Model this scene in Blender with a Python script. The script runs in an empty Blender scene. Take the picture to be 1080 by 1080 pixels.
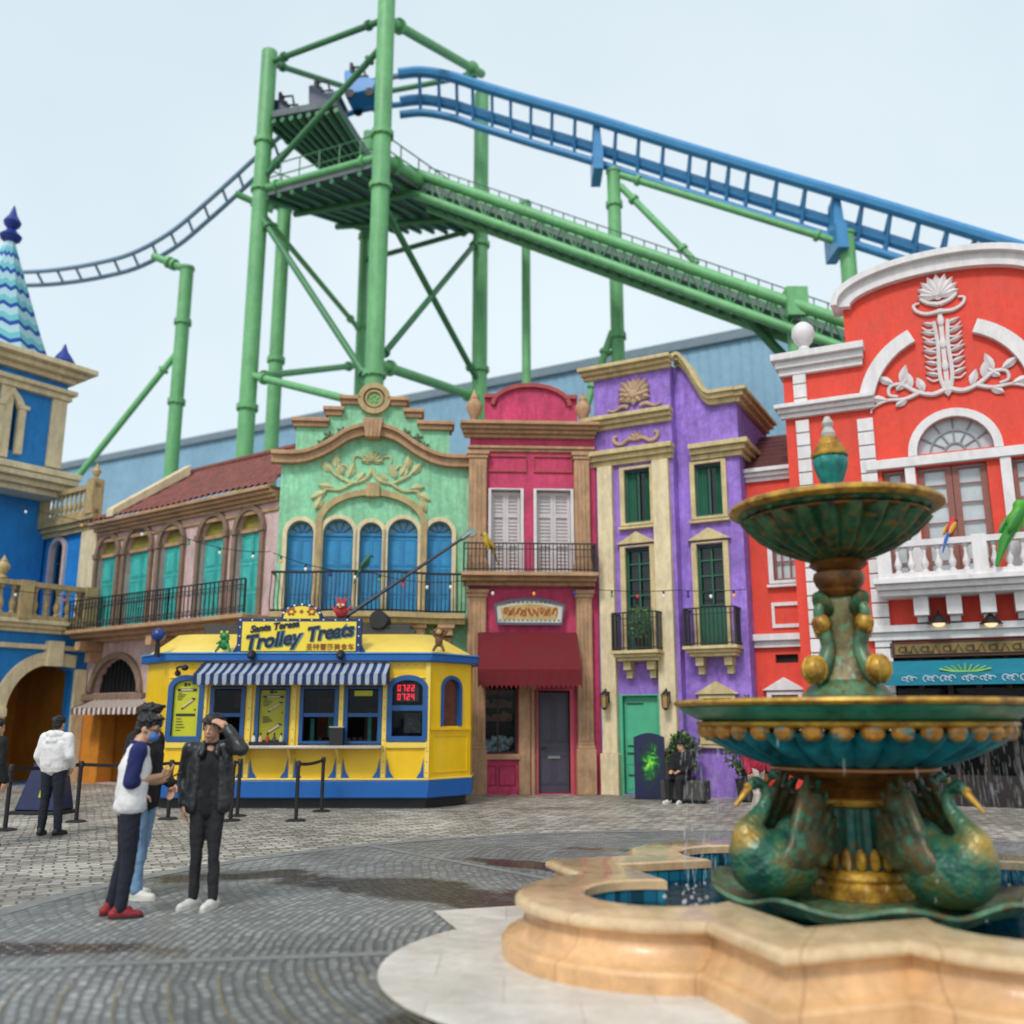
import bpy, math, random
from mathutils import Vector, Matrix
from mathutils.geometry import tessellate_polygon
random.seed(7)
R = math.radians
sc = bpy.context.scene
COL = sc.collection

# ------------------------------------------------------------------ camera, sky, sun, exposure
FPX, PITCH, EYE = 1000.0, math.atan(0.22), 1.63
cd = bpy.data.cameras.new("camera"); cam = bpy.data.objects.new("camera", cd); COL.objects.link(cam)
cam.location = (0, 0, EYE); cam.rotation_euler = (math.pi/2 + PITCH, 0, 0)
cd.sensor_width = 36; cd.lens = 36*FPX/1080; cd.clip_end = 2000
cd.dof.use_dof = True; cd.dof.focus_distance = 12.2; cd.dof.aperture_fstop = 0.6
sc.camera = cam
SUN_EL, SUN_AZ = R(48), R(205)        # azimuth of the sun measured clockwise from +Y
world = bpy.data.worlds.new("World"); sc.world = world; world.use_nodes = True
wt = world.node_tree; wt.nodes.clear()
def wn(t): return wt.nodes.new(t)
wo = wn('ShaderNodeOutputWorld'); bg = wn('ShaderNodeBackground'); sky = wn('ShaderNodeTexSky')
sky.sky_type = 'NISHITA'; sky.sun_disc = False; sky.sun_elevation = SUN_EL; sky.sun_rotation = SUN_AZ
sky.dust_density = 3.0; sky.air_density = 1.0; sky.ozone_density = 1.5
hs = wn('ShaderNodeHueSaturation'); hs.inputs['Saturation'].default_value = 0.24
mx = wn('ShaderNodeMix'); mx.data_type = 'RGBA'; mx.inputs[0].default_value = 0.62
cn = wn('ShaderNodeTexNoise'); cn.inputs['Scale'].default_value = 1.6; cn.inputs['Detail'].default_value = 4
cr = wn('ShaderNodeValToRGB'); cr.color_ramp.elements[0].position = .3; cr.color_ramp.elements[1].position = .75
cr.color_ramp.elements[0].color = (6.4, 8.1, 9.2, 1); cr.color_ramp.elements[1].color = (8.6, 9.85, 10.5, 1)
tcw = wn('ShaderNodeTexCoord')
wt.links.new(tcw.outputs['Generated'], cn.inputs['Vector']); wt.links.new(cn.outputs['Fac'], cr.inputs[0])
wt.links.new(sky.outputs[0], hs.inputs['Color']); wt.links.new(hs.outputs[0], mx.inputs[6])
wt.links.new(cr.outputs[0], mx.inputs[7]); wt.links.new(mx.outputs[2], bg.inputs[0])
bg.inputs[1].default_value = 0.105
wt.links.new(bg.outputs[0], wo.inputs[0])
sl = bpy.data.lights.new("sun", 'SUN'); sl.energy = 1.5; sl.angle = R(11); sl.color = (1, .96, .9)
sun = bpy.data.objects.new("sun", sl); COL.objects.link(sun)
sdir = Vector((math.sin(SUN_AZ)*math.cos(SUN_EL), math.cos(SUN_AZ)*math.cos(SUN_EL), math.sin(SUN_EL)))
sun.rotation_euler = sdir.to_track_quat('Z', 'Y').to_euler()
sc.view_settings.view_transform = 'Standard'; sc.view_settings.look = 'None'
sc.view_settings.exposure = 0.3; sc.view_settings.gamma = 1
sc.render.engine = 'CYCLES'

# ------------------------------------------------------------------ measuring helpers (a pixel of a 1080 photo -> a point)
CP, SP = math.cos(PITCH), math.sin(PITCH)
def ray(u, v):
    xc, yc = (u-540)/FPX, (540-v)/FPX
    return Vector((xc, CP - yc*SP, SP + yc*CP))
def gnd(u, v, z=0.0):
    d = ray(u, v); t = (z-EYE)/d.z; return Vector((d.x*t, d.y*t, z))
def atY(u, v, Y):
    d = ray(u, v); t = Y/d.y; return Vector((d.x*t, Y, EYE + d.z*t))
def uY(u, Y, z=0.0):
    t = Y*CP + (z-EYE)*SP; return Vector(((u-540)/FPX*t, Y, z))

# ------------------------------------------------------------------ materials
def lin(c):
    return tuple(((x/255.)/12.92 if x <= 10 else (((x/255.)+.055)/1.055)**2.4) for x in c)
MATS = {}
def mat(name, rgb, rough=.7, vary=.14, scale=1.3, bump=.25, bscale=30., grime=.0, metal=0., k=.85, gcol=(60,48,38), coat=0., spec=.5, stretch=(1,1,1)):
    if name in MATS: return MATS[name]
    m = bpy.data.materials.new(name); m.use_nodes = True; MATS[name] = m
    nt = m.node_tree; N = nt.nodes; L = nt.links
    b = N['Principled BSDF']; b.inputs['Roughness'].default_value = rough; b.inputs['Metallic'].default_value = metal
    b.inputs['Coat Weight'].default_value = coat; b.inputs['Specular IOR Level'].default_value = spec
    c = [x*k for x in lin(rgb)]
    tc = N.new('ShaderNodeTexCoord'); mp = N.new('ShaderNodeMapping'); mp.inputs['Scale'].default_value = stretch
    L.new(tc.outputs['Object'], mp.inputs[0])
    n1 = N.new('ShaderNodeTexNoise'); n1.inputs['Scale'].default_value = scale; n1.inputs['Detail'].default_value = 8; n1.inputs['Roughness'].default_value = .65
    L.new(mp.outputs[0], n1.inputs['Vector'])
    rp = N.new('ShaderNodeValToRGB'); rp.color_ramp.elements[0].position = .28; rp.color_ramp.elements[1].position = .72
    rp.color_ramp.elements[0].color = (*[x*(1-vary*1.6) for x in c], 1)
    rp.color_ramp.elements[1].color = (*[min(.92, x*(1+vary)+vary*.015) for x in c], 1)
    L.new(n1.outputs['Fac'], rp.inputs[0]); out = rp.outputs[0]
    if vary >= .1:                                  # finer blotches: worn and patched paint
        n5 = N.new('ShaderNodeTexNoise'); n5.inputs['Scale'].default_value = scale*5.3; n5.inputs['Detail'].default_value = 7; n5.inputs['Roughness'].default_value = .7; n5.inputs['Distortion'].default_value = .5
        L.new(mp.outputs[0], n5.inputs['Vector']); r5 = N.new('ShaderNodeValToRGB'); r5.color_ramp.elements[0].position = .35; r5.color_ramp.elements[1].position = .7
        a_ = 1-vary*.9; b_ = 1+vary*.55; r5.color_ramp.elements[0].color = (a_,a_,a_,1); r5.color_ramp.elements[1].color = (b_,b_,b_,1); L.new(n5.outputs['Fac'], r5.inputs[0])
        m5 = N.new('ShaderNodeMix'); m5.data_type = 'RGBA'; m5.blend_type = 'MULTIPLY'; m5.inputs[0].default_value = 1; L.new(out, m5.inputs[6]); L.new(r5.outputs[0], m5.inputs[7]); out = m5.outputs[2]
    if grime > 0:
        mp2 = N.new('ShaderNodeMapping'); mp2.inputs['Scale'].default_value = (2.7, 2.7, .7); L.new(tc.outputs['Object'], mp2.inputs[0])
        n2 = N.new('ShaderNodeTexNoise'); n2.inputs['Scale'].default_value = 2.2; n2.inputs['Detail'].default_value = 9; n2.inputs['Roughness'].default_value = .72
        L.new(mp2.outputs[0], n2.inputs['Vector'])
        r2 = N.new('ShaderNodeValToRGB'); r2.color_ramp.elements[0].position = .44; r2.color_ramp.elements[1].position = .76
        r2.color_ramp.elements[0].color = (0,0,0,1); r2.color_ramp.elements[1].color = (grime,)*3+(1,)
        L.new(n2.outputs['Fac'], r2.inputs[0])
        mm = N.new('ShaderNodeMix'); mm.data_type = 'RGBA'; L.new(r2.outputs[0], mm.inputs[0]); L.new(out, mm.inputs[6])
        mm.inputs[7].default_value = (*lin(gcol), 1); out = mm.outputs[2]
    L.new(out, b.inputs['Base Color'])
    if bump > 0:
        n3 = N.new('ShaderNodeTexNoise'); n3.inputs['Scale'].default_value = bscale; n3.inputs['Detail'].default_value = 6
        L.new(mp.outputs[0], n3.inputs['Vector'])
        bp = N.new('ShaderNodeBump'); bp.inputs['Strength'].default_value = bump; bp.inputs['Distance'].default_value = .02
        L.new(n3.outputs['Fac'], bp.inputs['Height']); L.new(bp.outputs[0], b.inputs['Normal'])
        rr = N.new('ShaderNodeMapRange'); rr.inputs[1].default_value = .3; rr.inputs[2].default_value = .7
        rr.inputs[3].default_value = max(.02, rough-.1); rr.inputs[4].default_value = min(1, rough+.1)
        L.new(n1.outputs['Fac'], rr.inputs[0]); L.new(rr.outputs[0], b.inputs['Roughness'])
    return m
def joints(m, w, h, dark=.62, polar=0, mortar=.006):
    """cut the joints between stone blocks into a material"""
    nt = m.node_tree; N, L = nt.nodes, nt.links; b = N['Principled BSDF']; src = b.inputs['Base Color'].links[0].from_socket
    tc = N.new('ShaderNodeTexCoord'); br = N.new('ShaderNodeTexBrick'); br.inputs['Scale'].default_value = 1; br.inputs['Brick Width'].default_value = w; br.inputs['Row Height'].default_value = h
    br.inputs['Mortar Size'].default_value = mortar; br.inputs['Color1'].default_value = (1,1,1,1); br.inputs['Color2'].default_value = (.88,.86,.84,1); br.inputs['Mortar'].default_value = (dark,dark*.93,dark*.86,1); br.inputs['Mortar Smooth'].default_value = .3
    if polar:
        sp = N.new('ShaderNodeSeparateXYZ'); L.new(tc.outputs['Object'], sp.inputs[0]); at = N.new('ShaderNodeMath'); at.operation = 'ARCTAN2'; L.new(sp.outputs[1], at.inputs[0]); L.new(sp.outputs[0], at.inputs[1])
        ml = N.new('ShaderNodeMath'); ml.operation = 'MULTIPLY'; ml.inputs[1].default_value = polar; L.new(at.outputs[0], ml.inputs[0]); cv = N.new('ShaderNodeCombineXYZ'); L.new(ml.outputs[0], cv.inputs[0]); cv.inputs[1].default_value = h*.5; L.new(cv.outputs[0], br.inputs['Vector'])
    else: L.new(tc.outputs['Object'], br.inputs['Vector'])
    mm = N.new('ShaderNodeMix'); mm.data_type = 'RGBA'; mm.blend_type = 'MULTIPLY'; mm.inputs[0].default_value = 1; L.new(src, mm.inputs[6]); L.new(br.outputs[0], mm.inputs[7]); L.new(mm.outputs[2], b.inputs['Base Color'])
def glow(name, rgb, strength):
    if name in MATS: return MATS[name]
    m = bpy.data.materials.new(name); m.use_nodes = True; MATS[name] = m
    b = m.node_tree.nodes['Principled BSDF']; b.inputs['Base Color'].default_value = (*lin(rgb), 1)
    b.inputs['Emission Color'].default_value = (*lin(rgb), 1); b.inputs['Emission Strength'].default_value = strength
    return m
def glass(name, rgb, rough=.06, alpha=.35):
    if name in MATS: return MATS[name]
    m = bpy.data.materials.new(name); m.use_nodes = True; MATS[name] = m
    nt = m.node_tree; b = nt.nodes['Principled BSDF']; b.inputs['Base Color'].default_value = (*lin(rgb), 1)
    b.inputs['Roughness'].default_value = rough; b.inputs['Alpha'].default_value = alpha; b.inputs['Specular IOR Level'].default_value = .4
    return m
def two_tone(name, ca, cb, scale, lo, hi, rough=.4, metal=0., bump=.3, bscale=25, k=.8, zgrad=None, cc=None):
    """weathered paint: two colours broken up by noise; a third colour rubbed over the high spots"""
    if name in MATS: return MATS[name]
    m = bpy.data.materials.new(name); m.use_nodes = True; MATS[name] = m
    nt = m.node_tree; N = nt.nodes; L = nt.links; b = N['Principled BSDF']
    b.inputs['Roughness'].default_value = rough; b.inputs['Metallic'].default_value = metal
    tc = N.new('ShaderNodeTexCoord'); n1 = N.new('ShaderNodeTexNoise'); n1.inputs['Scale'].default_value = scale
    n1.inputs['Detail'].default_value = 9; n1.inputs['Roughness'].default_value = .7; L.new(tc.outputs['Object'], n1.inputs['Vector'])
    rp = N.new('ShaderNodeValToRGB'); rp.color_ramp.elements[0].position = lo; rp.color_ramp.elements[1].position = hi
    rp.color_ramp.elements[0].color = (*[x*k for x in lin(ca)], 1); rp.color_ramp.elements[1].color = (*[x*k for x in lin(cb)], 1)
    L.new(n1.outputs['Fac'], rp.inputs[0]); out = rp.outputs[0]
    if cc:
        n4 = N.new('ShaderNodeTexNoise'); n4.inputs['Scale'].default_value = scale*2.7; n4.inputs['Detail'].default_value = 8
        L.new(tc.outputs['Object'], n4.inputs['Vector'])
        r4 = N.new('ShaderNodeValToRGB'); r4.color_ramp.elements[0].position = .52; r4.color_ramp.elements[1].position = .66; L.new(n4.outputs['Fac'], r4.inputs[0])
        mm = N.new('ShaderNodeMix'); mm.data_type = 'RGBA'; L.new(r4.outputs[0], mm.inputs[0]); L.new(out, mm.inputs[6])
        mm.inputs[7].default_value = (*[x*k for x in lin(cc)], 1); out = mm.outputs[2]
    L.new(out, b.inputs['Base Color'])
    n3 = N.new('ShaderNodeTexNoise'); n3.inputs['Scale'].default_value = bscale; n3.inputs['Detail'].default_value = 5; L.new(tc.outputs['Object'], n3.inputs['Vector'])
    bp = N.new('ShaderNodeBump'); bp.inputs['Strength'].default_value = bump; bp.inputs['Distance'].default_value = .01
    L.new(n3.outputs['Fac'], bp.inputs['Height']); L.new(bp.outputs[0], b.inputs['Normal'])
    return m

# ------------------------------------------------------------------ mesh builder
class MB:
    def __init__(s): s.v = []; s.f = []
    def add(s, vs, fs):
        o = len(s.v); s.v += [tuple(p) for p in vs]; s.f += [tuple(i+o for i in f) for f in fs]; return s
    def box(s, x0, x1, y0, y1, z0, z1):
        if x0 > x1: x0, x1 = x1, x0
        if y0 > y1: y0, y1 = y1, y0
        if z0 > z1: z0, z1 = z1, z0
        return s.add([(x0,y0,z0),(x1,y0,z0),(x1,y1,z0),(x0,y1,z0),(x0,y0,z1),(x1,y0,z1),(x1,y1,z1),(x0,y1,z1)],
                     [(0,3,2,1),(4,5,6,7),(0,1,5,4),(1,2,6,5),(2,3,7,6),(3,0,4,7)])
    def prism(s, pts, y0, y1):                       # polygon in xz, extruded in y
        a = sum(pts[i][0]*pts[(i+1) % len(pts)][1]-pts[(i+1) % len(pts)][0]*pts[i][1] for i in range(len(pts)))
        if a < 0: pts = pts[::-1]
        n = len(pts)
        return s.add([(x, y0, z) for x, z in pts]+[(x, y1, z) for x, z in pts],
                     [tuple(range(n)), tuple(range(2*n-1, n-1, -1))]+[(i, i+n, (i+1) % n+n, (i+1) % n) for i in range(n)])
    def slab(s, pts, z0, z1):                        # polygon in xy, extruded in z
        a = sum(pts[i][0]*pts[(i+1) % len(pts)][1]-pts[(i+1) % len(pts)][0]*pts[i][1] for i in range(len(pts)))
        if a < 0: pts = pts[::-1]
        n = len(pts)
        return s.add([(x, y, z1) for x, y in pts]+[(x, y, z0) for x, y in pts],
                     [tuple(range(n)), tuple(range(2*n-1, n-1, -1))]+[(i, i+n, (i+1) % n+n, (i+1) % n) for i in range(n)])
    def wall(s, outer, holes, y0, y1):               # polygon with openings
        loops = [outer]+holes
        flat = [p for l in loops for p in l]
        tris = tessellate_polygon([[Vector((x, z, 0)) for x, z in l] for l in loops])
        n = len(flat); vs = [(x, y0, z) for x, z in flat]+[(x, y1, z) for x, z in flat]; fs = []
        for t in tris:
            a, b, c = [flat[i] for i in t]
            cr_ = (b[0]-a[0])*(c[1]-a[1])-(b[1]-a[1])*(c[0]-a[0])
            t = tuple(t) if cr_ > 0 else tuple(t)[::-1]
            fs.append(t); fs.append(tuple(i+n for i in t[::-1]))
        o = 0
        for li, l in enumerate(loops):
            m = len(l); ar = sum(l[i][0]*l[(i+1) % m][1]-l[(i+1) % m][0]*l[i][1] for i in range(m))
            for i in range(m):
                a, b = o+i, o+(i+1) % m
                q = (a, a+n, b+n, b)
                if (ar < 0) != (li > 0): q = q[::-1]
                fs.append(q)
            o += m
        return s.add(vs, fs)
    def band(s, path, w, y0, y1, closed=False, prof=None):
        """moulding that follows a path of (x,z), width w across the path"""
        n = len(path); L_, R_ = [], []
        for i, (x, z) in enumerate(path):
            a = path[(i-1) % n] if (i > 0 or closed) else path[i]; b = path[(i+1) % n] if (i < n-1 or closed) else path[i]
            dx, dz = b[0]-a[0], b[1]-a[1]; l = math.hypot(dx, dz) or 1
            nx, nz = -dz/l*w/2, dx/l*w/2
            L_.append((x+nx, z+nz)); R_.append((x-nx, z-nz))
        vs = [(x, y0, z) for x, z in L_]+[(x, y0, z) for x, z in R_]+[(x, y1, z) for x, z in L_]+[(x, y1, z) for x, z in R_]
        fs = []
        for i in range(n if closed else n-1):
            j = (i+1) % n
            fs += [(i, i+n, j+n, j), (i+2*n, j+2*n, j+3*n, i+3*n), (i, j, j+2*n, i+2*n), (i+n, i+3*n, j+3*n, j+n)]
        if not closed: fs += [(0, 2*n, 3*n, n), (n-1, 2*n-1, 4*n-1, 3*n-1)]
        return s.add(vs, fs)
    def tube(s, pts, r, n=8, closed=False, cap=True):
        pts = [Vector(p) for p in pts]; m = len(pts); rs = r if isinstance(r, (list, tuple)) else [r]*m
        vs, fs = [], []; up = None
        for i, p in enumerate(pts):
            a = pts[(i-1) % m] if (i > 0 or closed) else p; b = pts[(i+1) % m] if (i < m-1 or closed) else p
            t = (b-a).normalized()
            if up is None:
                up = Vector((0,0,1)) if abs(t.z) < .9 else Vector((0,1,0))
            u = (up - t*up.dot(t))
            if u.length < 1e-5: u = t.orthogonal()
            u.normalize(); w = t.cross(u); up = u
            for k in range(n):
                q = 2*math.pi*k/n; vs.append(p+(u*math.cos(q)+w*math.sin(q))*rs[i])
        for i in range(m if closed else m-1):
            j = (i+1) % m
            for k in range(n):
                l = (k+1) % n; fs.append((i*n+k, i*n+l, j*n+l, j*n+k))
        if cap and not closed: fs += [tuple(range(n))[::-1], tuple((m-1)*n+k for k in range(n))]
        return s.add(vs, fs)
    def lathe(s, prof, n=32, c=(0,0,0), mod=None, sx=1., sy=1.):
        vs, fs = [], []; m = len(prof)
        for i, p in enumerate(prof):
            for k in range(n):
                q = 2*math.pi*k/n; r = p[0]
                if mod: r = mod(i, r, q)
                vs.append((c[0]+r*math.cos(q)*sx, c[1]+r*math.sin(q)*sy, c[2]+p[1]))
        for i in range(m-1):
            for k in range(n):
                l = (k+1) % n; fs.append((i*n+k, i*n+l, (i+1)*n+l, (i+1)*n+k))
        fs += [tuple(range(n))[::-1], tuple((m-1)*n+k for k in range(n))]
        return s.add(vs, fs)
    def ell(s, c, r, n=14, m=8, rot=None):
        r = r if isinstance(r, (list, tuple)) else (r, r, r)
        M = rot or Matrix.Identity(3); c = Vector(c); vs = []; fs = []
        for i in range(1, m):
            a = math.pi*i/m
            for k in range(n):
                q = 2*math.pi*k/n
                vs.append(c+M @ Vector((r[0]*math.sin(a)*math.cos(q), r[1]*math.sin(a)*math.sin(q), -r[2]*math.cos(a))))
        b = len(vs); vs += [c+M @ Vector((0,0,-r[2])), c+M @ Vector((0,0,r[2]))]
        for i in range(m-2):
            for k in range(n):
                l = (k+1) % n; fs.append((i*n+k, i*n+l, (i+1)*n+l, (i+1)*n+k))
        for k in range(n):
            l = (k+1) % n; fs += [(b, l, k), (b+1, (m-2)*n+k, (m-2)*n+l)]
        return s.add(vs, fs)
    def cap(s, p, q, r1, r2, n=12):                  # tapered limb with round ends
        p, q = Vector(p), Vector(q); d = q-p; L_ = d.length
        if L_ < 1e-5: return s.ell(p, r1)
        t = d/L_; pts, rs = [], []
        for a in (-.98, -.8, -.5, 0): pts.append(p+t*r1*a); rs.append(r1*math.sqrt(1-a*a))
        for a in (.0, .5, .8, .98): pts.append(q+t*r2*a); rs.append(r2*math.sqrt(1-a*a))
        return s.tube(pts, rs, n)
    def grid(s, fn, nu, nv):
        vs = [fn(i/nu, j/nv) for j in range(nv+1) for i in range(nu+1)]
        return s.add(vs, [(j*(nu+1)+i, j*(nu+1)+i+1, (j+1)*(nu+1)+i+1, (j+1)*(nu+1)+i) for j in range(nv) for i in range(nu)])
    def xf(s, M):
        s.v = [tuple(M @ Vector(p)) for p in s.v]; return s
    def mesh(s, name, m, smooth=True, ang=38):
        me = bpy.data.meshes.new(name); me.from_pydata(s.v, [], s.f); me.update()
        if m: me.materials.append(m)
        if smooth:
            me.polygons.foreach_set('use_smooth', [True]*len(me.polygons)); me.set_sharp_from_angle(angle=R(ang))
        return me
    def build(s, name, m, parent=None, bevel=0., smooth=True, remesh=0., relax=4, loc=None, ang=38):
        o = bpy.data.objects.new(name, s.mesh(name, m, smooth, ang if not remesh else 180)); COL.objects.link(o)
        if parent: o.parent = parent
        if loc: o.location = loc
        if bevel:
            b = o.modifiers.new('bevel', 'BEVEL'); b.width = bevel; b.segments = 2; b.limit_method = 'ANGLE'; b.angle_limit = R(40)
        if remesh:
            r_ = o.modifiers.new('remesh', 'REMESH'); r_.mode = 'VOXEL'; r_.voxel_size = remesh; r_.use_smooth_shade = True
            if relax:
                q = o.modifiers.new('smooth', 'SMOOTH'); q.factor = .5; q.iterations = relax
        return o
def tag(o, label=None, cat=None, group=None, kind=None):
    if label: o['label'] = label
    if cat: o['category'] = cat
    if group: o['group'] = group
    if kind: o['kind'] = kind
    return o
def thing(name, label, cat, loc=(0,0,0), rz=0., group=None):
    o = bpy.data.objects.new(name, None); COL.objects.link(o); o.empty_display_size = .2
    o.location = loc; o.rotation_euler = (0, 0, rz); return tag(o, label, cat, group)
def copy_tree(o, parent=None):
    c = o.copy(); COL.objects.link(c)
    if parent: c.parent = parent
    for ch in list(o.children): copy_tree(ch, c)
    return c
def arch(xc, w, z0, zs, rise=None, n=14):            # round-headed outline, anticlockwise
    rise = w/2 if rise is None else rise
    return [(xc-w/2, z0), (xc+w/2, z0)]+[(xc+w/2*math.cos(math.pi*i/n), zs+rise*math.sin(math.pi*i/n)) for i in range(n+1)]
def archpath(xc, w, z0, zs, rise=None, n=18):
    rise = w/2 if rise is None else rise
    return [(xc-w/2, z0)]+[(xc-w/2*math.cos(math.pi*i/n), zs+rise*math.sin(math.pi*i/n)) for i in range(n+1)]+[(xc+w/2, z0)]
def rect(x0, x1, z0, z1): return [(x0, z0), (x1, z0), (x1, z1), (x0, z1)]
def spline(P, n=8):                                  # Catmull-Rom through points of any dimension
    P = [tuple(p) for p in P]; Q = [P[0]]+P+[P[-1]]; out = []
    for i in range(1, len(Q)-2):
        for k in range(n):
            t = k/n
            out.append(tuple(.5*((2*b)+(c-a)*t+(2*a-5*b+4*c-d)*t*t+(3*b-a-3*c+d)*t**3) for a, b, c, d in zip(Q[i-1], Q[i], Q[i+1], Q[i+2])))
    out.append(P[-1]); return out
def text(body, size, m, parent, name='lettering', loc=(0,0,0), rot=(math.pi/2,0,0), shear=0., bold=0., ext=.006, align='CENTER', sx=1., spacing=1.):
    c = bpy.data.curves.new(name, 'FONT'); c.body = body; c.size = size; c.shear = shear; c.bevel_depth = bold; c.bevel_resolution = 1; c.extrude = ext
    c.align_x = align; c.align_y = 'CENTER'; c.space_character = spacing; c.resolution_u = 3
    t = bpy.data.objects.new(name, c); COL.objects.link(t); bpy.context.view_layer.update()
    me = bpy.data.meshes.new_from_object(t.evaluated_get(bpy.context.evaluated_depsgraph_get()))
    bpy.data.objects.remove(t); bpy.data.curves.remove(c); me.name = name
    me.materials.clear(); me.materials.append(m)
    o = bpy.data.objects.new(name, me); COL.objects.link(o); o.parent = parent; o.location = loc; o.rotation_euler = rot; o.scale = (sx, 1, 1)
    return o

class Facade:
    """a street front: local x runs left to right along it, y goes into the building, z up"""
    def __init__(s, name, label, cat, P0, ang, group=None):
        s.P = Vector((P0[0], P0[1], 0)); s.a = ang; s.d = Vector((math.cos(ang), math.sin(ang), 0)); s.n = Vector((-math.sin(ang), math.cos(ang), 0))
        s.root = thing(name, label, cat, s.P, ang, group)
    def p(s, u, v, out=0.):
        r = ray(u, v); o = s.P - s.n*out - Vector((0, 0, EYE))
        t = o.dot(s.n)/r.dot(s.n); q = r*t; w = q+Vector((0, 0, EYE))-s.P
        return (w.dot(s.d), w.z)
    def x(s, u, v, out=0.): return s.p(u, v, out)[0]
    def z(s, u, v, out=0.): return s.p(u, v, out)[1]
    def pts(s, L, out=0.): return [s.p(u, v, out) for u, v in L]
    def width_to(s, u, v=760): return s.x(u, v)
    def world(s, x, out, z): return s.P+s.d*x-s.n*out+Vector((0, 0, z))
# ------------------------------------------------------------------ palette
CREAM = mat('cream_stone', (244,224,182), .75, .1, 2, .2, 40, grime=.4, k=.85)
TAN = mat('tan_stone', (202,160,122), .75, .16, 2, .3, 35, grime=.5, gcol=(70,48,34))
OCHRE = mat('ochre_trim', (204,178,126), .7, .16, 3, .25, 40, grime=.55, gcol=(78,62,42))
WHITE = mat('white_trim', (240,234,234), .6, .08, 2, .1, 40, grime=.3, gcol=(120,112,108))
BLUEW = mat('blue_stucco', (26,140,220), .7, .14, 1.5, .25, 30, grime=.3, gcol=(8,50,100))
GREENW = mat('green_stucco', (160,232,188), .8, .2, 1.2, .5, 26, grime=.75, gcol=(104,140,84))
BEIGEW = mat('beige_stucco', (224,192,190), .8, .16, 1.2, .4, 26, grime=.6, gcol=(128,104,96))
PINKW = mat('pink_stucco', (220,72,114), .8, .2, 1.4, .45, 26, grime=.6, gcol=(110,24,48))
PURPW = mat('purple_stucco', (172,132,228), .8, .24, 1.3, .5, 24, grime=.7, gcol=(84,56,134))
REDW = mat('red_stucco', (244,76,54), .7, .11, 1.2, .25, 30, grime=.35, gcol=(170,30,24))
ORANGEW = mat('orange_stucco', (222,140,40), .8, .15, 1.2, .3, 26, grime=.3, gcol=(120,70,24))
IRON = mat('wrought_iron', (38,34,36), .5, .15, 6, .1, 60)
TURQ = mat('turquoise_door', (74,198,190), .55, .14, 3, .15, 30, grime=.35, gcol=(30,90,88))
BLUED = mat('blue_door', (52,154,212), .55, .12, 3, .15, 30, grime=.3, gcol=(20,66,120))
SHUTW = mat('white_shutter', (216,206,206), .6, .08, 3, .1, 30, grime=.3, gcol=(120,106,106))
GREEND = mat('green_paint', (84,188,146), .5, .08, 2, .1, 30, grime=.12, gcol=(30,100,74))
DKGREEN = mat('dark_green_paint', (34,104,78), .5, .12, 3, .1, 30)
BROWNF = mat('brown_window_frame', (150,92,80), .55, .12, 4, .15, 30)
PANE = mat('pale_pane', (205,212,216), .18, .1, 1.2, 0, 10)
DKPANE = mat('dark_pane', (30,34,38), .08, .3, 1.5, 0, 10)
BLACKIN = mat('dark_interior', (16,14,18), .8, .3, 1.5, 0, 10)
WOODDK = mat('dark_wood', (72,44,34), .6, .2, 4, .2, 30, stretch=(1,1,.2))
GOLD = mat('gold_paint', (216,170,52), .42, .22, 6, .2, 40, metal=.25, grime=.4, gcol=(96,64,22))
TILE = mat('roof_tile', (146,80,70), .75, .3, 3.5, .3, 30, grime=.55, gcol=(62,34,30))
TILED = mat('dark_roof_tile', (104,48,48), .7, .25, 3, .3, 30)
RIVB = mat('sign_blue', (16,52,108), .5, .1, 4, .05, 30)

# ------------------------------------------------------------------ builders shared by the street fronts
def panel_door(x0, x1, z0, z1, y, rows=((.06,.30),(.36,.66),(.72,.94)), cols=2, split=True, th=.05):
    """a double door leaf with raised fielded panels"""
    b = MB(); b.box(x0, x1, y, y+th, z0, z1); w = x1-x0; h = z1-z0
    g = w*.05
    for c in range(cols):
        a0 = x0+w*c/cols+g; a1 = x0+w*(c+1)/cols-g
        for r0, r1 in rows:
            zz0, zz1 = z0+h*r0, z0+h*r1
            b.band([(a0, zz0), (a1, zz0), (a1, zz1), (a0, zz1)], .022, y-.014, y+.006, closed=True)
            b.box(a0+.035, a1-.035, y-.010, y+.01, zz0+.035, zz1-.035)
    if split and cols == 2: b.box((x0+x1)/2-.012, (x0+x1)/2+.012, y-.02, y+.01, z0, z1)
    return b
def louvre_door(x0, x1, z0, z1, y, n=22):
    b = MB(); b.box(x0, x1, y+.03, y+.06, z0, z1)
    w = x1-x0
    for c in range(2):
        a0 = x0+w*c/2; a1 = a0+w/2
        b.box(a0+.002, a0+.07, y-.012, y+.03, z0, z1); b.box(a1-.07, a1-.002, y-.012, y+.03, z0, z1)
        for q in (0, .36, .72, 1): b.box(a0+.07, a1-.07, y-.01, y+.03, z0+(z1-z0-.09)*q, z0+(z1-z0-.09)*q+.09)
        for i in range(n):
            zz = z0+.08+(z1-z0-.16)*i/n
            b.add([(a0+.07, y+.03, zz), (a1-.07, y+.03, zz), (a1-.07, y+.004, zz+.02), (a0+.07, y+.004, zz+.02), (a0+.07, y+.03, zz+.035), (a1-.07, y+.03, zz+.035)],
                  [(0,1,2,3), (3,2,5,4)])
    return b
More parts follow.
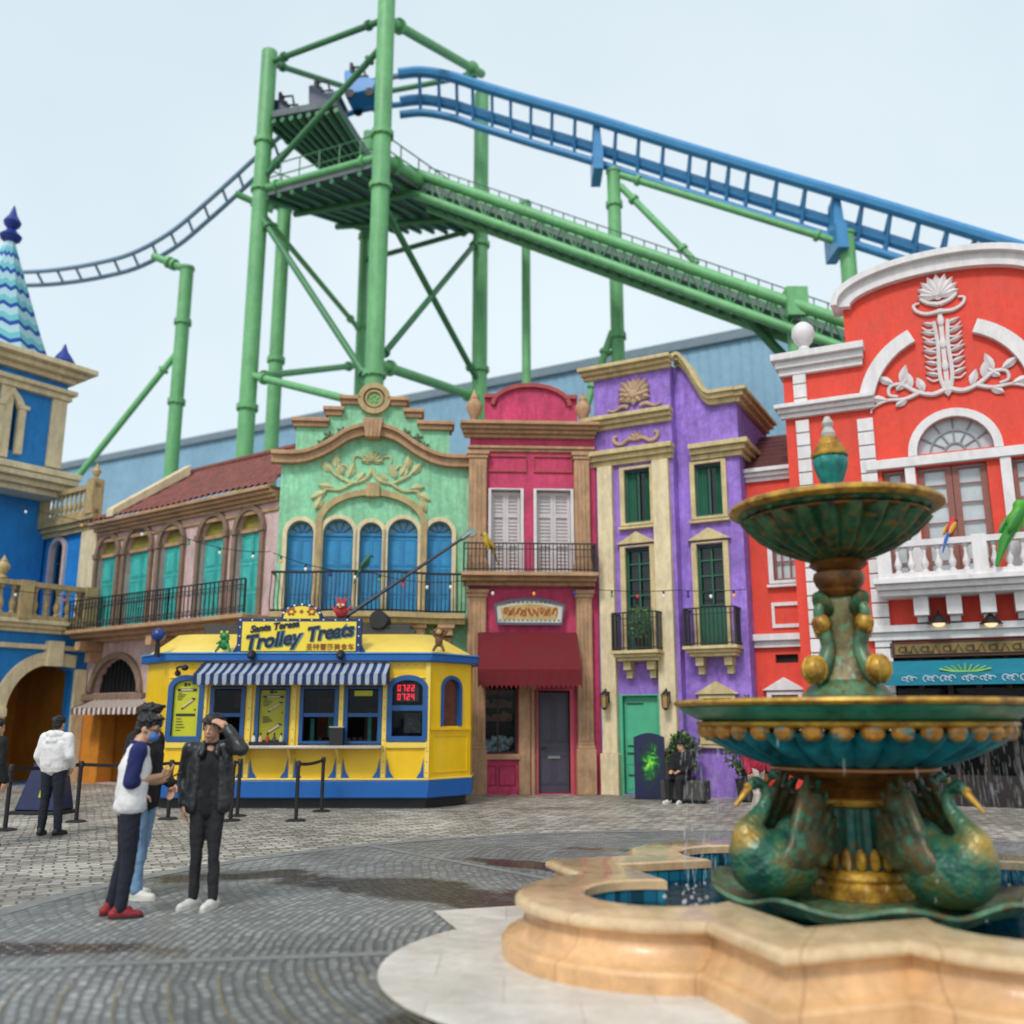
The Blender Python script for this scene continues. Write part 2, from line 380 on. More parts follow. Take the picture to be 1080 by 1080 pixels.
def sash(x0, x1, z0, z1, y, nx=2, nz=3, fr=.06, bar=.025):
    b = MB()
    b.band([(x0+fr/2, z0+fr/2), (x1-fr/2, z0+fr/2), (x1-fr/2, z1-fr/2), (x0+fr/2, z1-fr/2)], fr, y-.02, y+.03, closed=True)
    for i in range(1, nx):
        x = x0+(x1-x0)*i/nx; b.box(x-bar/2, x+bar/2, y-.012, y+.022, z0+fr, z1-fr)
    for i in range(1, nz):
        z = z0+(z1-z0)*i/nz; b.box(x0+fr, x1-fr, y-.009, y+.019, z-bar/2, z+bar/2)
    return b
def cornice(b, x0, x1, z0, z1, out, steps=3, ret=.25, y1=.02):
    """a projecting moulding built from courses that step out upwards"""
    h = (z1-z0)/steps
    for i in range(steps):
        o = out*(i+1)/steps; e = ret*(i+1)/steps
        b.box(x0-e, x1+e, -o, y1+i*.002, z0+h*i, z0+h*(i+1)-(.002 if i < steps-1 else 0))
    return b
def fluted(b, x0, x1, z0, z1, out, n=4, base=.25, capz=.18):
    """pilaster with base, capital and flutes"""
    b.box(x0-.04, x1+.04, -out-.05, .01, z0, z0+base); b.box(x0-.02, x1+.02, -out-.025, .012, z0+base+.002, z0+base+.08)
    b.box(x0, x1, -out, .014, z0+base+.082, z1-capz)
    w = (x1-x0)/n
    for i in range(n): b.box(x0+w*(i+.2), x0+w*(i+.8), -out-.018, -out+.006, z0+base+.16, z1-capz-.08)
    b.box(x0-.03, x1+.03, -out-.03, .012, z1-capz+.002, z1-capz*.5); b.box(x0-.06, x1+.06, -out-.06, .01, z1-capz*.5+.002, z1)
    return b
def railing_flat(x0, x1, z0, z1, y, n, r=.011, scroll=False, belly=0.):
    b = MB()
    b.box(x0, x1, y-.02, y+.02, z1-.03, z1); b.box(x0, x1, y-.014, y+.014, z0+.05, z0+.075); b.box(x0, x1, y-.012, y+.012, z1-.16, z1-.14)
    for i in range(n+1):
        x = x0+(x1-x0)*i/n
        if belly and 0 < i < n:
            b.tube([(x, y, z1-.02), (x, y-.2*belly, z1-.25*(z1-z0)), (x, y-belly, z0+.38*(z1-z0)), (x, y-.75*belly, z0+.16*(z1-z0)), (x, y, z0+.02)], r, 5)
        else:
            rr = .02 if i in (0, n) else r
            b.box(x-rr, x+rr, y-rr, y+rr, z0, z1-.03)
        if scroll and i < n:
            c = x+(x1-x0)/n/2; s_ = (x1-x0)/n*.42; zc = (z0+z1)/2-.05
            sg = 1 if i % 2 else -1
            for up in (1, -1):
                P = [(c+sg*s_*(.9-.9*k/14)*math.cos(k*.62), y, zc+up*(.2+s_*(.9-.9*k/14)*math.sin(k*.62))) for k in range(13)]
                b.tube(P, .009, 4)
    return b
def scrollwork(b, F, P, y0, r0, r1, n=6):
    """raised plaster stem along a spline of local (x,z) points"""
    pts = spline(P, 7); m = len(pts)
    b.tube([(x, y0, z) for x, z in pts], [r0+(r1-r0)*i/(m-1) for i in range(m)], n)
def leaf(b, x, z, ang, l, w, y):
    d = (math.cos(ang), math.sin(ang)); nrm = (-d[1], d[0])
    P = []
    for t, q in ((0,.15),(.25,.8),(.5,1),(.75,.7),(1,.05)): P.append((t, q))
    top = [(x+d[0]*l*t+nrm[0]*w*q/2, y+.01, z+d[1]*l*t+nrm[1]*w*q/2) for t, q in P]
    bot = [(x+d[0]*l*t-nrm[0]*w*q/2, y+.01, z+d[1]*l*t-nrm[1]*w*q/2) for t, q in P]
    mid = [(x+d[0]*l*t, y-.035, z+d[1]*l*t) for t, q in P]
    fs = []
    for i in range(4): fs += [(i, 10+i, 11+i, i+1), (10+i, 5+i, 6+i, 11+i)]
    b.add(top+bot+mid, fs)
def baluster(b, x, y, z0, z1, r=.06, n=10):
    h = z1-z0
    b.lathe([(r*.9,0),(r*.9,h*.06),(r*.5,h*.1),(r*.95,h*.28),(r*1.0,h*.36),(r*.5,h*.56),(r*.42,h*.7),(r*.6,h*.82),(r*.5,h*.87),(r*.9,h*.92),(r*.9,h)], n, (x, y, z0))
def urn(b, x, y, z, h, r, n=14):
    b.lathe([(r*.7,0),(r*.7,h*.08),(r*.35,h*.14),(r*.5,h*.22),(r,h*.45),(r*.95,h*.58),(r*.5,h*.72),(r*.55,h*.76),(r*.3,h*.85),(r*.05,h)], n, (x, y, z))
def lantern(name, loc, rz, label, group=None, h=.42):
    t = thing(name, label, 'lamp', loc, rz, group); b = MB()
    b.box(-.05, .05, -.02, 0, -.12, .14); b.tube([(0,-.01,.08), (0,-.12,.2), (0,-.2,.17)], .014, 6); b.build('bracket', IRON, t)
    b = MB(); b.lathe([(.02,.16),(.1,.08),(.12,.06)], 8, (0,-.2,0)); b.lathe([(.085,-.22),(.05,-.25),(.01,-.28)], 8, (0,-.2,0))
    for k in range(4):
        q = math.pi/4+k*math.pi/2; b.tube([(.1*math.cos(q), -.2+.1*math.sin(q), .06), (.08*math.cos(q), -.2+.08*math.sin(q), -.22)], .01, 4)
    b.build('lamp_cage', IRON, t)
    MB().lathe([(.07,-.21),(.088,.05)], 8, (0,-.2,0)).build('glass_shade', mat('amber_lamp_glass', (190,150,96), .2, .1, 3, 0), t)
    return t

# ================================================================== GROUND
POOL = Vector((2.65, 7.85, 0)); PA = math.atan2(.31, .95)
e1 = Vector((math.cos(PA), math.sin(PA), 0)); e2 = Vector((-e1.y, e1.x, 0))
def setts(name, light, polar, sw, sh, wetness):
    m = bpy.data.materials.new(name); m.use_nodes = True; nt = m.node_tree; N = nt.nodes; L = nt.links; b = N['Principled BSDF']
    tc = N.new('ShaderNodeTexCoord'); sep = N.new('ShaderNodeSeparateXYZ')
    wob = N.new('ShaderNodeTexNoise'); wob.inputs['Scale'].default_value = 1.7; wob.inputs['Detail'].default_value = 3; L.new(tc.outputs['Object'], wob.inputs['Vector'])
    wadd = N.new('ShaderNodeVectorMath'); wadd.operation = 'MULTIPLY_ADD'; wadd.inputs[1].default_value = (.16, .16, 0); L.new(wob.outputs['Color'], wadd.inputs[0]); L.new(tc.outputs['Object'], wadd.inputs[2])
    L.new(wadd.outputs[0], sep.inputs[0])
    def M(op, a, b_=None):
        n = N.new('ShaderNodeMath'); n.operation = op
        for i, q in enumerate((a, b_)):
            if q is None: continue
            if isinstance(q, (int, float)): n.inputs[i].default_value = q
            else: L.new(q, n.inputs[i])
        return n.outputs[0]
    cv = N.new('ShaderNodeCombineXYZ')
    if polar:
        r = M('SQRT', M('ADD', M('MULTIPLY', sep.outputs[0], sep.outputs[0]), M('MULTIPLY', sep.outputs[1], sep.outputs[1])))
        th = M('ARCTAN2', sep.outputs[1], sep.outputs[0])
        L.new(M('MULTIPLY', th, 5.0), cv.inputs[0]); L.new(r, cv.inputs[1])
    else:
        ca, sa = math.cos(R(-24)), math.sin(R(-24))
        L.new(M('SUBTRACT', M('MULTIPLY', sep.outputs[0], ca), M('MULTIPLY', sep.outputs[1], sa)), cv.inputs[0])
        L.new(M('ADD', M('MULTIPLY', sep.outputs[0], sa), M('MULTIPLY', sep.outputs[1], ca)), cv.inputs[1])
    br = N.new('ShaderNodeTexBrick'); L.new(cv.outputs[0], br.inputs['Vector']); br.inputs['Scale'].default_value = 1
    br.inputs['Brick Width'].default_value = sw; br.inputs['Row Height'].default_value = sh; br.inputs['Mortar Size'].default_value = .016
    br.inputs['Mortar Smooth'].default_value = .6; br.inputs['Bias'].default_value = -.1
    # every stone its own shade: white noise on the stone's cell
    ccell = N.new('ShaderNodeTexNoise'); ccell.inputs['Scale'].default_value = 7; ccell.inputs['Detail'].default_value = 2; L.new(tc.outputs['Object'], ccell.inputs['Vector'])
    rp = N.new('ShaderNodeValToRGB'); e = rp.color_ramp
    cols = light; e.elements[0].position = .2; e.elements[1].position = .82
    e.elements[0].color = (*lin(cols[0]), 1); e.elements[1].color = (*lin(cols[2]), 1)
    q = e.elements.new(.5); q.color = (*lin(cols[1]), 1)
    mixc = N.new('ShaderNodeMix'); mixc.data_type = 'FLOAT'; mixc.inputs[0].default_value = .45
    bw = N.new('ShaderNodeRGBToBW'); br.inputs['Color1'].default_value = (.05,.05,.05,1); br.inputs['Color2'].default_value = (1,1,1,1); br.inputs['Mortar'].default_value = (.0,.0,.0,1)
    L.new(br.outputs['Color'], bw.inputs[0]); L.new(ccell.outputs['Fac'], mixc.inputs[2]); L.new(bw.outputs[0], mixc.inputs[3]); L.new(mixc.outputs[0], rp.inputs[0])
    mort = N.new('ShaderNodeMix'); mort.data_type = 'RGBA'; L.new(br.outputs['Fac'], mort.inputs[0]); L.new(rp.outputs[0], mort.inputs[6]); mort.inputs[7].default_value = (*lin(cols[3]), 1)
    # broad dirt and damp
    n2 = N.new('ShaderNodeTexNoise'); n2.inputs['Scale'].default_value = .42; n2.inputs['Detail'].default_value = 9; n2.inputs['Roughness'].default_value = .62; n2.inputs['Distortion'].default_value = .6
    L.new(tc.outputs['Object'], n2.inputs['Vector'])
    dr = N.new('ShaderNodeValToRGB'); dr.color_ramp.elements[0].position = .36; dr.color_ramp.elements[1].position = .66
    dr.color_ramp.elements[0].color = (.62,.62,.62,1); dr.color_ramp.elements[1].color = (1.12,1.12,1.12,1); L.new(n2.outputs['Fac'], dr.inputs[0])
    ml = N.new('ShaderNodeMix'); ml.data_type = 'RGBA'; ml.blend_type = 'MULTIPLY'; ml.inputs[0].default_value = 1; L.new(mort.outputs[2], ml.inputs[6]); L.new(dr.outputs[0], ml.inputs[7])
    out = ml.outputs[2]; rough = .62
    if wetness:                                       # puddles: noise-edged blobs at fixed places (object coords)
        acc = None
        for (px, py, ax, ay, rot) in wetness:
            mp = N.new('ShaderNodeMapping'); mp.vector_type = 'TEXTURE'; mp.inputs['Location'].default_value = (px, py, 0); mp.inputs['Rotation'].default_value = (0,0,rot); mp.inputs['Scale'].default_value = (ax, ay, 1)
            L.new(tc.outputs['Object'], mp.inputs[0]); ln = N.new('ShaderNodeVectorMath'); ln.operation = 'LENGTH'; L.new(mp.outputs[0], ln.inputs[0])
            acc = ln.outputs['Value'] if acc is None else M('MINIMUM', acc, ln.outputs['Value'])
        n4 = N.new('ShaderNodeTexNoise'); n4.inputs['Scale'].default_value = 1.5; n4.inputs['Detail'].default_value = 7; L.new(tc.outputs['Object'], n4.inputs['Vector'])
        f = M('ADD', acc, M('MULTIPLY', M('SUBTRACT', n4.outputs['Fac'], .5), 2.2))
        mr = N.new('ShaderNodeMapRange'); mr.inputs[1].default_value = 1.05; mr.inputs[2].default_value = .72; mr.inputs[3].default_value = 0; mr.inputs[4].default_value = 1; L.new(f, mr.inputs[0])
        dk = N.new('ShaderNodeMix'); dk.data_type = 'RGBA'; dk.blend_type = 'MULTIPLY'; L.new(mr.outputs[0], dk.inputs[0]); L.new(out, dk.inputs[6]); dk.inputs[7].default_value = (.34,.31,.27,1); out = dk.outputs[2]
        rr = N.new('ShaderNodeMapRange'); rr.inputs[3].default_value = .42; rr.inputs[4].default_value = .07; L.new(mr.outputs[0], rr.inputs[0]); L.new(rr.outputs[0], b.inputs['Roughness'])
    else: b.inputs['Roughness'].default_value = .5
    L.new(out, b.inputs['Base Color'])
    n3 = N.new('ShaderNodeTexNoise'); n3.inputs['Scale'].default_value = 24; n3.inputs['Detail'].default_value = 5; L.new(tc.outputs['Object'], n3.inputs['Vector'])
    h = M('ADD', M('MULTIPLY', M('SUBTRACT', 1, br.outputs['Fac']), 1.0), M('MULTIPLY', n3.outputs['Fac'], .55))
    bp = N.new('ShaderNodeBump'); bp.inputs['Strength'].default_value = .8; bp.inputs['Distance'].default_value = .025; L.new(h, bp.inputs['Height']); L.new(bp.outputs[0], b.inputs['Normal'])
    return m
def sheet(name, pts, z, m, loc=POOL):
    b = MB(); b.add([(x, y, 0) for x, y in pts], [tuple(range(len(pts)))])
    o = b.build(name, m, loc=(loc.x, loc.y, z), smooth=False); tag(o, kind='structure'); return o
g = MB(); S_ = 600
g.add([(-S_,-S_,0), (S_,-S_,0), (S_,S_,0), (-S_,S_,0)], [(0,1,2,3)])
tag(g.build('plaza_ground', setts('pale_setts', ((118,112,104),(178,170,158),(216,209,197),(108,102,94)), False, .25, .14, None), loc=(POOL.x, POOL.y, 0), smooth=False), kind='structure')
RING = 7.05
def P2(a, r): return (r*math.cos(a), r*math.sin(a))
circ = [P2(2*math.pi*i/96, RING) for i in range(96)]
wet = [(-3.0, -2.2, 1.1, .3, R(15)), (-6.2, -.4, .9, .25, R(-5)), (-3.7, 2.2, 1.5, .62, R(-28)), (-5.6, 2.9, .8, .35, R(20)), (-2.2, 3.5, 1.3, .28, R(-38)), (-2.9, 1.35, .45, .45, 0), (-1.1, 5.0, .9, .16, R(-10))]
sheet('ring_paving', circ, .004, setts('dark_setts', ((112,113,113),(143,144,143),(174,174,171),(112,111,107)), True, .13, .075, wet))
PALEB = mat('pale_band_stone', (142,142,138), .6, .16, 3, .35, 24, grime=.4, gcol=(70,68,66))
band = MB()
for i in range(96):
    a0, a1 = 2*math.pi*i/96, 2*math.pi*(i+1)/96
    o = len(band.v); band.add([(*P2(a0, RING-.02), 0), (*P2(a1, RING-.02), 0), (*P2(a1, RING+.2), 0), (*P2(a0, RING+.2), 0)], [(0,1,2,3)][::1])
band.f = [f[::-1] for f in band.f]
tag(band.build('kerb_ring', PALEB, loc=(POOL.x, POOL.y, .008), smooth=False), kind='structure')
for k, a in enumerate((130, 189, 250, 310, 10, 70)):
    d = Vector((math.cos(R(a)), math.sin(R(a)))); n_ = Vector((-d.y, d.x)); w = .06
    sheet('paving_spoke', [tuple(d*1.6-n_*w), tuple(d*(RING-.03)-n_*w), tuple(d*(RING-.03)+n_*w), tuple(d*1.6+n_*w)], .008, PALEB)
# sandy joints curving round the fountain in the nearest sector
SANDJ = mat('sandy_joint', (150,136,100), .9, .25, 5, .2, 30)
jb = MB()
for k in range(9):
    r = 3.5+k*.3
    for i in range(30):
        a0, a1 = R(194+i*1.5), R(194+(i+1)*1.5)
        jb.add([(*P2(a0, r), 0), (*P2(a0, r+.011), 0), (*P2(a1, r+.011), 0), (*P2(a1, r), 0)], [(0,1,2,3)])
tag(jb.build('paving_joints', SANDJ, loc=(POOL.x, POOL.y, .008), smooth=False), kind='structure')
WSTONE = mat('white_marble', (238,230,220), .36, .12, 1.6, .12, 20, grime=.45, gcol=(160,146,128)); joints(WSTONE, .9, .6, .72)
def E(a, b): return tuple((e1*a+e2*b).xy)
wp = [E(-2.87, 1.95), E(-2.87, 1.17)]
for i in range(25):
    q = math.acos(-.87/1.75); ang = q + (2*math.pi-2*q)*i/24
    if i in (0,): continue
    wp.append(E(-2.0+1.75*math.cos(ang), -.35+1.75*math.sin(ang)))
wp += [E(-2.87, -3.1), E(3.0, -3.1), E(3.0, 1.95)]
sheet('white_paving', wp, .012, WSTONE)

# ================================================================== STREET FRONTS
PX0 = uY(492, 22.2)
# ---------------------------------------------------------------- pink house
F = Facade('pink_house', 'narrow raspberry pink townhouse with tan columns, white shuttered doors and maroon shop awning', 'house', PX0, R(3))
W = F.x(632, 700); rt = F.root
zc0, zc1 = F.z(560, 463), F.z(560, 449)
ztop = F.z(560, 411); zb = F.z(560, 618)
zmid = F.z(560, 607)
xa, xb = F.x(516, 700), F.x(603, 700)             # between the columns
# shop opening and door opening at street level
sw0, sw1 = F.x(504, 760), F.x(546, 760); sd0, sd1 = F.x(567, 780), F.x(602, 780)
zs0, zs1, zst = F.z(520, 795), F.z(520, 725), F.z(520, 720)
ud = [(F.x(515, 560), F.x(552, 560)), (F.x(563, 560), F.x(605, 560))]
uz0, uz1 = zmid+.03, F.z(560, 515)
hl, hr = F.x(512, 430), F.x(608, 430)
xc = (hl+hr)/2; zsh = F.z(560, 434)
crest = [(hl-.02, zc1), (hr+.02, zc1), (hr+.02, ztop-.22), (hr-.28, ztop-.22), (hr-.28, zsh+.1)] + \
        [(xc+.92*math.cos(math.pi*i/14), zsh+.12+.5*math.sin(math.pi*i/14)) for i in range(15)] + [(hl+.28, zsh+.1), (hl+.28, ztop-.22), (hl-.02, ztop-.22)]
b = MB(); b.wall(rect(0, W, 0, zc1), [rect(sw0, sw1, zs0, zst), rect(sd0, sd1, .02, F.z(585, 728))]+[rect(a0, a1, uz0, uz1) for a0, a1 in ud], 0, .3)
b.prism(crest, .02, .3)
b.box(.03, W-.03, 2.8, 3.2, 0, zc1); b.box(.01, .3, .302, 2.798, 0, zc1); b.box(W-.3, W-.01, .302, 2.798, 0, zc1)
b.build('wall', PINKW, rt)
b = MB(); cornice(b, -.12, W-.05, zc0, zc1, .42, 4, .12); cornice(b, 0, W-.08, zc0-.34, zc0-.2, .1, 2, .06)
b.build('cornice', TAN, rt, bevel=.012)
b = MB()
b.band([(hl-.02, ztop-.19), (hl+.3, ztop-.19)], .1, -.08, .32); b.band([(hr-.3, ztop-.19), (hr+.02, ztop-.19)], .1, -.08, .32)
b.band([(xc+.95*math.cos(math.pi*i/20), zsh+.15+.52*math.sin(math.pi*i/20)) for i in range(20, -1, -1)], .1, -.07, .32)
b.build('gable_coping', mat('rose_stone', (190,84,84), .75, .15, 3, .3, 30, grime=.4), rt)
for u in (500, 615): b = MB(); urn(b, F.x(u, 440), .0, zc1, .9, .2); b.build('finial', TAN, rt)
cl0, cl1, cr0, cr1 = F.x(494, 560), F.x(513, 560), F.x(605, 560)+.02, F.x(622, 560)
for (a0, a1) in ((cl0, cl1), (cr0, cr1)):
    b = MB(); fluted(b, a0, a1, zmid+.02, zc0-.36, .14, 4); fluted(b, a0, a1, 0, F.z(560, 622)-.02, .14, 4, base=1.0); b.build('column', TAN, rt, bevel=.01)
b = MB()
for a0, a1 in ((F.x(515, 490), F.x(555, 490)), (F.x(563, 490), F.x(603, 490))):
    b.band(rect(a0, a1, F.z(540, 497), F.z(540, 481)), .05, -.04, .01, closed=True)
b.build('panel_moulding', mat('rose_stone', (190,84,84)), rt)
for a0, a1 in ud:
    d = louvre_door(a0+.07, a1-.07, uz0, uz1-.07, .13).build('shutter_door', SHUTW, rt)
    MB().band([(a0+.03, uz0), (a0+.03, uz1-.03), (a1-.03, uz1-.03), (a1-.03, uz0)], .07, -.05, .2).build('frame', WHITE, d)
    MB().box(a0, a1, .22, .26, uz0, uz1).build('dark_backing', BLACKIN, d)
b = MB(); cornice(b, cl0-.1, cr1+.06, zb-.02, zmid, .62, 3, .05); b.build('balcony_floor', TAN, rt, bevel=.01)
y_ = -.56; x0, x1 = cl0-.1, cr1+.05; zr = F.z(560, 573, .5)
b = railing_flat(x0, x1, zmid, zr, y_, 34); b.box(x0-.02, x0+.02, y_, 0, zr-.03, zr); b.box(x1-.02, x1+.02, y_, 0, zr-.03, zr)
for k in range(1, 5): b.box(x0-.01, x0+.01, y_+.11*k-.01, y_+.11*k+.01, zmid, zr); b.box(x1-.01, x1+.01, y_+.11*k-.01, y_+.11*k+.01, zmid, zr)
b.build('balcony_railing', IRON, rt)
b = MB(); MB()
b.box(F.x(547, 760), F.x(559, 760), -.06, .3, 0, zst-.03); b.box(F.x(560, 760), sd0-.002, -.03, .3, 0, zst-.03); b.build('door_post', TAN, rt, bevel=.01)
b = MB(); b.box(sw0, sw1, .02, .32, 0.01, zs0-.12)
for a0, a1 in ((sw0+.06, (sw0+sw1)/2-.04), ((sw0+sw1)/2+.04, sw1-.06)): b.band(rect(a0, a1, .2, .62), .04, -.015, .03, closed=True)
b.build('stall_riser', mat('crimson_panel', (158,28,58), .6, .12, 3, .2, 30), rt)
sh = MB().box(sw0, sw1, .1, .12, zs0, zst).build('shop_window', glass('shop_glass', (18,22,24), .05, .22), rt)
b = MB(); b.band(rect(sw0+.03, sw1-.03, zs0+.03, zst-.03), .06, .03, .16, closed=True); b.box((sw0+sw1)/2-.015, (sw0+sw1)/2+.015, .07, .13, zs0, zst); b.build('frame', WOODDK, sh)
MB().box(sw0-.05, sw1+.05, -.1, .1, zs0-.12, zs0-.005).build('sill', TAN, sh)
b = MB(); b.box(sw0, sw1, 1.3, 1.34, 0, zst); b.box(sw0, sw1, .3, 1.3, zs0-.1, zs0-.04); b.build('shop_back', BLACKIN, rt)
b = MB()
for i in range(26):
    x = random.uniform(sw0+.12, sw1-.12); b.ell((x, random.uniform(.2, .34), zs0+random.uniform(.04, .34)), random.uniform(.06, .12), 8, 6)
b.build('window_display', mat('pale_blue_display', (170,205,220), .6, .3, 6, .1), rt)
b = MB()
for zz in (.75, 1.05, 1.35):
    b.box(sw0+.1, sw1-.1, .36, .56, zs0+zz-.02, zs0+zz)
    for i in range(9):
        x = sw0+.16+i*(sw1-sw0-.3)/8; h = random.uniform(.08, .2); b.box(x-.04, x+.04, .38, .5, zs0+zz+.001, zs0+zz+h)
b.build('display_shelf', mat('brown_goods', (170,120,84), .6, .5, 9, .1), rt)
dz = F.z(585, 730)
d = panel_door(sd0+.03, sd1-.03, .03, dz, .12, ((.08,.36),(.42,.44),(.5,.93)), 2, False).build('shop_door', mat('slate_door', (72,66,82), .5, .1, 3, .1, 30), rt)
MB().tube([(sd0+.12, .08, 1.02), (sd0+.12, .04, 1.02), (sd0+.22, .04, 1.02)], .015, 6).build('handle', IRON, d)
MB().box((sd0+sd1)/2-.14, (sd0+sd1)/2+.14, .085, .1, .78, .84).build('letter_plate', mat('steel_plate', (150,160,150), .35, .1, 5, 0, metal=.6), d)
b = MB(); b.band([(sd0-.03, 0), (sd0-.03, dz+.05), (sd1+.03, dz+.05), (sd1+.03, 0)], .09, -.03, .04); b.build('door_frame', mat('coral_frame', (206,84,96), .6, .1, 3, .1), rt)
# maroon awning
az1, az0 = F.z(560, 667, .16), F.z(560, 706, 1.05); ax0, ax1 = F.x(504, 700, .6), F.x(611, 700, .6); zv = F.z(560, 727, 1.05)
def awn(x0, x1, ztop, zlow, zval, o0, o1, sc_=0, t=.02):
    b = MB(); n = 40
    b.grid(lambda u, v: (x0+(x1-x0)*u, -(o0+(o1-o0)*v), ztop+(zlow-ztop)*v - .03*math.sin(math.pi*v)*(1 if 0 < u < 1 else .6)), n, 8)
    def val(u, v):
        return (x0+(x1-x0)*u, -(o1+.004*math.sin(u*60)), zlow+(zval-zlow)*v*(1-(.22*abs(math.sin(u*math.pi*sc_)) if sc_ else 0)))
    b.grid(val, max(n, sc_*8), 3)
    for x in (x0, x1): b.add([(x, -o0, ztop), (x, -o1, zlow), (x, -o1, zval+.03), (x, -o0, zlow-.02)], [(0,1,2,3)])
    return b
MAROON = mat('maroon_canvas', (112,6,24), .85, .1, 2, .2, 60, grime=.15)
aw = awn(ax0, ax1, az1, az0, zv, .16, 1.05, 22).build('awning', MAROON, rt)
b = MB(); b.tube([(ax0+.02, -1.03, az0-.03), (ax1-.02, -1.03, az0-.03)], .018, 6)
for x in (ax0+.02, ax1-.02): b.tube([(x, -.1, az0-.1), (x, -1.03, az0-.03)], .018, 6)
b.build('awning_frame', IRON, aw)
# ornamental sign board above the awning
sg = thing('shop_sign', 'small arched white signboard with orange scroll lettering on pink wall above maroon awning', 'sign', F.world(F.x(558, 646), .1, F.z(558, 646)), F.a)
w_, h_ = 1.62, .56
ol = [(-w_/2+.06, -h_/2), (w_/2-.06, -h_/2), (w_/2, h_/2-.12)]+[(w_/2-w_*i/10, h_/2-.12+.14*math.sin(math.pi*i/10)) for i in range(1, 10)]+[(-w_/2, h_/2-.12)]
MB().prism(ol, -.05, 0).build('board', mat('sign_white', (226,222,204), .5, .12, 6, 0), sg)
MB().prism([(x*.84, z*.62-.01) for x, z in ol], -.056, -.048).build('plaque_field', mat('sign_tan', (214,176,112), .5, .2, 9, 0), sg)
MB().band(ol, .06, -.085, -.02, closed=True).build('sign_rim', mat('sign_grey', (92,96,116), .5, .1, 4, 0), sg)
b = MB()
for i in range(9):
    x = -.56+i*.14; q = (-1)**i
    b.tube([(x+.045*math.cos(k*.75)*(1-k*.07), -.06, q*.015+.09*math.sin(k*.75+i)*(1-k*.05)) for k in range(10)], .017, 5)
    b.tube([(x+.06, -.06, -.1), (x+.075+.02*q, -.06, 0), (x+.06, -.06, .1)], .014, 5)
b.build('scroll_lettering', mat('orange_letter', (176,92,38), .5, .2, 6, 0), sg)
b = MB()
for i in range(14):
    x = -.68+i*.105
    for zz in (.185+.04*math.cos(x*2), -.2): b.ell((x, -.052, zz), (.03, .012, .022), 6, 4)
b.build('sign_flourish', mat('sign_teal', (110,136,140), .5, .1, 4, 0), sg)
# slim brick pier between the pink and the purple house
pz = F.z(636, 470)
pr = thing('brick_pier', 'slim crimson brick pier on tan plinth between pink and purple houses', 'pier', F.world(W-.02, -.12, 0), F.a)
pw = F.x(637, 700)-W+.06
b = MB(); b.box(.04, pw, .0, .5, 1.2, pz-.4); 
for i in range(int((pz-1.7)/.12)):
    b.box(.036-(.004 if i % 2 else 0), pw+.004, -.008, .1, 1.22+i*.12, 1.22+i*.12+.1)
b.build('shaft', mat('crimson_brick', (172,34,74), .8, .2, 5, .4, 30), pr)
MB().box(0, pw+.05, -.08, .5, 0, 1.2).build('plinth', TAN, pr, bevel=.015)

# ---------------------------------------------------------------- green house
GR = F.world(.004, -.25, 0); ga = R(5)
Gd = Vector((math.cos(ga), math.sin(ga), 0))
G = Facade('green_house', 'mint green gabled house with five arched blue doors behind a bowed iron balcony', 'house', (GR.x, GR.y), ga)
gw = -G.x(290, 620)
G.P = G.P - Gd*gw; G.root.location = G.P; rt = G.root; W = gw
zf = lambda u, v, o=0: G.z(u, v, o)
zl = [(309,453),(309,447),(345,445),(371,434),(381,424)]
zA = zf(300, 480)
gp = lambda L, o=0: [G.p(270+x/4.32, 380+y/4.32, o) for x, y in L]
xm = W/2
cen = G.p(395, 422)
xm = cen[0]
s1, s2, s3 = gp([(185, 300), (330, 250), (395, 200)])
outline = [(0, 0), (W, 0), (W, zA)]
right = [(2*xm-s1[0], zA+.02), (2*xm-s1[0], s1[1]), (2*xm-s2[0], s1[1]), (2*xm-s2[0], s2[1]), (2*xm-s3[0], s2[1]), (2*xm-s3[0], s3[1])]
outline += [(W, zA+.02)]+right+[(x, z) for x, z in [(s3[0], s3[1]), (s3[0], s2[1]), (s2[0], s2[1]), (s2[0], s1[1]), (s1[0], s1[1]), (s1[0], zA+.02)]]+[(0, zA+.02)]
doors = []
for cx, wd in ((200,125),(373,143),(522,108),(668,143),(835,120)):
    u = 270+cx/4.32; x = G.x(u, 580); w = wd/4.32/ (1000/ (22*.98))
    zs = G.z(u, 563); zb_ = G.z(u, 655); doors.append((x, w, zb_, zs))
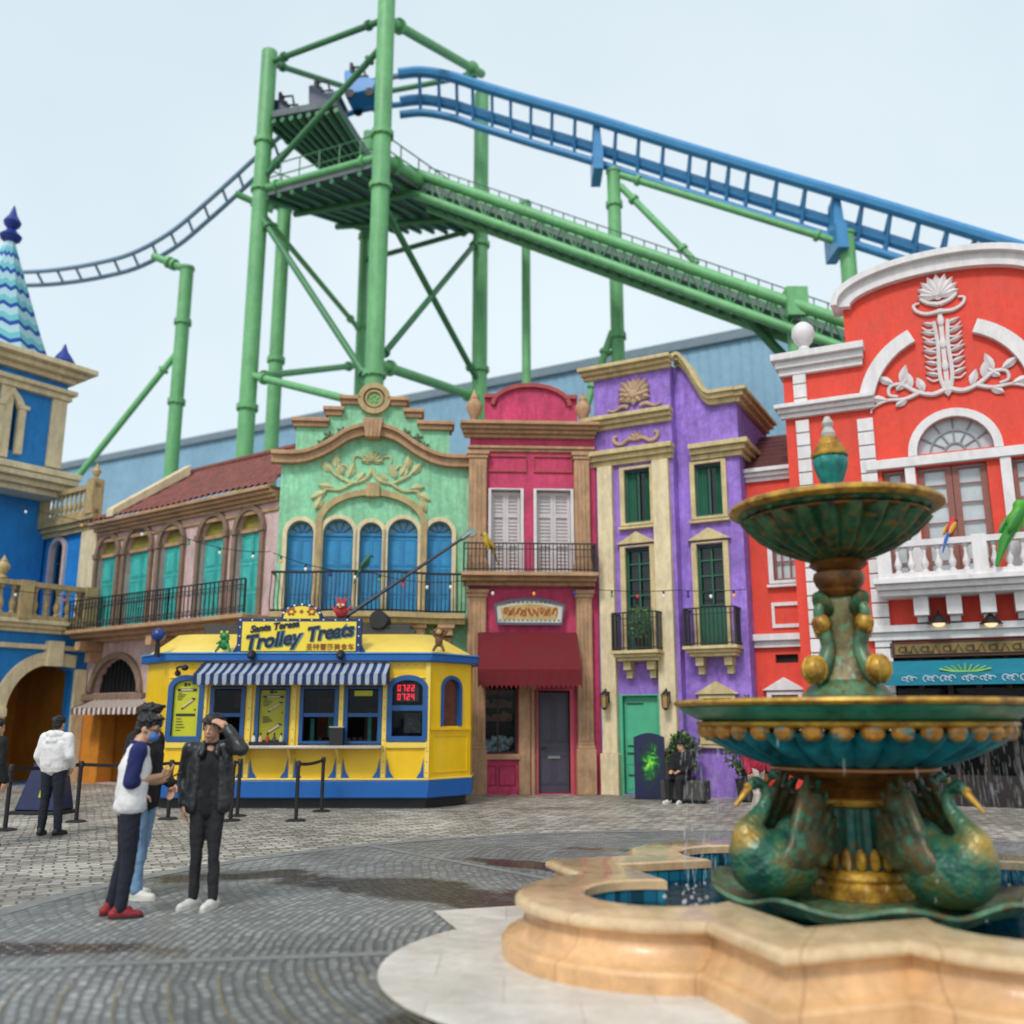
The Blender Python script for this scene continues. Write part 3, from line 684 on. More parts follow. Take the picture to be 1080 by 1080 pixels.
# big round-headed recess over the middle three
b = MB(); b.wall(outline, [arch(x, w, zb_, zs) for x, w, zb_, zs in doors], 0, .35)
b.box(.02, W-.02, 2.6, 3, 0, zA); b.box(.01, .3, .352, 2.598, 0, zA); b.box(W-.3, W-.01, .352, 2.598, 0, zA)
b.build('wall', GREENW, rt)
for x, w, zb_, zs in doors:
    d = panel_door(x-w/2, x+w/2, zb_, zs-.02, .16, ((.04,.27),(.31,.6),(.64,.95)), 2).build('arched_door', BLUED, rt)
    MB().prism([(x-w/2, zs), (x+w/2, zs)]+[(x+w/2*math.cos(math.pi*i/14), zs+w/2*math.sin(math.pi*i/14)) for i in range(1, 14)], .2, .24).build('fanlight', mat('sky_pane', (120,170,205), .2, .1, 3, 0), d)
    b = MB(); b.box(x-w/2, x+w/2, .12, .19, zs-.03, zs+.03)
    for k in (1, 2, 3, 4): q = math.pi*k/5; b.tube([(x+.08*math.cos(q), .18, zs+.08*math.sin(q)), (x+w/2*math.cos(q), .18, zs+w/2*math.sin(q))], .018, 5)
    b.band([(x+.1*math.cos(math.pi*i/8), zs+.1*math.sin(math.pi*i/8)) for i in range(8, -1, -1)], .035, .15, .2)
    b.build('glazing_bar', BLUED, d)
    MB().band(archpath(x, w+.1, zb_, zs, w/2+.05), .1, -.07, .2).build('architrave', CREAM, rt)
ap = gp([(285, 745), (770, 745), (530, 605)])
aw_, ax_ = ap[1][0]-ap[0][0], (ap[0][0]+ap[1][0])/2
b = MB(); b.band([(ap[0][0]+.02, zf(395, 655)), (ap[0][0]+.02, ap[0][1])]+[(ax_-(aw_/2-.02)*math.cos(math.pi*i/24), ap[0][1]+(ap[2][1]-ap[0][1])*math.sin(math.pi*i/24)) for i in range(25)]+[(ap[1][0]-.02, ap[0][1]), (ap[1][0]-.02, zf(395, 655))], .15, -.12, .02)
b.box(ax_-.16, ax_+.16, -.2, .02, ap[2][1]-.12, ap[2][1]+.22)
b.build('great_arch', OCHRE, rt, bevel=.012)
cp = gp([(75, 455), (180, 457), (250, 445), (330, 410), (410, 360), (470, 338), (500, 334)])
cp = spline(cp, 5); cpr = [(2*xm-x, z) for x, z in cp[::-1]]
b = MB(); b.band(cp, .2, -.2, .02); b.band([(x, z+.14) for x, z in cp], .1, -.3, .025); b.band(cpr, .2, -.2, .02); b.band([(x, z+.14) for x, z in cpr], .1, -.3, .025)
b.build('curved_cornice', TAN, rt, bevel=.012)
kz = G.p(395, 456)[1]
b = MB(); b.prism([(xm-.17, kz-.22), (xm+.17, kz-.22), (xm+.24, kz+.26), (xm-.24, kz+.26)], -.38, .02)
for k in (-.1, 0, .1): b.box(xm+k-.02, xm+k+.02, -.4, -.37, kz-.2, kz+.22)
b.build('keystone', TAN, rt, bevel=.012)
for sgn in (0, 1):
    for (a, bb, dx) in ((s1, s2, .12), (s2, s3, .12), (s3, (xm-.36, s3[1]), .08)):
        x0, x1 = a[0]-dx, bb[0]+.05
        if sgn: x0, x1 = 2*xm-x1, 2*xm-x0
        b = MB(); b.box(x0+.05, x1-.05, -.1, .4, a[1]-.02, a[1]+.09); b.box(x0, x1, -.17, .45, a[1]+.092, a[1]+.19); b.build('gable_step', TAN, rt, bevel=.015)
b = MB(); mz = cen[1]
b.prism([(xm+.4*math.cos(math.pi*2*i/28), mz+.4*math.sin(math.pi*2*i/28)) for i in range(28)], -.06, .35)
b.band([(xm+.33*math.cos(2*math.pi*i/28), mz+.33*math.sin(2*math.pi*i/28)) for i in range(28)], .13, -.17, .0, closed=True)
b.band([(xm+.2*math.cos(2*math.pi*i/24), mz+.2*math.sin(2*math.pi*i/24)) for i in range(24)], .05, -.14, .0, closed=True)
b.build('medallion', OCHRE, rt)
b = MB(); b.prism([(xm+.17*math.cos(2*math.pi*i/20), mz+.17*math.sin(2*math.pi*i/20)) for i in range(20)], -.09, -.055)
for k in range(5): b.ell((xm+.08*math.cos(k*1.257+1.57), -.095, mz+.08*math.sin(k*1.257+1.57)), (.04, .02, .04), 8, 5)
b.build('medallion_flower', mat('sage_plaster', (150,190,120), .8, .15, 4, .2), rt)
# plaster scrolls
b = MB(); bz = gp([(0, 0)])
def both(P, r0, r1):
    Q = gp(P); scrollwork(b, G, Q, -.02, r0, r1); scrollwork(b, G, [(2*xm-x, z) for x, z in Q], -.02, r0, r1)
both([(530,490),(505,540),(440,560),(390,535),(370,500),(400,478),(425,500)], .05, .03)
both([(440,560),(380,590),(320,590),(295,620),(290,650)], .05, .025)
both([(510,470),(480,440),(450,440),(445,465)], .04, .02)
both([(345,500),(360,520),(400,545)], .03, .05)
for x, y, a, l in ((345,510,2.3,.35),(365,490,1.6,.35),(420,535,1.2,.4),(460,555,.9,.3),(320,600,3.6,.4),(300,625,4.3,.35),(350,580,3.0,.35),(395,520,2,.3)):
    px_, pz_ = gp([(x, y)])[0]; leaf(b, px_, pz_, a, l, .22, -.03); leaf(b, 2*xm-px_, pz_, math.pi-a, l, .22, -.03)
px_, pz_ = gp([(535, 440)])[0]
for k in range(7): leaf(b, xm, pz_-.12, R(k*30), .28, .14, -.04)
b.build('plaster_scroll', mat('straw_plaster', (208,208,152), .75, .18, 4, .3, 30, grime=.3), rt)
for s_ in (0, 1):
    for x, y in ((300,380),(330,345),(365,350),(390,325),(345,372)):
        q = gp([(x, y)])[0]; b = MB()
        for k in range(5): leaf(b, 2*xm-q[0] if s_ else q[0], q[1], k*1.257+.4*s_, .14, .09, -.02)
        b.build('painted_flower', mat('grey_green_plaster', (120,150,120), .8, .15, 4, .2), rt)
# bowed balcony
zb_ = G.z(395, 645, .8); zr_ = G.z(395, 602, .9); xl, xr = G.x(281, 620, .6), G.x(491, 620, .6)
xl = max(xl, .0)
def bow(t): return -.55-.28*math.exp(-((t-.5)/.26)**4)
b = MB(); pts = [(xl+(xr-xl)*i/24, bow(i/24)-.1) for i in range(25)]
b.slab(pts+[(xr, .02), (xl, .02)], zb_-.12, zb_); b.slab([(x, y+.12) for x, y in pts]+[(xr, .03), (xl, .03)], zb_-.24, zb_-.122)
b.build('balcony_floor', OCHRE, rt)
b = MB()
for i in range(49):
    t = i/48; x = xl+(xr-xl)*t; y = bow(t)
    b.tube([(x, y, zr_), (x, y-.02, zr_-.25), (x, y-.14, zb_+.3), (x, y-.12, zb_+.15), (x, y, zb_)], .012, 5)
b.tube([(xl+(xr-xl)*i/32, bow(i/32), zr_) for i in range(33)], .028, 6); b.tube([(xl+(xr-xl)*i/32, bow(i/32), zb_+.04) for i in range(33)], .02, 6)
for x in (xl, xr): b.tube([(x, bow(0), zr_), (x, 0, zr_)], .025, 6); b.tube([(x, bow(0), zb_+.04), (x, 0, zb_+.04)], .02, 6)
b.build('balcony_railing', IRON, rt)
for u in (333, 441, 470):
    x = G.x(u, 668); b = MB(); b.box(x-.16, x+.16, -.5, .02, zb_-.5, zb_-.245); b.box(x-.2, x+.2, -.56, .015, zb_-.34, zb_-.25); b.prism([(x-.13, zb_-.95), (x+.13, zb_-.95), (x+.13, zb_-.52), (x-.13, zb_-.52)], -.25, .012)
    b.build('bracket', TAN, rt, bevel=.01)

# ---------------------------------------------------------------- beige house with turquoise doors
br = G.world(-.02, -.12, 0); ba = R(-36); Bd = Vector((math.cos(ba), math.sin(ba), 0))
B = Facade('beige_house', 'long beige house with red tiled roof, turquoise arched doors and an iron balcony', 'house', (br.x, br.y), ba)
bw = -B.x(98, 640); B.P = B.P-Bd*bw; B.root.location = B.P; rt = B.root; W = bw; BEIGE = B
zp = lambda x, y, o=0: B.p(x/3.6, 430+y/3.6, o)
zT = (zp(1035, 335)[1]+zp(380, 440)[1])/2
zfl = (B.z(250, 652)+B.z(90, 669))/2
bd = []
for cx, wd, ys in ((415,72,545),(530,92,527),(655,82,515),(812,92,494),(950,92,474)):
    x, zs = zp(cx, ys); w = B.x((cx+wd/2)/3.6, 600)-B.x((cx-wd/2)/3.6, 600); bd.append([x, w*1.0, zfl, zs])
zs_ = sum(d[3] for d in bd)/5
for d in bd: d[3] = zs_
gx0, gx1 = B.x(103, 800), B.x(146, 800); gz = B.z(120, 742)
fa = (B.x(96, 725), B.x(150, 725)); 
fx = (fa[0]+fa[1])/2; fw = (fa[1]-fa[0])*.92
b = MB(); b.wall(rect(0, W, 0, zT), [arch(x, w, zb_, zs) for x, w, zb_, zs in bd]+[rect(gx0, gx1, .02, gz), [(fx-fw/2, gz+.28), (fx+fw/2, gz+.28)]+[(fx+fw/2*math.cos(math.pi*i/14), gz+.28+fw*.42*math.sin(math.pi*i/14)) for i in range(1, 14)]], 0, .4)
b.box(.02, W-.02, 3.2, 3.6, 0, zT); b.box(.01, .3, .402, 3.198, 0, zT); b.box(W-.3, W-.01, .402, 3.198, 0, zT); b.box(.302, W-.302, .41, 3.19, zfl-.1, zfl-.02)
b.build('wall', BEIGEW, rt)
OLIVE = mat('olive_fanlight', (150,140,60), .3, .2, 4, 0)
for x, w, zb_, zs in bd:
    d = panel_door(x-w/2, x+w/2, zb_, zs-.05, .14, ((.05,.28),(.33,.62),(.67,.94)), 2).build('arched_door', TURQ, rt)
    MB().prism([(x-w/2, zs), (x+w/2, zs)]+[(x+w/2*math.cos(math.pi*i/12), zs+w/2*math.sin(math.pi*i/12)) for i in range(1, 12)], .12, .16).build('fanlight', OLIVE, d)
    MB().box(x-w/2, x+w/2, .06, .13, zs-.06, zs+.03).build('transom', TAN, d)
    b = MB(); b.band(archpath(x, w+.14, zb_, zs), .13, -.09, .2); b.box(x-w/2-.16, x-w/2+.02, -.13, .02, zs-.1, zs+.04); b.box(x+w/2-.02, x+w/2+.16, -.13, .02, zs-.1, zs+.04)
    b.build('architrave', mat('brown_stone', (150,124,104), .75, .16, 3, .3, 30, grime=.4), rt)
b = MB(); cornice(b, 0, W, zT-.28, zT+.06, .4, 4, 0); b.box(.0, W, -.05, .015, zT-.5, zT-.4); b.build('cornice', TAN, rt, bevel=.012)
# barrel tile roof
ridge = (B.z(287, 488, -2.4)+B.z(170, 500, -2.4))/2; 
def roof(b, x0, x1, za, zb2, y0, y1, n, rows=10):
    def fn(u, v):
        x = x0+(x1-x0)*u; k = u*n; s_ = abs(math.sin(math.pi*k)); vv = v*rows; st = (vv-math.floor(vv)) if v < 1 else 1
        return (x, y0+(y1-y0)*v, za+(zb2-za)*v+.08*s_-.035*st+.02*math.sin(math.floor(k)*12.9+math.floor(vv)*4.1))
    b.grid(fn, n*6, rows*4); return b
b = MB(); nt_ = int(W/.24); roof(b, 0, W, zT+.07, ridge, -.36, 2.4, nt_)
b.box(0, W, -.3, 2.35, zT-.02, zT+.062); b.tube([(0, 2.4, ridge+.04), (W, 2.4, ridge+.04)], .12, 8); b.build('tiled_roof', TILE, rt)
b = MB(); xg = B.x(131, 520); xg = min(max(xg, .4), W)
b.add([(xg-.16, -.4, zT+.1), (xg+.16, -.4, zT+.1), (xg+.16, 2.0, ridge-.2), (xg-.16, 2.0, ridge-.2), (xg-.16, -.4, zT+.34), (xg+.16, -.4, zT+.34), (xg+.16, 2.0, ridge+.12), (xg-.16, 2.0, ridge+.12)], [(0,3,2,1),(4,5,6,7),(0,1,5,4),(1,2,6,5),(2,3,7,6),(3,0,4,7)])
b.build('roof_coping', CREAM, rt, bevel=.02)
b = MB(); cornice(b, 0, W, zfl-.3, zfl-.02, .9, 3, 0, .0); b.build('balcony_floor', TAN, rt, bevel=.012)
zr_ = (B.z(280, 610, .85)+B.z(95, 628, .85))/2
xs = [.02, W*.36, W*.62, W-.02]
b = MB()
for i in range(3): 
    q = railing_flat(xs[i], xs[i+1], zfl, zr_, -.84, 18, scroll=True); b.add(q.v, q.f)
b.build('balcony_railing', IRON, rt)
for x in (.6, W*.5, W-.6):
    b = MB(); b.box(x-.12, x+.12, -.7, .02, zfl-.55, zfl-.305); b.box(x-.09, x+.09, -.4, .015, zfl-.85, zfl-.552); b.build('bracket', TAN, rt, bevel=.01)
# street level: fanlight, orange doorway, striped awning
f_ = MB().prism([(fx-fw/2, gz+.28), (fx+fw/2, gz+.28)]+[(fx+fw/2*math.cos(math.pi*i/14), gz+.28+fw*.42*math.sin(math.pi*i/14)) for i in range(1, 14)], .2, .23).build('fan_window', DKPANE, rt)
b = MB()
for k in range(1, 12): x = fx-fw/2+fw*k/12; b.box(x-.015, x+.015, .15, .2, gz+.28, gz+.28+fw*.42*math.sqrt(max(0, 1-((x-fx)/(fw/2))**2)))
b.build('window_bars', IRON, f_)
b = MB(); b.band([(fx-fw/2-.06, gz+.28)]+[(fx-(fw/2+.06)*math.cos(math.pi*i/18), gz+.28+(fw*.42+.06)*math.sin(math.pi*i/18)) for i in range(19)]+[(fx+fw/2+.06, gz+.28)], .17, -.1, .02); b.box(fx-fw/2-.3, fx+fw/2+.3, -.14, .02, gz+.1, gz+.26)
b.build('arch_moulding', mat('brown_stone', (150,124,104)), rt)
b = MB(); b.box(gx0+.001, gx0+.03, -.015, .41, 0, gz-.01); b.box(gx0-.9, gx0-.002, -.02, .2, .0, gz-.02); b.box(gx0-.2, gx0-.03, .402, 2.6, 0, gz); b.box(gx1+.002, gx1+.5, -.018, .2, 0, gz-.02); b.box(gx0-.02, gx1+.02, 2.2, 2.3, 0, gz); b.box(gx1+.03, gx1+.2, .402, 2.6, 0, gz)
b.build('doorway_wall', ORANGEW, rt)
MB().box(gx0+.35, gx1-.1, 2.1, 2.18, 0, gz-.5).build('inner_door', WOODDK, rt)
sax0, sax1 = B.x(84, 735, .5), B.x(152, 735, .5)
def striped(x0, x1, ztop, zlow, zval, o0, o1, n, mA, mB, parent, name='striped_awning', scal=True):
    A, C = MB(), MB()
    for i in range(n):
        q = A if i % 2 == 0 else C; u0, u1 = x0+(x1-x0)*i/n, x0+(x1-x0)*(i+1)/n; k = 6
        q.grid(lambda u, v: (u0+(u1-u0)*u, -(o0+(o1-o0)*v), ztop+(zlow-ztop)*v-.02*math.sin(math.pi*v)), 1, 5)
        q.grid(lambda u, v: (u0+(u1-u0)*u, -o1-.006*math.sin(v*3+i), zlow+(zval-zlow)*v*((.8+.2*math.sin(math.pi*u)) if scal else 1)), k, 2)
    for x in (x0, x1): A.add([(x, -o0, ztop), (x, -o1, zlow), (x, -o1, zval+.02), (x, -o0, zval+.04)], [(0,1,2,3)])
    a = A.build(name, mA, parent); C.build('pale_stripe', mB, a)
    b = MB(); b.tube([(x0, -o1+.02, zlow-.03), (x1, -o1+.02, zlow-.03)], .015, 6); b.build('awning_bar', IRON, a); return a
striped(sax0, sax1, gz+.12, gz-.12, gz-.3, .08, .7, 26, mat('brown_canvas', (112,70,58), .85, .1, 3, .1), mat('offwhite_canvas', (222,214,206), .85, .06, 3, .1), rt)
no = thing('wall_notice', 'round white notice with dark ring on the orange doorway wall', 'sign', B.world(gx0-.35, .025, 1.95), ba)
MB().prism([(.15*math.cos(2*math.pi*i/20), .19*math.sin(2*math.pi*i/20)) for i in range(20)], -.012, 0).build('plate', WHITE, no)
MB().band([(.08*math.cos(2*math.pi*i/16), .09*math.sin(2*math.pi*i/16)) for i in range(16)], .035, -.018, -.01, closed=True).build('ring_mark', IRON, no)
# ---------------------------------------------------------------- blue tower house with the arcade
ta = R(54); K = BEIGE.world(0, .02, 0)
T = Facade('blue_tower_house', 'bright blue tower house with cream trim, zigzag spire and orange arcade under a balcony', 'house', (K.x, K.y), ta)
rt = T.root; LX = -8.5
zbf = T.z(45, 655, .1)                      # balcony floor
zbr = T.z(45, 616, .1)                      # balcony rail top
ac = T.x(54, 697); aL = T.x(4, 745); aR = -.36
atop = T.z(54, 701); aspr = T.z(6, 752)
arc = [(aL, .02), (aR, .02), (aR, atop-.25)]+[(ac+(aR-ac)*math.cos(math.pi/2*i/10), atop-.25+.25*math.sin(math.pi/2*i/10)) for i in range(1, 11)]+[(ac-(ac-aL)*math.sin(math.pi/2*i/12), aspr+(atop-aspr)*math.cos(math.pi/2*i/12)) for i in range(1, 13)]
b = MB(); b.wall([(LX, 0), (0, 0), (0, zbf-.3), (LX, zbf-.3)], [arc, arch(aL-2.6, 2.6, .02, aspr, 1.0)], 0, .4)
b.box(LX, 0, .402, 5.8, zbf-.55, zbf-.32)
zTow = T.z(5, 478, -2.6)
b.box(LX, -.02, 3.0, 6.0, zbf-.3, zTow); b.build('wall', BLUEW, rt)
b = MB(); b.box(LX, .3, 3.6, 3.9, 0, zbf-.56); b.box(-.02, .25, .402, 3.598, 0, zbf-.56); b.box(LX-.3, LX, .402, 3.598, 0, zbf-.56); b.build('arcade_wall', ORANGEW, rt)
dx_ = T.x(76, 790, -3.5); MB().box(dx_-.55, dx_+.45, 3.5, 3.59, 0, 2.35).build('arcade_door', WOODDK, rt)
b = MB(); b.band([(aL, .0)]+arc[::-1][:24]+[], .001, -.01, .01)
b = MB(); ap_ = [(aL-.16, .0), (aL-.16, aspr)]+[(ac-(ac-aL+.16)*math.cos(math.pi/2*i/12), aspr+(atop+.16-aspr)*math.sin(math.pi/2*i/12)) for i in range(1, 13)]+[(aR, atop+.1)]
b.band(ap_, .34, -.1, .02); b.box(ac-.22, ac+.22, -.22, .02, atop-.05, atop+.62); b.box(aR+.01, -.01, -.09, .41, 0, atop-.1)
b.box(aL-.75, aL+.02, -.16, .018, aspr-.1, aspr+.12); b.box(aL-.7, aL-.32, -.09, .016, 0, aspr-.102)
b.band(archpath(aL-2.6, 2.9, 0, aspr, 1.15), .3, -.09, .02)
b.build('arch_trim', CREAM, rt, bevel=.012)
b = MB(); cornice(b, LX, -.0, zbf-.32, zbf, .34, 3, 0); b.box(LX, 0, -.12, .016, zbf-.75, zbf-.62); b.build('balcony_floor', CREAM, rt, bevel=.012)
b = MB(); b.box(LX, -.02, -.34, -.1, zbr-.13, zbr); b.box(LX, -.02, -.32, -.12, zbf+.002, zbf+.12)
n_ = 26
for i in range(n_):
    x = -.25-i*.3
    if i % 6 == 0: b.box(x-.17, x+.17, -.38, -.07, zbf+.003, zbr+.02)
    else: baluster(b, x, -.22, zbf+.121, zbr-.131, .085)
urn(b, T.x(3, 600, .2), -.22, zbr+.02, .6, .17)
b.build('balustrade', OCHRE, rt)
# upper stage (belvedere)
xr_ = T.x(66, 430, -2.3); zc_lo = T.z(66, 478, -2.3); zc_hi = T.z(66, 402, -2.3)
zl1, zl0 = T.z(70, 494, -2.0), T.z(70, 512, -2.0); zu0 = T.z(64, 411, -2.2); zu1 = zu0+.5
b = MB(); nx = T.x(8, 450, -2.3); nz0, nz1 = T.z(8, 474, -2.3), T.z(8, 425, -2.3)
b.wall(rect(LX, xr_, zl0, zu1), [arch(nx, .42, nz0, nz1-.15)], 2.3, 2.6); b.box(LX, xr_, 5.6, 5.9, zl0, zu1); b.box(xr_-.3, xr_-.002, 2.602, 5.598, zl0, zu1); b.build('belvedere_wall', BLUEW, rt)
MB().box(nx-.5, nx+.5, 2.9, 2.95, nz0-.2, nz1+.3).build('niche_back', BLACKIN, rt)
b = MB(); b.band([(nx-.32, nz0-.1), (nx-.32, nz1-.1), (nx-.2, nz1+.12), (nx, nz1+.38), (nx+.2, nz1+.12), (nx+.32, nz1-.1), (nx+.32, nz0-.1)], .2, 2.14, 2.32)
b.box(nx-.5, nx-.18, 2.1, 2.3, nz1-.12, nz1); b.box(nx+.18, nx+.5, 2.1, 2.3, nz1-.12, nz1); b.build('window_surround', CREAM, rt, bevel=.01)
b = MB()
for x in (xr_-.36, xr_-1.9, xr_-3.4): b.box(x, x+.38, 2.2, 2.32, zl1, zu0)
b.box(xr_-.001, xr_+.1, 2.2, 2.7, zl1, zu0)
b.build('corner_pilaster', CREAM, rt, bevel=.012)
b = MB(); h = (zl1-zl0)
for i in range(3): b.box(LX, xr_+.15*(i+1), 2.3-.2*(i+1), 6.0+.1*i, zl0+h*i/3-.4, zl0+h*(i+1)/3-.4-.002)
b.box(LX, xr_+.5, 1.66, 6.3, zl0+h-.39, zl0+h-.2)
b.build('lower_cornice', CREAM, rt, bevel=.02)
b = MB(); h = .5; b.box(LX, xr_+.2, 2.12, 6.0, zu0-.32, zu0-.14)
b.box(LX, xr_+.3, 2.0, 6.1, zu0-.138, zu0-.0)
for i in range(3): b.box(LX, xr_+.22*(i+1), 2.25-.22*(i+1), 6.0+.15*i, zu0+.22+h*i/3, zu0+.22+h*(i+1)/3-.002)
b.build('upper_cornice', CREAM, rt, bevel=.02)
b = MB(); b.box(LX, xr_+.06, 2.22, 5.9, zu0+.002, zu0+.218); b.build('frieze', BLUEW, rt)
ztc = zu0+.22+h
# spire
def zig():
    m = bpy.data.materials.new('zigzag_tiles'); m.use_nodes = True; nt = m.node_tree; N, L = nt.nodes, nt.links; bs = N['Principled BSDF']; bs.inputs['Roughness'].default_value = .35
    tc = N.new('ShaderNodeTexCoord'); sp = N.new('ShaderNodeSeparateXYZ'); L.new(tc.outputs['Object'], sp.inputs[0])
    def M(op, a, b_=None):
        n = N.new('ShaderNodeMath'); n.operation = op
        for i, q in enumerate((a, b_)):
            if q is None: continue
            if isinstance(q, (int, float)): n.inputs[i].default_value = q
            else: L.new(q, n.inputs[i])
        return n.outputs[0]
    th = M('ARCTAN2', sp.outputs[1], sp.outputs[0])
    w = M('ADD', M('MULTIPLY', sp.outputs[2], 1.55), M('MULTIPLY', M('PINGPONG', M('MULTIPLY', th, 5.1), 1.0), .2))
    f = M('FRACT', w); r = N.new('ShaderNodeValToRGB'); r.color_ramp.interpolation = 'CONSTANT'; e = r.color_ramp
    e.elements[0].position = 0; e.elements[0].color = (*lin((16,66,164)), 1); e.elements[1].position = .24; e.elements[1].color = (*lin((112,196,206)), 1)
    q = e.elements.new(.58); q.color = (*lin((176,216,228)), 1); L.new(f, r.inputs[0]); L.new(r.outputs[0], bs.inputs['Base Color'])
    bp = N.new('ShaderNodeBump'); bp.inputs['Distance'].default_value = .05; L.new(M('FRACT', M('MULTIPLY', sp.outputs[2], 6.2)), bp.inputs['Height']); L.new(bp.outputs[0], bs.inputs['Normal'])
    return m
sx_ = T.x(-3, 365, -4.3); dpt = 4.3
srx = abs(T.x(49, 366, -4.3)-sx_)*.86+.42
zap = T.z(4, 250, -4.3)
MB().lathe([(srx, 0), (srx*.72, (zap-ztc)*.28), (srx*.3, (zap-ztc)*.74), (.12, zap-ztc)], 8, (0, 0, 0)).build('spire', zig(), rt, loc=(sx_, dpt, ztc), ang=20)
NAVY = mat('navy_finial', (22,52,150), .4, .15, 5, .1, 30)
b = MB(); b.lathe([(.16,0),(.3,.1),(.34,.22),(.2,.36),(.12,.46),(.24,.6),(.27,.72),(.13,.95),(.02,1.3)], 14, (sx_, dpt, zap-.1)); b.build('finial', NAVY, rt)
b = MB(); px_, py_ = T.x(68, 372, -2.4), 2.4; b.lathe([(.12,0),(.14,.1),(.3,.16),(.34,.25),(.22,.45),(.1,.62),(.02,.85)], 12, (px_, py_, ztc)); b.build('corner_finial', NAVY, rt)
# block with the small arched window, on the line of the beige house (its own little front)
Wb = thing('blue_corner_house', 'small blue upper storey with one arched window and roof balustrade beside the beige house', 'house', BEIGE.P-BEIGE.d*3.2, BEIGE.a); 
off = 3.2
def bx(u, v, o=0): p_ = BEIGE.p(u, v, o); return (p_[0]+off, p_[1])
zt0, zt1 = bx(60, 567)[1], bx(60, 553)[1]
wx, wz1 = bx(60.5, 582); wz0 = bx(60.5, 622)[1]; ww = bx(69, 600)[0]-bx(51, 600)[0]
b = MB(); b.wall(rect(0, off-.02, zbf-.25, zt1), [arch(wx, ww*.72, zbf-.1, wz1)], .05, .35); b.box(.01, off-.03, 2.9, 3.2, zbf-.25, zt1); b.box(off-.32, off-.03, .352, 2.898, zbf-.25, zt1); b.box(.012, .3, .352, 2.898, zbf-.25, zt1); b.build('wall', BLUEW, Wb)
MB().box(bx(27, 590)[0], bx(41, 590)[0], -.06, .06, zbf, zt0).build('pilaster', CREAM, Wb, bevel=.012); MB().box(bx(86, 590)[0], off-.03, -.08, .06, zbf, zt0).build('pilaster', CREAM, Wb, bevel=.012)
b = MB(); cornice(b, -.05, off-.03, zt0, zt1, .28, 3, 0); zbt = bx(60, 523)[1]
b.box(-.05, off-.03, -.26, -.06, zbt-.14, zbt); b.box(-.05, off-.03, -.24, -.08, zt1+.002, zt1+.14)
b.box(off-.4, off-.03, -.32, .02, zt1+.003, zbt+.12); b.box(-.05, .3, -.3, .0, zt1+.003, zbt+.05)
for i in range(9): baluster(b, .5+i*.25, -.16, zt1+.141, zbt-.141, .07)
urn(b, off-.22, -.15, zbt+.12, .5, .13); b.build('balustrade', OCHRE, Wb)
w_ = MB().prism(arch(wx, ww*.72, zbf-.1, wz1), .2, .23).build('arched_window', DKPANE, Wb)
MB().band(archpath(wx, ww*.72+.1, zbf-.1, wz1), .13, -.03, .12).build('frame', mat('rose_white', (220,196,190), .6, .1, 3, .1), w_)
b = MB(); b.box(wx-.012, wx+.012, .16, .2, zbf, wz1+ww*.3); b.box(wx-ww*.36, wx+ww*.36, .16, .198, wz1-.35, wz1-.32); b.build('glazing_bar', DKGREEN, w_)

# ---------------------------------------------------------------- purple house
pp = uY(634.5, 22.4); V = Facade('purple_house', 'tall narrow purple house with cream pilasters, swooping top cornice and small iron balconies', 'house', pp, R(-28))
rt = V.root; RO = -.32                              # the right half stands a little behind the left
xl_, xm_ = 0.0, V.x(714, 600); xe = V.x(786, 600, RO)
zv_ = lambda u, v, o=0.: V.z(u, v, o)
zk0, zk1 = zv_(668, 489), zv_(668, 474)            # lower cornice
zp0, zp1 = zv_(668, 450), zv_(668, 437)            # parapet cornice
zh = (zv_(640, 392)+zv_(712, 377))/2                # top
zlow = zv_(782, 420, RO)
lw = [rect(V.x(658.5, 520), V.x(687, 520), zv_(672, 551), zv_(672, 495)), rect(V.x(660, 620), V.x(688, 620), zv_(672, 688), zv_(672, 578)), rect(V.x(656, 780), V.x(697, 780), .02, zv_(676, 733))]
rw = [rect(V.x(733, 520, RO), V.x(763, 520, RO), zv_(748, 544, RO), zv_(748, 489, RO)), rect(V.x(736, 620, RO), V.x(766, 620, RO), zv_(750, 684, RO), zv_(750, 574, RO)), rect(V.x(742, 740, RO), V.x(772, 740, RO), 1.2, zv_(757, 737, RO))]
def swoop(x0, x1, za, zb2, n=20):
    out = []
    for i in range(n+1):
        t = i/n; s_ = 0 if t < .12 else (1 if t > .62 else (t-.12)/.5); s_ = s_*s_*(3-2*s_)
        out.append((x0+(x1-x0)*t, za+(zb2-za)*s_+(.06*math.sin(math.pi*min(1, t/.2)) if t < .2 else 0)))
    return out
sw = swoop(xm_, xe, zh-.1, zlow)
b = MB(); b.wall(rect(xl_, xm_, 0, zh-.1), lw, 0, .35)
b.wall([(xm_+.002, 0), (xe, 0)]+sw[::-1][:-1]+[(xm_+.002, zh-.1)], rw, -RO, -RO+.35)
b.box(xm_-.1, xm_-.003, .352, 3.3, 0, zh-.12); b.box(xe-.3, xe-.002, -RO+.352, 3.3, 0, zlow-.05); b.box(.02, xe-.303, 3.0, 3.302, 0, zlow-.1); b.box(.02, .3, .352, 2.998, 0, zlow)
b.build('wall', PURPW, rt)
TRIM = mat('straw_trim', (226,204,150), .7, .14, 3, .25, 40, grime=.45, gcol=(96,76,44))
b = MB(); cornice(b, xl_-.2, xm_, zk0, zk1, .3, 3, .05); b.build('lower_cornice', TRIM, rt, bevel=.012)
b = MB(); h3 = (zk1-zk0)/3
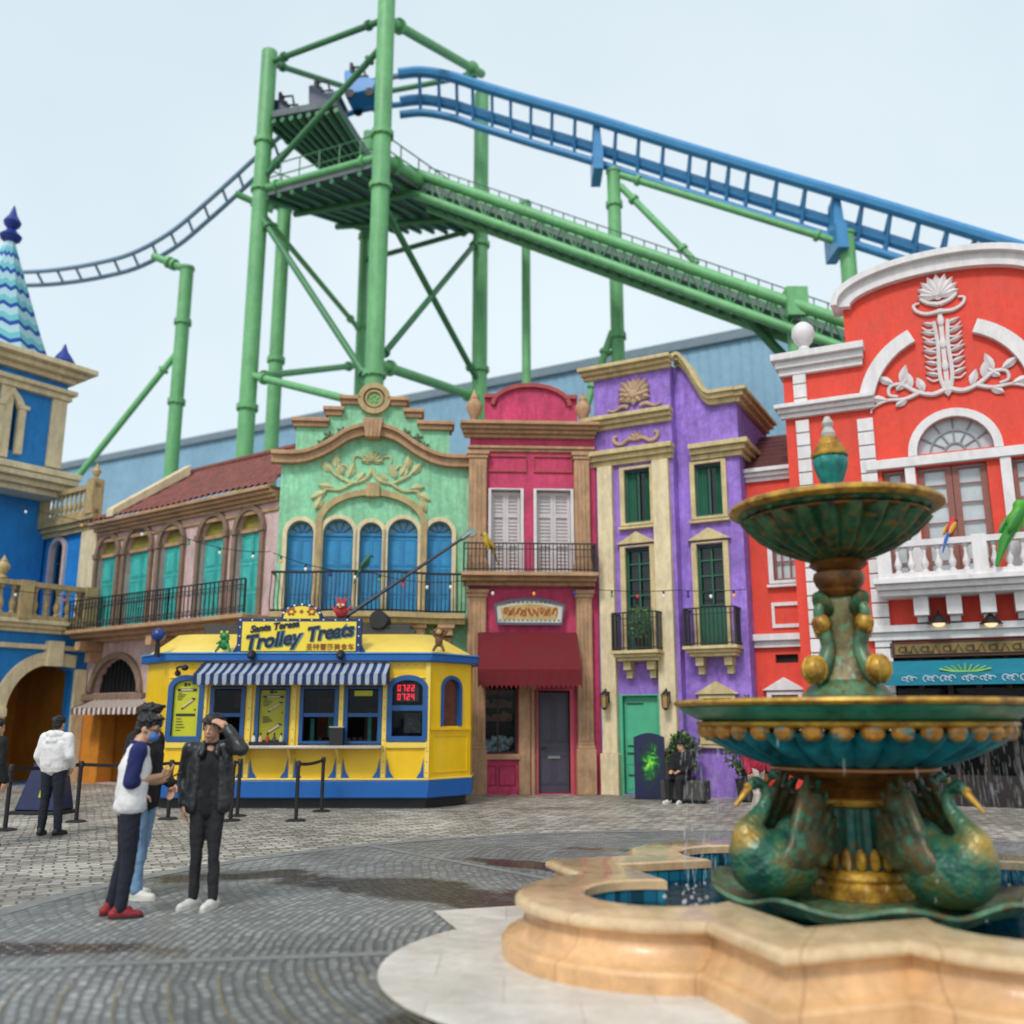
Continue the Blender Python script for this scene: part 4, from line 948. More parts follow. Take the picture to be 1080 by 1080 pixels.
for i in range(3): b.box(xm_+.36, xe+.06*(i+1)*1.5, -RO-.1*(i+1), -RO+.02, zk0+h3*i-.05, zk0+h3*(i+1)-.052); b.box(xe-.001, xe+.08*(i+1), -RO+.021, 3.2, zk0+h3*i-.05, zk0+h3*(i+1)-.052)
b.build('lower_cornice', TRIM, rt, bevel=.012)
b = MB(); cornice(b, xl_-.2, xm_, zp0, zp1, .3, 3, .05); b.build('parapet_cornice', TRIM, rt, bevel=.012)
b = MB(); cornice(b, xl_-.2, xm_, zh-.22, zh+.06, .34, 3, .1)
b.build('top_cornice', TRIM, rt, bevel=.012)
b = MB(); s2_ = [(x, z-.02) for x, z in sw]; s2_[0] = (xm_+.11, s2_[0][1])
b.band(s2_, .12, -RO-.12, -RO+.3); b.band([(x, z+.11) for x, z in s2_], .11, -RO-.24, -RO+.31); b.band([(x, z+.2) for x, z in s2_], .08, -RO-.32, -RO+.32)
zz = s2_[-1][1]; b.box(xe-.02, xe+.1, -RO-.1, 3.2, zz-.06, zz+.05); b.box(xe-.02, xe+.2, -RO-.2, 3.25, zz+.052, zz+.16); b.box(xe-.02, xe+.28, -RO-.28, 3.3, zz+.162, zz+.24)
b.build('swooping_cornice', TRIM, rt, bevel=.012)
for a_, c_ in ((634.5, 650), (693.5, 711)):
    x0, x1 = V.x(a_, 620), V.x(c_, 620); b = MB(); b.box(max(x0, .02), x1, -.16, .01, .9, zk0-.02); b.box(max(x0, .02)-.02, x1+.04, -.24, .012, 0, .898); b.build('pilaster', CREAM, rt, bevel=.015)
def window(F_, r, y, par, frame=TRIM, inner=DKGREEN, cols=2, rows=1, pane=DKPANE, ped=False, curtain=True, panel=0.):
    x0, x1, z0, z1 = r[0][0], r[1][0], r[0][1], r[2][1]
    w = MB().box(x0, x1, y+.16, y+.18, z0, z1).build('window', pane, par)
    b = MB(); b.band([(x0-.04, z0-.04), (x1+.04, z0-.04), (x1+.04, z1+.04), (x0-.04, z1+.04)], .13, y-.07, y+.03, closed=True)
    b.box(x0-.14, x1+.14, y-.12, y+.02, z0-.16, z0-.1)
    if ped: b.prism([(x0-.18, z1+.1), (x1+.18, z1+.1), ((x0+x1)/2+.14, z1+.3), ((x0+x1)/2, z1+.38), ((x0+x1)/2-.14, z1+.3)], y-.12, y+.02)
    b.build('frame', frame, w, bevel=.008)
    q = sash(x0+.002, x1-.002, z0+panel, z1, y+.1, cols, rows, .07, .035)
    if panel: q.box(x0+.004, x1-.004, y+.09, y+.14, z0+.01, z0+panel)
    q.build('sash', inner, w)
    if curtain:
        n = 14
        for a0, a1 in ((x0+.02, x0+(x1-x0)*.38), (x0+(x1-x0)*.7, x1-.02)):
            b = MB(); b.grid(lambda u, v: (a0+(a1-a0)*u, y+.145+.012*math.sin(u*22), z0+panel+(z1-z0-panel)*v), n, 2)
            b.build('curtain', DKGREEN if pane is DKPANE else WHITE, w)
    return w
window(V, lw[0], 0, rt); window(V, lw[1], 0, rt, rows=4, ped=True, panel=.95, curtain=False)
window(V, rw[0], -RO, rt); window(V, rw[1], -RO, rt, rows=4, ped=True, panel=.95, curtain=False); window(V, rw[2], -RO, rt, ped=True, rows=3)
for (u0, u1, vf, vr, o_, y0) in ((646, 693, 686, 645, .0, 0), (722, 776, 681, 640, RO, -RO)):
    o2 = o_+.5; x0, x1 = V.x(u0, 670, o2), V.x(u1, 670, o2); zf_, zr2 = V.z((u0+u1)/2, vf, o2), V.z((u0+u1)/2, vr, o2)
    if y0 == 0: x1 = min(x1, xm_-.06)
    f = MB(); 
    for i, (oo, ee) in enumerate(((.42, -.06), (.5, -.02), (.58, .04))): f.box(x0-ee, x1+ee, y0-oo, y0+.01+i*.002, zf_-.22+.075*i, zf_-.22+.075*(i+1)-.002)
    for x in (x0+.25, x1-.25): f.box(x-.09, x+.09, y0-.3, y0+.008, zf_-.42, zf_-.222); f.box(x-.07, x+.07, y0-.16, y0+.006, zf_-.6, zf_-.422)
    f.build('balcony_floor', TRIM, rt, bevel=.01)
    b = railing_flat(x0, x1, zf_, zr2, y0-.5, 12)
    for x in (x0, x1):
        b.box(x-.02, x+.02, y0-.48, y0, zr2-.03, zr2); b.box(x-.012, x+.012, y0-.48, y0, zf_+.05, zf_+.075)
        for k in range(1, 5): b.box(x-.011, x+.011, y0-.5+.1*k-.011, y0-.5+.1*k+.011, zf_, zr2)
    b.build('balcony_railing', IRON, rt)
r = lw[2]; x0, x1, z1 = r[0][0], r[1][0], r[2][1]
d = panel_door(x0+.03, x1-.03, .03, z1-.03, .12, ((.04,.3),(.4,.96)), 1, False).build('street_door', GREEND, rt)
b = MB()
for z in (.9, 1.06, .42, z1-.2): b.box(x0+.1, x0+.5, .085, .1, z, z+.025)
b.build('hinge_strap', IRON, d)
MB().band([(x0-.0, 0), (x0-.0, z1+.0), (x1+.0, z1+.0), (x1+.0, 0)], .08, -.03, .05).build('door_frame', GREEND, rt)
# ornaments
ST = mat('straw_plaster', (196,190,120))
OR = mat('warm_plaster', (206,172,140), .75, .15, 4, .3, 30, grime=.35)
ex, ez = V.p(669, 417); b = MB()
for k in range(11): leaf(b, ex, ez, R(-15+k*21), .52-.1*abs(math.cos(R(-15+k*21)*2)), .2, -.05)
for k in range(8): leaf(b, ex, ez-.02, k*.785, .26, .16, -.09)
b.ell((ex, -.1, ez), (.12, .06, .12), 12, 8)
for s_ in (-1, 1): b.tube([(ex+s_*(.15+.09*k), -.05, ez-.3+.05*math.sin(k*1.1)) for k in range(7)], [.05, .055, .05, .045, .04, .03, .02], 6)
b.build('flower_relief', OR, rt)
ex, ez = V.p(671, 464); b = MB()
for s_ in (-1, 1): b.tube([(ex+s_*x, -.04, ez+z) for x, z in spline([(0,.0),(.18,.03),(.36,-.07),(.52,-.02),(.56,.1),(.48,.14)], 4)], .05, 6)
for k in range(5): leaf(b, ex, ez-.03, R(30+k*30), .24, .12, -.05)
b.build('scroll_relief', OR, rt)
for u, v in ((641, 736), (705, 736)):
    p_ = V.world(V.x(u, v, .17), .17, V.z(u, v, .2)); lantern('wall_lantern', p_, V.a, 'black wall lantern on the cream pilaster %s the green street door' % ('left of' if u < 660 else 'right of'), 'lanterns beside the green door')

# ---------------------------------------------------------------- narrow red house
qq = V.world(xe, RO-.5, 0); ra = R(-26)
Nn = Facade('narrow_red_house', 'narrow red link house with dark tile roof and white framed windows beside purple house', 'house', (qq.x, qq.y), ra)
rt = Nn.root; W = Nn.x(843, 600); zt = Nn.z(815, 495); zpz = Nn.z(815, 507)
r1 = rect(Nn.x(815, 595), Nn.x(842, 595), Nn.z(825, 612), Nn.z(825, 572)); r2 = rect(Nn.x(813, 720), Nn.x(842, 720), 1.3, Nn.z(827, 733)); r3 = rect(Nn.x(818, 695), Nn.x(842, 695), Nn.z(830, 699), Nn.z(830, 690))
b = MB(); b.wall(rect(0, W, 0, zt), [r1, r2, r3], 0, .3); b.box(.02, W-.02, 2.2, 2.5, 0, zt); b.box(.01, .3, .302, 2.198, 0, zt); b.build('wall', REDW, rt)
b = MB(); cornice(b, 0, W, zpz, zt+.02, .25, 3, 0); b.build('cornice', WHITE, rt, bevel=.01)
zr2 = Nn.z(820, 458, -1.6); b = MB(); nb = 8
for i in range(nb):
    t0, t1 = i/nb, (i+1)/nb
    b.add([(-.05, -.2+1.9*t0, zt+.03+(zr2-zt)*t0), (W, -.2+1.9*t0, zt+.03+(zr2-zt)*t0), (W, -.2+1.9*t1, zt+(zr2-zt)*t1), (-.05, -.2+1.9*t1, zt+(zr2-zt)*t1), (-.05, -.2+1.9*t0, zt-.04+(zr2-zt)*t0), (W, -.2+1.9*t0, zt-.04+(zr2-zt)*t0)], [(0,1,2,3),(4,5,1,0)])
b.add([(W-.004, -.2, zt), (W-.004, 1.7, zt), (W-.004, 1.7, zr2)], [(0,1,2)]); b.add([(-.04, -.2, zt), (-.04, 1.7, zt), (-.04, 1.7, zr2)], [(0,2,1)]); b.box(-.05, W, 1.701, 1.8, zt, zr2)
b.build('tiled_roof', TILED, rt)
window(Nn, r1, 0, rt, WHITE, BROWNF, 3, 2, PANE, curtain=False); window(Nn, r2, 0, rt, WHITE, BROWNF, 2, 3, DKPANE, ped=True, curtain=False)
b = MB(); b.band(rect(Nn.x(816, 648), Nn.x(845, 648), Nn.z(830, 660), Nn.z(830, 637)), .1, -.05, .01, closed=True); b.build('panel_moulding', WHITE, rt)
b = MB(); cornice(b, 0, W, Nn.z(820, 683), Nn.z(820, 669), .2, 2, 0); b.build('string_course', WHITE, rt, bevel=.01)
MB().box(r3[0][0], r3[1][0], .1, .13, r3[0][1], r3[2][1]).build('vent_slot', BLACKIN, rt)

# ---------------------------------------------------------------- great red house
zz0 = Nn.world(W, .55, 0); Q = Facade('great_red_house', 'large red house with white arched crest, white plaster ornament, balustraded balcony and teal awning', 'house', (zz0.x, zz0.y), ra)
rt = Q.root; X0 = 0.0
cx0 = Q.x(1006, 462); x_in = Q.x(908, 500)
WW = 2*cx0-X0; 
zs_cap1 = Q.z(868, 372); zs_cap0 = Q.z(868, 386)
zarc_s = Q.z(893, 326); zpk = Q.z(1035, 272)
hw = cx0-x_in+.1
fan_w = (Q.x(1050, 470)-Q.x(962, 470))*.95; fz = Q.z(1006, 483); beam0, beam1 = Q.z(1000, 489), Q.z(1000, 479)
zbal = Q.z(1010, 606, .9); ztopr = Q.z(1010, 566, .9)
wd0, wd1 = Q.x(969, 520), Q.x(1044, 520)
ws = [(Q.x(932, 520), Q.x(958, 520)), (2*cx0-Q.x(958, 520), 2*cx0-Q.x(932, 520))]
shopz = Q.z(1000, 676); hz = zbal-.3
hole_shop = rect(Q.x(945, 760), 2*cx0-Q.x(945, 760), .02, shopz)
rise = zpk-zarc_s
crest = [(cx0+hw*math.cos(math.pi*i/30), zarc_s+rise*math.sin(math.pi*i/30)**.9) for i in range(31)]
body = [(X0, 0), (WW, 0), (WW, zs_cap0), (cx0+hw, zs_cap0)]+crest+[(cx0-hw, zs_cap0), (X0, zs_cap0)]
b = MB(); b.wall(body, [hole_shop, rect(wd0, wd1, zbal+.03, beam0-.03), rect(*ws[0], zbal+.03, beam0-.03), rect(*ws[1], zbal+.03, beam0-.03), [(cx0-fan_w/2, beam1+.06), (cx0+fan_w/2, beam1+.06)]+[(cx0+fan_w/2*math.cos(math.pi*i/16), beam1+.06+fan_w/2*math.sin(math.pi*i/16)) for i in range(1, 16)]], 0, .35)
b.box(.02, WW-.02, 5.6, 6, 0, zs_cap0); b.box(.01, .3, .352, 5.598, 0, zs_cap0); b.box(WW-.3, WW-.01, .352, 5.598, 0, zs_cap0); b.build('wall', REDW, rt)
MB().box(.32, WW-.32, .5, .55, zbal-.1, zs_cap0).build('inner_wall', mat('dim_room', (120,112,110), .8, .2, 1.5, 0), rt)
b = MB(); b.band(crest[::-1], .34, -.18, .37); b.band([(cx0+(hw+.16)*math.cos(math.pi*i/30), zarc_s+.02+(rise+.17)*math.sin(math.pi*i/30)**.9) for i in range(30, -1, -1)], .14, -.32, .42); b.build('crest_moulding', WHITE, rt)
for s_ in (0, 1):
    M_ = (lambda x: x) if not s_ else (lambda x: 2*cx0-x)
    def bxm(b, x0, x1, *a): b.box(M_(x0), M_(x1), *a)
    b = MB(); zc = zs_cap0; xo = Q.x(907, 370)
    for i, o in enumerate((.12, .22, .34)): bxm(b, X0-o*.6, xo+o*.3, -o, .36+.01*i, zc-.14+.16*i, zc-.14+.16*(i+1)-.002)
    b.build('upper_cornice', WHITE, rt, bevel=.012)
    b = MB(); zc = Q.z(876, 437); xo2 = Q.x(922, 430)
    for i, o in enumerate((.14, .22, .32)): bxm(b, X0-o*.6, xo2+o*.1, -o, .01+.002*i, zc+.1*i, zc+.1*(i+1)-.002)
    b.build('middle_cornice', WHITE, rt, bevel=.012)
    for (ua, ub, va, vb) in ((842, 856, 389, 436), (842, 856, 442, 860), (907, 924, 440, 860)):
        b = MB(); x0, x1 = Q.x(ua, 480), Q.x(ub, 480); z1 = Q.z((ua+ub)/2, va)-.02; z0 = max(0, Q.z((ua+ub)/2, vb)+.02) if vb < 800 else 0
        n = max(1, int((z1-z0)/.3)); hh = (z1-z0)/n
        for i in range(n): bxm(b, max(x0, 0), x1, -.1, .012, z0+hh*i, z0+hh*(i+1)-.025)
        b.build('quoin_pilaster', WHITE, rt, bevel=.01)
    fx_ = M_(Q.x(848, 360)); b = MB(); b.lathe([(.12,0),(.14,.08),(.1,.14),(.2,.26),(.26,.42),(.24,.58),(.13,.7),(.02,.75)], 14, (fx_, -.1, zs_cap0+.34)); b.build('ball_finial', WHITE, rt)
    # white arc segments either side of the ornament
    ra_ = (cx0-Q.x(912, 410)); zcen = Q.z(912, 436)
    pa = [(M_(cx0-ra_*math.cos(R(6+62*i/14))), zcen+ra_*1.02*math.sin(R(6+62*i/14))) for i in range(15)]
    b = MB(); b.band(pa, .3, -.14, .012); b.build('arc_moulding', WHITE, rt)
# window wall: beam, piers, fanlight, sashes
b = MB(); b.box(x_in+.12, 2*cx0-x_in-.12, -.14, .012, beam0, beam1)
for x in (Q.x(962, 520), 2*cx0-Q.x(962, 520)): b.box(x-.1, x+.1, -.1, .01, zbal, beam0-.002)
b.build('window_beam', WHITE, rt, bevel=.01)
f_ = MB().prism([(cx0-fan_w/2, beam1+.06), (cx0+fan_w/2, beam1+.06)]+[(cx0+fan_w/2*math.cos(math.pi*i/20), beam1+.06+fan_w/2*math.sin(math.pi*i/20)) for i in range(1, 20)], .14, .17).build('fanlight', PANE, rt)
b = MB(); b.band(archpath(cx0, fan_w+.14, beam1+.02, beam1+.06, fan_w/2+.07), .17, -.1, .02); b.build('frame', WHITE, f_)
b = MB(); fz_ = beam1+.06
for k in range(1, 6): q = math.pi*k/6; b.tube([(cx0+.2*math.cos(q), .12, fz_+.2*math.sin(q)), (cx0+fan_w/2*math.cos(q), .12, fz_+fan_w/2*math.sin(q))], .018, 5)
for rr in (.2, fan_w*.32): b.band([(cx0+rr*math.cos(math.pi*i/16), fz_+rr*math.sin(math.pi*i/16)) for i in range(16, -1, -1)], .035, .1, .138)
b.build('glazing_bar', mat('grey_bar', (150,150,156), .5, .1, 4, 0), f_)
for (a0, a1, c_) in ((wd0, (wd0+wd1)/2, 1), ((wd0+wd1)/2, wd1, 1), (*ws[0], 1), (*ws[1], 1)):
    w = MB().box(a0+.01, a1-.01, .15, .17, zbal+.03, beam0-.03).build('window', PANE, rt)
    sash(a0+.004, a1-.004, zbal+.03, beam0-.03, .1, c_, 6, .13, .03).build('sash', BROWNF, w)
# balcony
bx0, bx1 = Q.x(925, 610, .9), 2*cx0-Q.x(925, 610, .9)
b = MB()
for i, o in enumerate((.72, .86, .98)): b.box(bx0-.04*i, bx1+.04*i, -o, .012+.002*i, zbal-.33+.11*i, zbal-.33+.11*(i+1)-.002)
for k in range(4): x = bx0+.75+(bx1-bx0-1.5)*k/3; b.box(x-.14, x+.14, -.5, .01, zbal-.72, zbal-.332); b.box(x-.1, x+.1, -.3, .009, zbal-.84, zbal-.722)
b.build('balcony_floor', WHITE, rt, bevel=.012)
b = MB(); b.box(bx0+.05, bx1-.05, -.9, -.68, ztopr-.12, ztopr); b.box(bx0+.06, bx1-.06, -.88, -.7, zbal+.002, zbal+.1)
n = int((bx1-bx0)/.26)
for i in range(n+1):
    x = bx0+.16+(bx1-bx0-.32)*i/n
    if i % 7 == 0: b.box(x-.13, x+.13, -.92, -.66, zbal+.003, ztopr+.03)
    else: baluster(b, x, -.79, zbal+.101, ztopr-.121, .075)
for x in (bx0+.1, bx1-.1): b.box(x-.1, x+.1, -.68, 0, ztopr-.11, ztopr-.01); b.box(x-.06, x+.06, -.68, 0, zbal+.1, ztopr-.12)
b.build('balustrade', WHITE, rt)
zz_ = Q.z(1000, 674); b = MB(); b.box(x_in-.1, 2*cx0-x_in+.1, -.14, .012, zz_, zz_+.16); b.box(x_in-.16, 2*cx0-x_in+.16, -.24, .014, zz_+.162, zz_+.3); b.build('string_course', WHITE, rt, bevel=.012)
for u in (990, 1045):
    x, z = Q.p(u, 655, .3); t = thing('barn_wall_lamp', '%s black shaded wall lamp over the dark shop sign of the red house' % ('left hand' if u < 1000 else 'right hand'), 'lamp', Q.world(x, .02, z), ra, 'wall lamps over the shop sign')
    MB().tube([(0,0,.1), (0,-.16,.22), (0,-.32,.16)], .02, 6).build('arm', IRON, t)
    MB().lathe([(.03,.14),(.07,.1),(.2,-.04),(.22,-.06),(.2,-.05)], 16, (0,-.32,0)).build('lamp_shade', IRON, t)
    MB().ell((0,-.32,-.05), (.12,.12,.07), 10, 6).build('bulb', glow('warm_bulb', (255,214,160), .9), t)
# shop front
s0, s1 = hole_shop[0][0], hole_shop[1][0]
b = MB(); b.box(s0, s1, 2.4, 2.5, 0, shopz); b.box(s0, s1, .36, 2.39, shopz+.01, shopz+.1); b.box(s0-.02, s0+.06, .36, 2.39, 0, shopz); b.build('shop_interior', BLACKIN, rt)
b = MB()
for k in range(7): x = s0+(s1-s0)*k/6; b.box(x-.05, x+.05, .16, .26, 0, shopz)
b.box(s0, s1, -.03, .35, 0, .035); b.box(s0, s1, .17, .25, .5, .58); b.box(s0, s1, .18, .24, 0, .5); b.build('shopfront_frame', mat('shopfront_brown', (40,27,25), .5, .2, 4, .1, 30), rt)
MB().box(s0, s1, .2, .21, .58, shopz-.1).build('shop_glass', glass('shop_glass', (18,22,24)), rt)
si = thing('fascia_sign', 'long dark brown fascia sign with worn gold lettering above the teal awning', 'sign', Q.world(s0, .0, 0), ra); sw_ = s1-s0
zs0_, zs1_ = Q.z(1000, 692), Q.z(1000, 677)
MB().box(0, sw_, -.1, -.002, zs0_-.02, zs1_+.02).build('board', WOODDK, si, bevel=.01)
MB().box(.1, sw_-.1, -.13, -.102, zs0_+.05, zs1_-.03).build('gold_strip', mat('dull_gold', (148,122,66), .5, .3, 3, .2, 30, metal=.3, grime=.4), si)
b = MB(); hh = zs1_-zs0_-.1
for k in range(26):
    x = .25+k*(sw_-.5)/26; kind = k % 4
    if kind == 0: b.band([(x+.07*math.cos(2*math.pi*i/12), (zs0_+zs1_)/2+hh*.3*math.sin(2*math.pi*i/12)) for i in range(12)], .03, -.142, -.128, closed=True)
    elif kind == 1: b.box(x-.06, x-.02, -.142, -.128, zs0_+.07, zs1_-.06); b.box(x-.018, x+.07, -.142, -.128, zs0_+.07, zs0_+.1)
    elif kind == 2: b.band([(x-.07, zs0_+.07), (x, zs1_-.06), (x+.07, zs0_+.07)], .03, -.142, -.128)
b.build('worn_lettering', mat('worn_dark_letter', (84,64,36), .6, .2, 4, 0), si)
TEAL = mat('teal_canvas', (6,128,152), .8, .1, 2, .15, 60, grime=.1)
a1z, a0z, avz = Q.z(1010, 696, .15), Q.z(1010, 711, .9), Q.z(1010, 722, .9)
aw = awn(s0-.1, s1+.1, a1z, a0z, avz, .15, .9, 0).build('awning', TEAL, rt)
b = MB(); tm = (a1z+a0z)/2
def onaw(t): return -(.15+.75*t)-.012, a1z+(a0z-a1z)*t-.03*math.sin(math.pi*t)+.012
ex = Q.x(1018, 705, .5)
for k in (-3,-2,-1,0,1,2,3):
    y0, z0_ = onaw(.8); y1, z1_ = onaw(.25+.06*abs(k)); b.tube([(ex+k*.05, y0, z0_), (ex+k*.12, y1, z1_)], .02, 4)
y0, z0_ = onaw(.84); b.tube([(ex-.45, y0+.1, z0_+.06), (ex-.2, y0, z0_), (ex+.2, y0, z0_), (ex+.45, y0+.1, z0_+.06)], .025, 4)
b.build('awning_emblem', mat('lime_emblem', (130,190,110), .7, .2, 5, 0), aw)
b = MB()
for k in range(34):
    x = s0+.3+k*(s1-s0-.6)/34
    if k % 9 in (3, 4, 8): continue
    zc_ = (a0z+avz)/2+.02
    b.tube([(x+.06*math.cos(i*.9), -.912, zc_+.06*math.sin(i*.9)*(1 if k % 2 else .6)) for i in range(6)], .013, 4)
b.build('script_lettering', mat('pale_script', (190,206,222), .6, .1, 5, 0), aw)
# plaster candelabra
PL = mat('white_plaster', (232,222,222), .6, .08, 3, .2, 30, grime=.15, gcol=(150,120,116))
b = MB(); oz = lambda v: Q.z(998, v); ox = cx0-.02
for k in range(9): leaf(b, ox, oz(312), R(10+k*20), .42+.1*math.sin(math.pi*k/8), .2, -.07)
b.ell((ox, -.05, oz(305)), (.14, .05, .24), 12, 8); b.box(ox-.045, ox+.045, -.04, .005, oz(408), oz(325))
for v in (338, 362, 386): b.ell((ox, -.04, oz(v)), (.07, .035, .13), 12, 8)
for s_ in (-1, 1):
    sp = lambda P, r0, r1: scrollwork(b, Q, [(ox+s_*x, z) for x, z in P], -.04, r0, r1)
    z_ = oz(325); sp([(0, z_-.06), (.25, z_-.08), (.45, z_+.02), (.5, z_+.16), (.38, z_+.2)], .055, .025)
    z_ = oz(318); sp([(.0, z_-.05), (.22, z_+.02), (.36, z_+.14)], .06, .04)
    sp([(.14, oz(338)), (.1, oz(362)), (.12, oz(395)), (.05, oz(412))], .045, .045)
    for v, l in ((342,.36), (352,.42), (362,.4), (372,.44), (384,.4), (396,.4)):
        leaf(b, ox+s_*.1, oz(v), math.pi/2-s_*(math.pi/2-.35), l*.8, .11, -.035); sp([(.1, oz(v)-.07), (.26, oz(v)-.1), (.38, oz(v)+.0)], .028, .014)
    zb3 = oz(410); sp([(.0, zb3), (.3, zb3-.1), (.62, zb3+.02), (.9, zb3+.22), (1.12, zb3+.2), (1.15, zb3+.02), (.98, zb3-.04)], .06, .03)
    sp([(.55, zb3-.02), (.85, zb3-.12), (1.2, zb3-.1), (1.5, zb3-.22), (1.55, zb3-.34)], .055, .02)
    for x, dz, a, l in ((.7,.1,1.4,.4),(.9,.25,1.9,.42),(1.05,.25,.6,.4),(.45,0,1.2,.35),(1.2,-.1,.3,.4),(.8,-.1,-.6,.3),(1.0,.1,2.4,.3)):
        leaf(b, ox+s_*x, zb3+dz, a if s_ > 0 else math.pi-a, l, .18, -.05)
leaf(b, ox, oz(400), -math.pi/2, .4, .22, -.07)
b.build('plaster_ornament', PL, rt)

# ---------------------------------------------------------------- blue warehouse far behind
wa = R(-29); wp_ = uY(560, 56); WH = Facade('blue_warehouse', 'huge pale blue corrugated metal building standing behind the coaster supports', 'building', wp_, wa)
zroof = (WH.z(830, 346)+WH.z(300, 447))/2; x0, x1 = WH.x(60, 500), WH.x(905, 400); rt = WH.root
b = MB(); n = int((x1-x0)/.6)
for i in range(n):
    xa_ = x0+(x1-x0)*i/n; w = (x1-x0)/n
    b.add([(xa_, 0, 0), (xa_+w*.55, 0, 0), (xa_+w*.65, .025, 0), (xa_+w*.9, .025, 0), (xa_+w, 0, 0), (xa_, 0, zroof), (xa_+w*.55, 0, zroof), (xa_+w*.65, .025, zroof), (xa_+w*.9, .025, zroof), (xa_+w, 0, zroof)], [(i_, i_+1, i_+6, i_+5) for i_ in range(4)])
b.box(x0, x1, .08, 20, 0, zroof-.05)
b.build('wall', mat('pale_blue_metal', (140,182,208), .5, .12, .25, .05, 8, grime=.35, gcol=(96,130,150)), rt)
b = MB(); b.box(x0-.3, x1+.3, -.25, .2, zroof-.2, zroof+.35); b.build('roof_edge', mat('grey_flashing', (120,138,150), .5, .1, 2, .05), rt)
# ================================================================== ROLLER COASTER
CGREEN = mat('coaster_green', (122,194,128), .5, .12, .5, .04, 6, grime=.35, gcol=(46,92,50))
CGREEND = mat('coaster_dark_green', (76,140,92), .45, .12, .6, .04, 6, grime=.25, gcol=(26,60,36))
CBLUE = mat('coaster_blue', (72,152,210), .4, .1, .5, .04, 6, grime=.2, gcol=(24,70,110))
CSLATE = mat('track_slate', (122,152,178), .45, .15, .8, .04, 6)
GRATE = mat('steel_grating', (112,122,124), .6, .25, 1.5, .1, 12)
def column(name, p, z1, r, m, par, flanges=()):
    b = MB(); b.tube([(p.x, p.y, 0), (p.x, p.y, z1)], r, 20)
    for z in flanges:
        b.tube([(p.x, p.y, z-.09), (p.x, p.y, z+.09)], r*1.28, 20)
        for k in range(10): q = 2*math.pi*k/10; b.tube([(p.x+r*1.15*math.cos(q), p.y+r*1.15*math.sin(q), z-.14), (p.x+r*1.15*math.cos(q), p.y+r*1.15*math.sin(q), z+.14)], .035, 5)
    return b.build(name, m, par)
def brace(a, b_, r, m, par, name='brace', fl=True):
    b = MB(); a, b_ = Vector(a), Vector(b_); b.tube([a, b_], r, 12)
    if fl:
        d = (b_-a).normalized()
        for t in (.9, (b_-a).length-.9):
            c = a+d*t; b.tube([c-d*.07, c+d*.07], r*1.6, 12)
    return b.build(name, m, par)
CT = thing('coaster_tower', 'tall green steel coaster tower of four round columns with bracing and dark platform', 'coaster tower', uY(400, 34))
CT.location = (0, 0, 0)
YC, YL, YR, YB = 32.0, 35.4, 38.4, 41.6
pC, pL, pR, pB = atY(397, 330, YC), atY(264, 380, YL), atY(506, 350, YR), atY(381, 350, YB)
zz = lambda u, v, Y: atY(u, v, Y).z
column('column', pC, zz(408, -14, YC), .34, CGREEN, CT, [zz(402, 142, YC), zz(400, 197, YC), zz(397, 395, YC)])
column('column', pL, zz(284, 55, YL), .33, CGREEN, CT, [zz(278, 150, YL), zz(274, 200, YL), zz(262, 430, YL)])
column('column', pR, zz(507, 100, YR), .33, CGREEN, CT, [zz(506, 258, YR), zz(506, 390, YR)])
column('column', pB, zz(383, 140, YB), .24, CGREEN, CT, [zz(381, 250, YB), zz(381, 345, YB)])
def on(p, z): return Vector((p.x, p.y, z))
tC, tL, tR, tB = zz(405, 20, YC), zz(284, 66, YL), zz(507, 78, YR), zz(383, 100, YB)
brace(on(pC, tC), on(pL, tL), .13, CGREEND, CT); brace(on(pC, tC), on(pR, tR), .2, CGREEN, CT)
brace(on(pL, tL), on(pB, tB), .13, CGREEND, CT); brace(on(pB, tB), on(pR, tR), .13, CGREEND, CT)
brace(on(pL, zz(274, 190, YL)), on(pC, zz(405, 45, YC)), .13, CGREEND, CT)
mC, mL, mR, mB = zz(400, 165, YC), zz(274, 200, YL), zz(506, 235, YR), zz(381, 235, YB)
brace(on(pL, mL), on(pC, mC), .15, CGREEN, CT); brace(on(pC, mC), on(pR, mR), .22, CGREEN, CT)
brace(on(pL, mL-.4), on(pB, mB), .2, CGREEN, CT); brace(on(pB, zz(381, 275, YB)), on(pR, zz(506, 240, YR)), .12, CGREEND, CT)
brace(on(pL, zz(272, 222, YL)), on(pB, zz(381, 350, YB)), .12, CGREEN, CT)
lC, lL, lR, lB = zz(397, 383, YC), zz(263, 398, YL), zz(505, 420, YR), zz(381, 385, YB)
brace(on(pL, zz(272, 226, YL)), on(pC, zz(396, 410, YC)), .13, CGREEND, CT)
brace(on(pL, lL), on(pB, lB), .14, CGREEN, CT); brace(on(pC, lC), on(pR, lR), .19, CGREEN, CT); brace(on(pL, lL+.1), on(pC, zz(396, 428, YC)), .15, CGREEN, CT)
brace(on(pC, zz(398, 210, YC)), on(pR, zz(505, 405, YR)), .13, CGREEND, CT); brace(on(pR, zz(506, 250, YR)), on(pC, zz(397, 385, YC)), .12, CGREEND, CT)
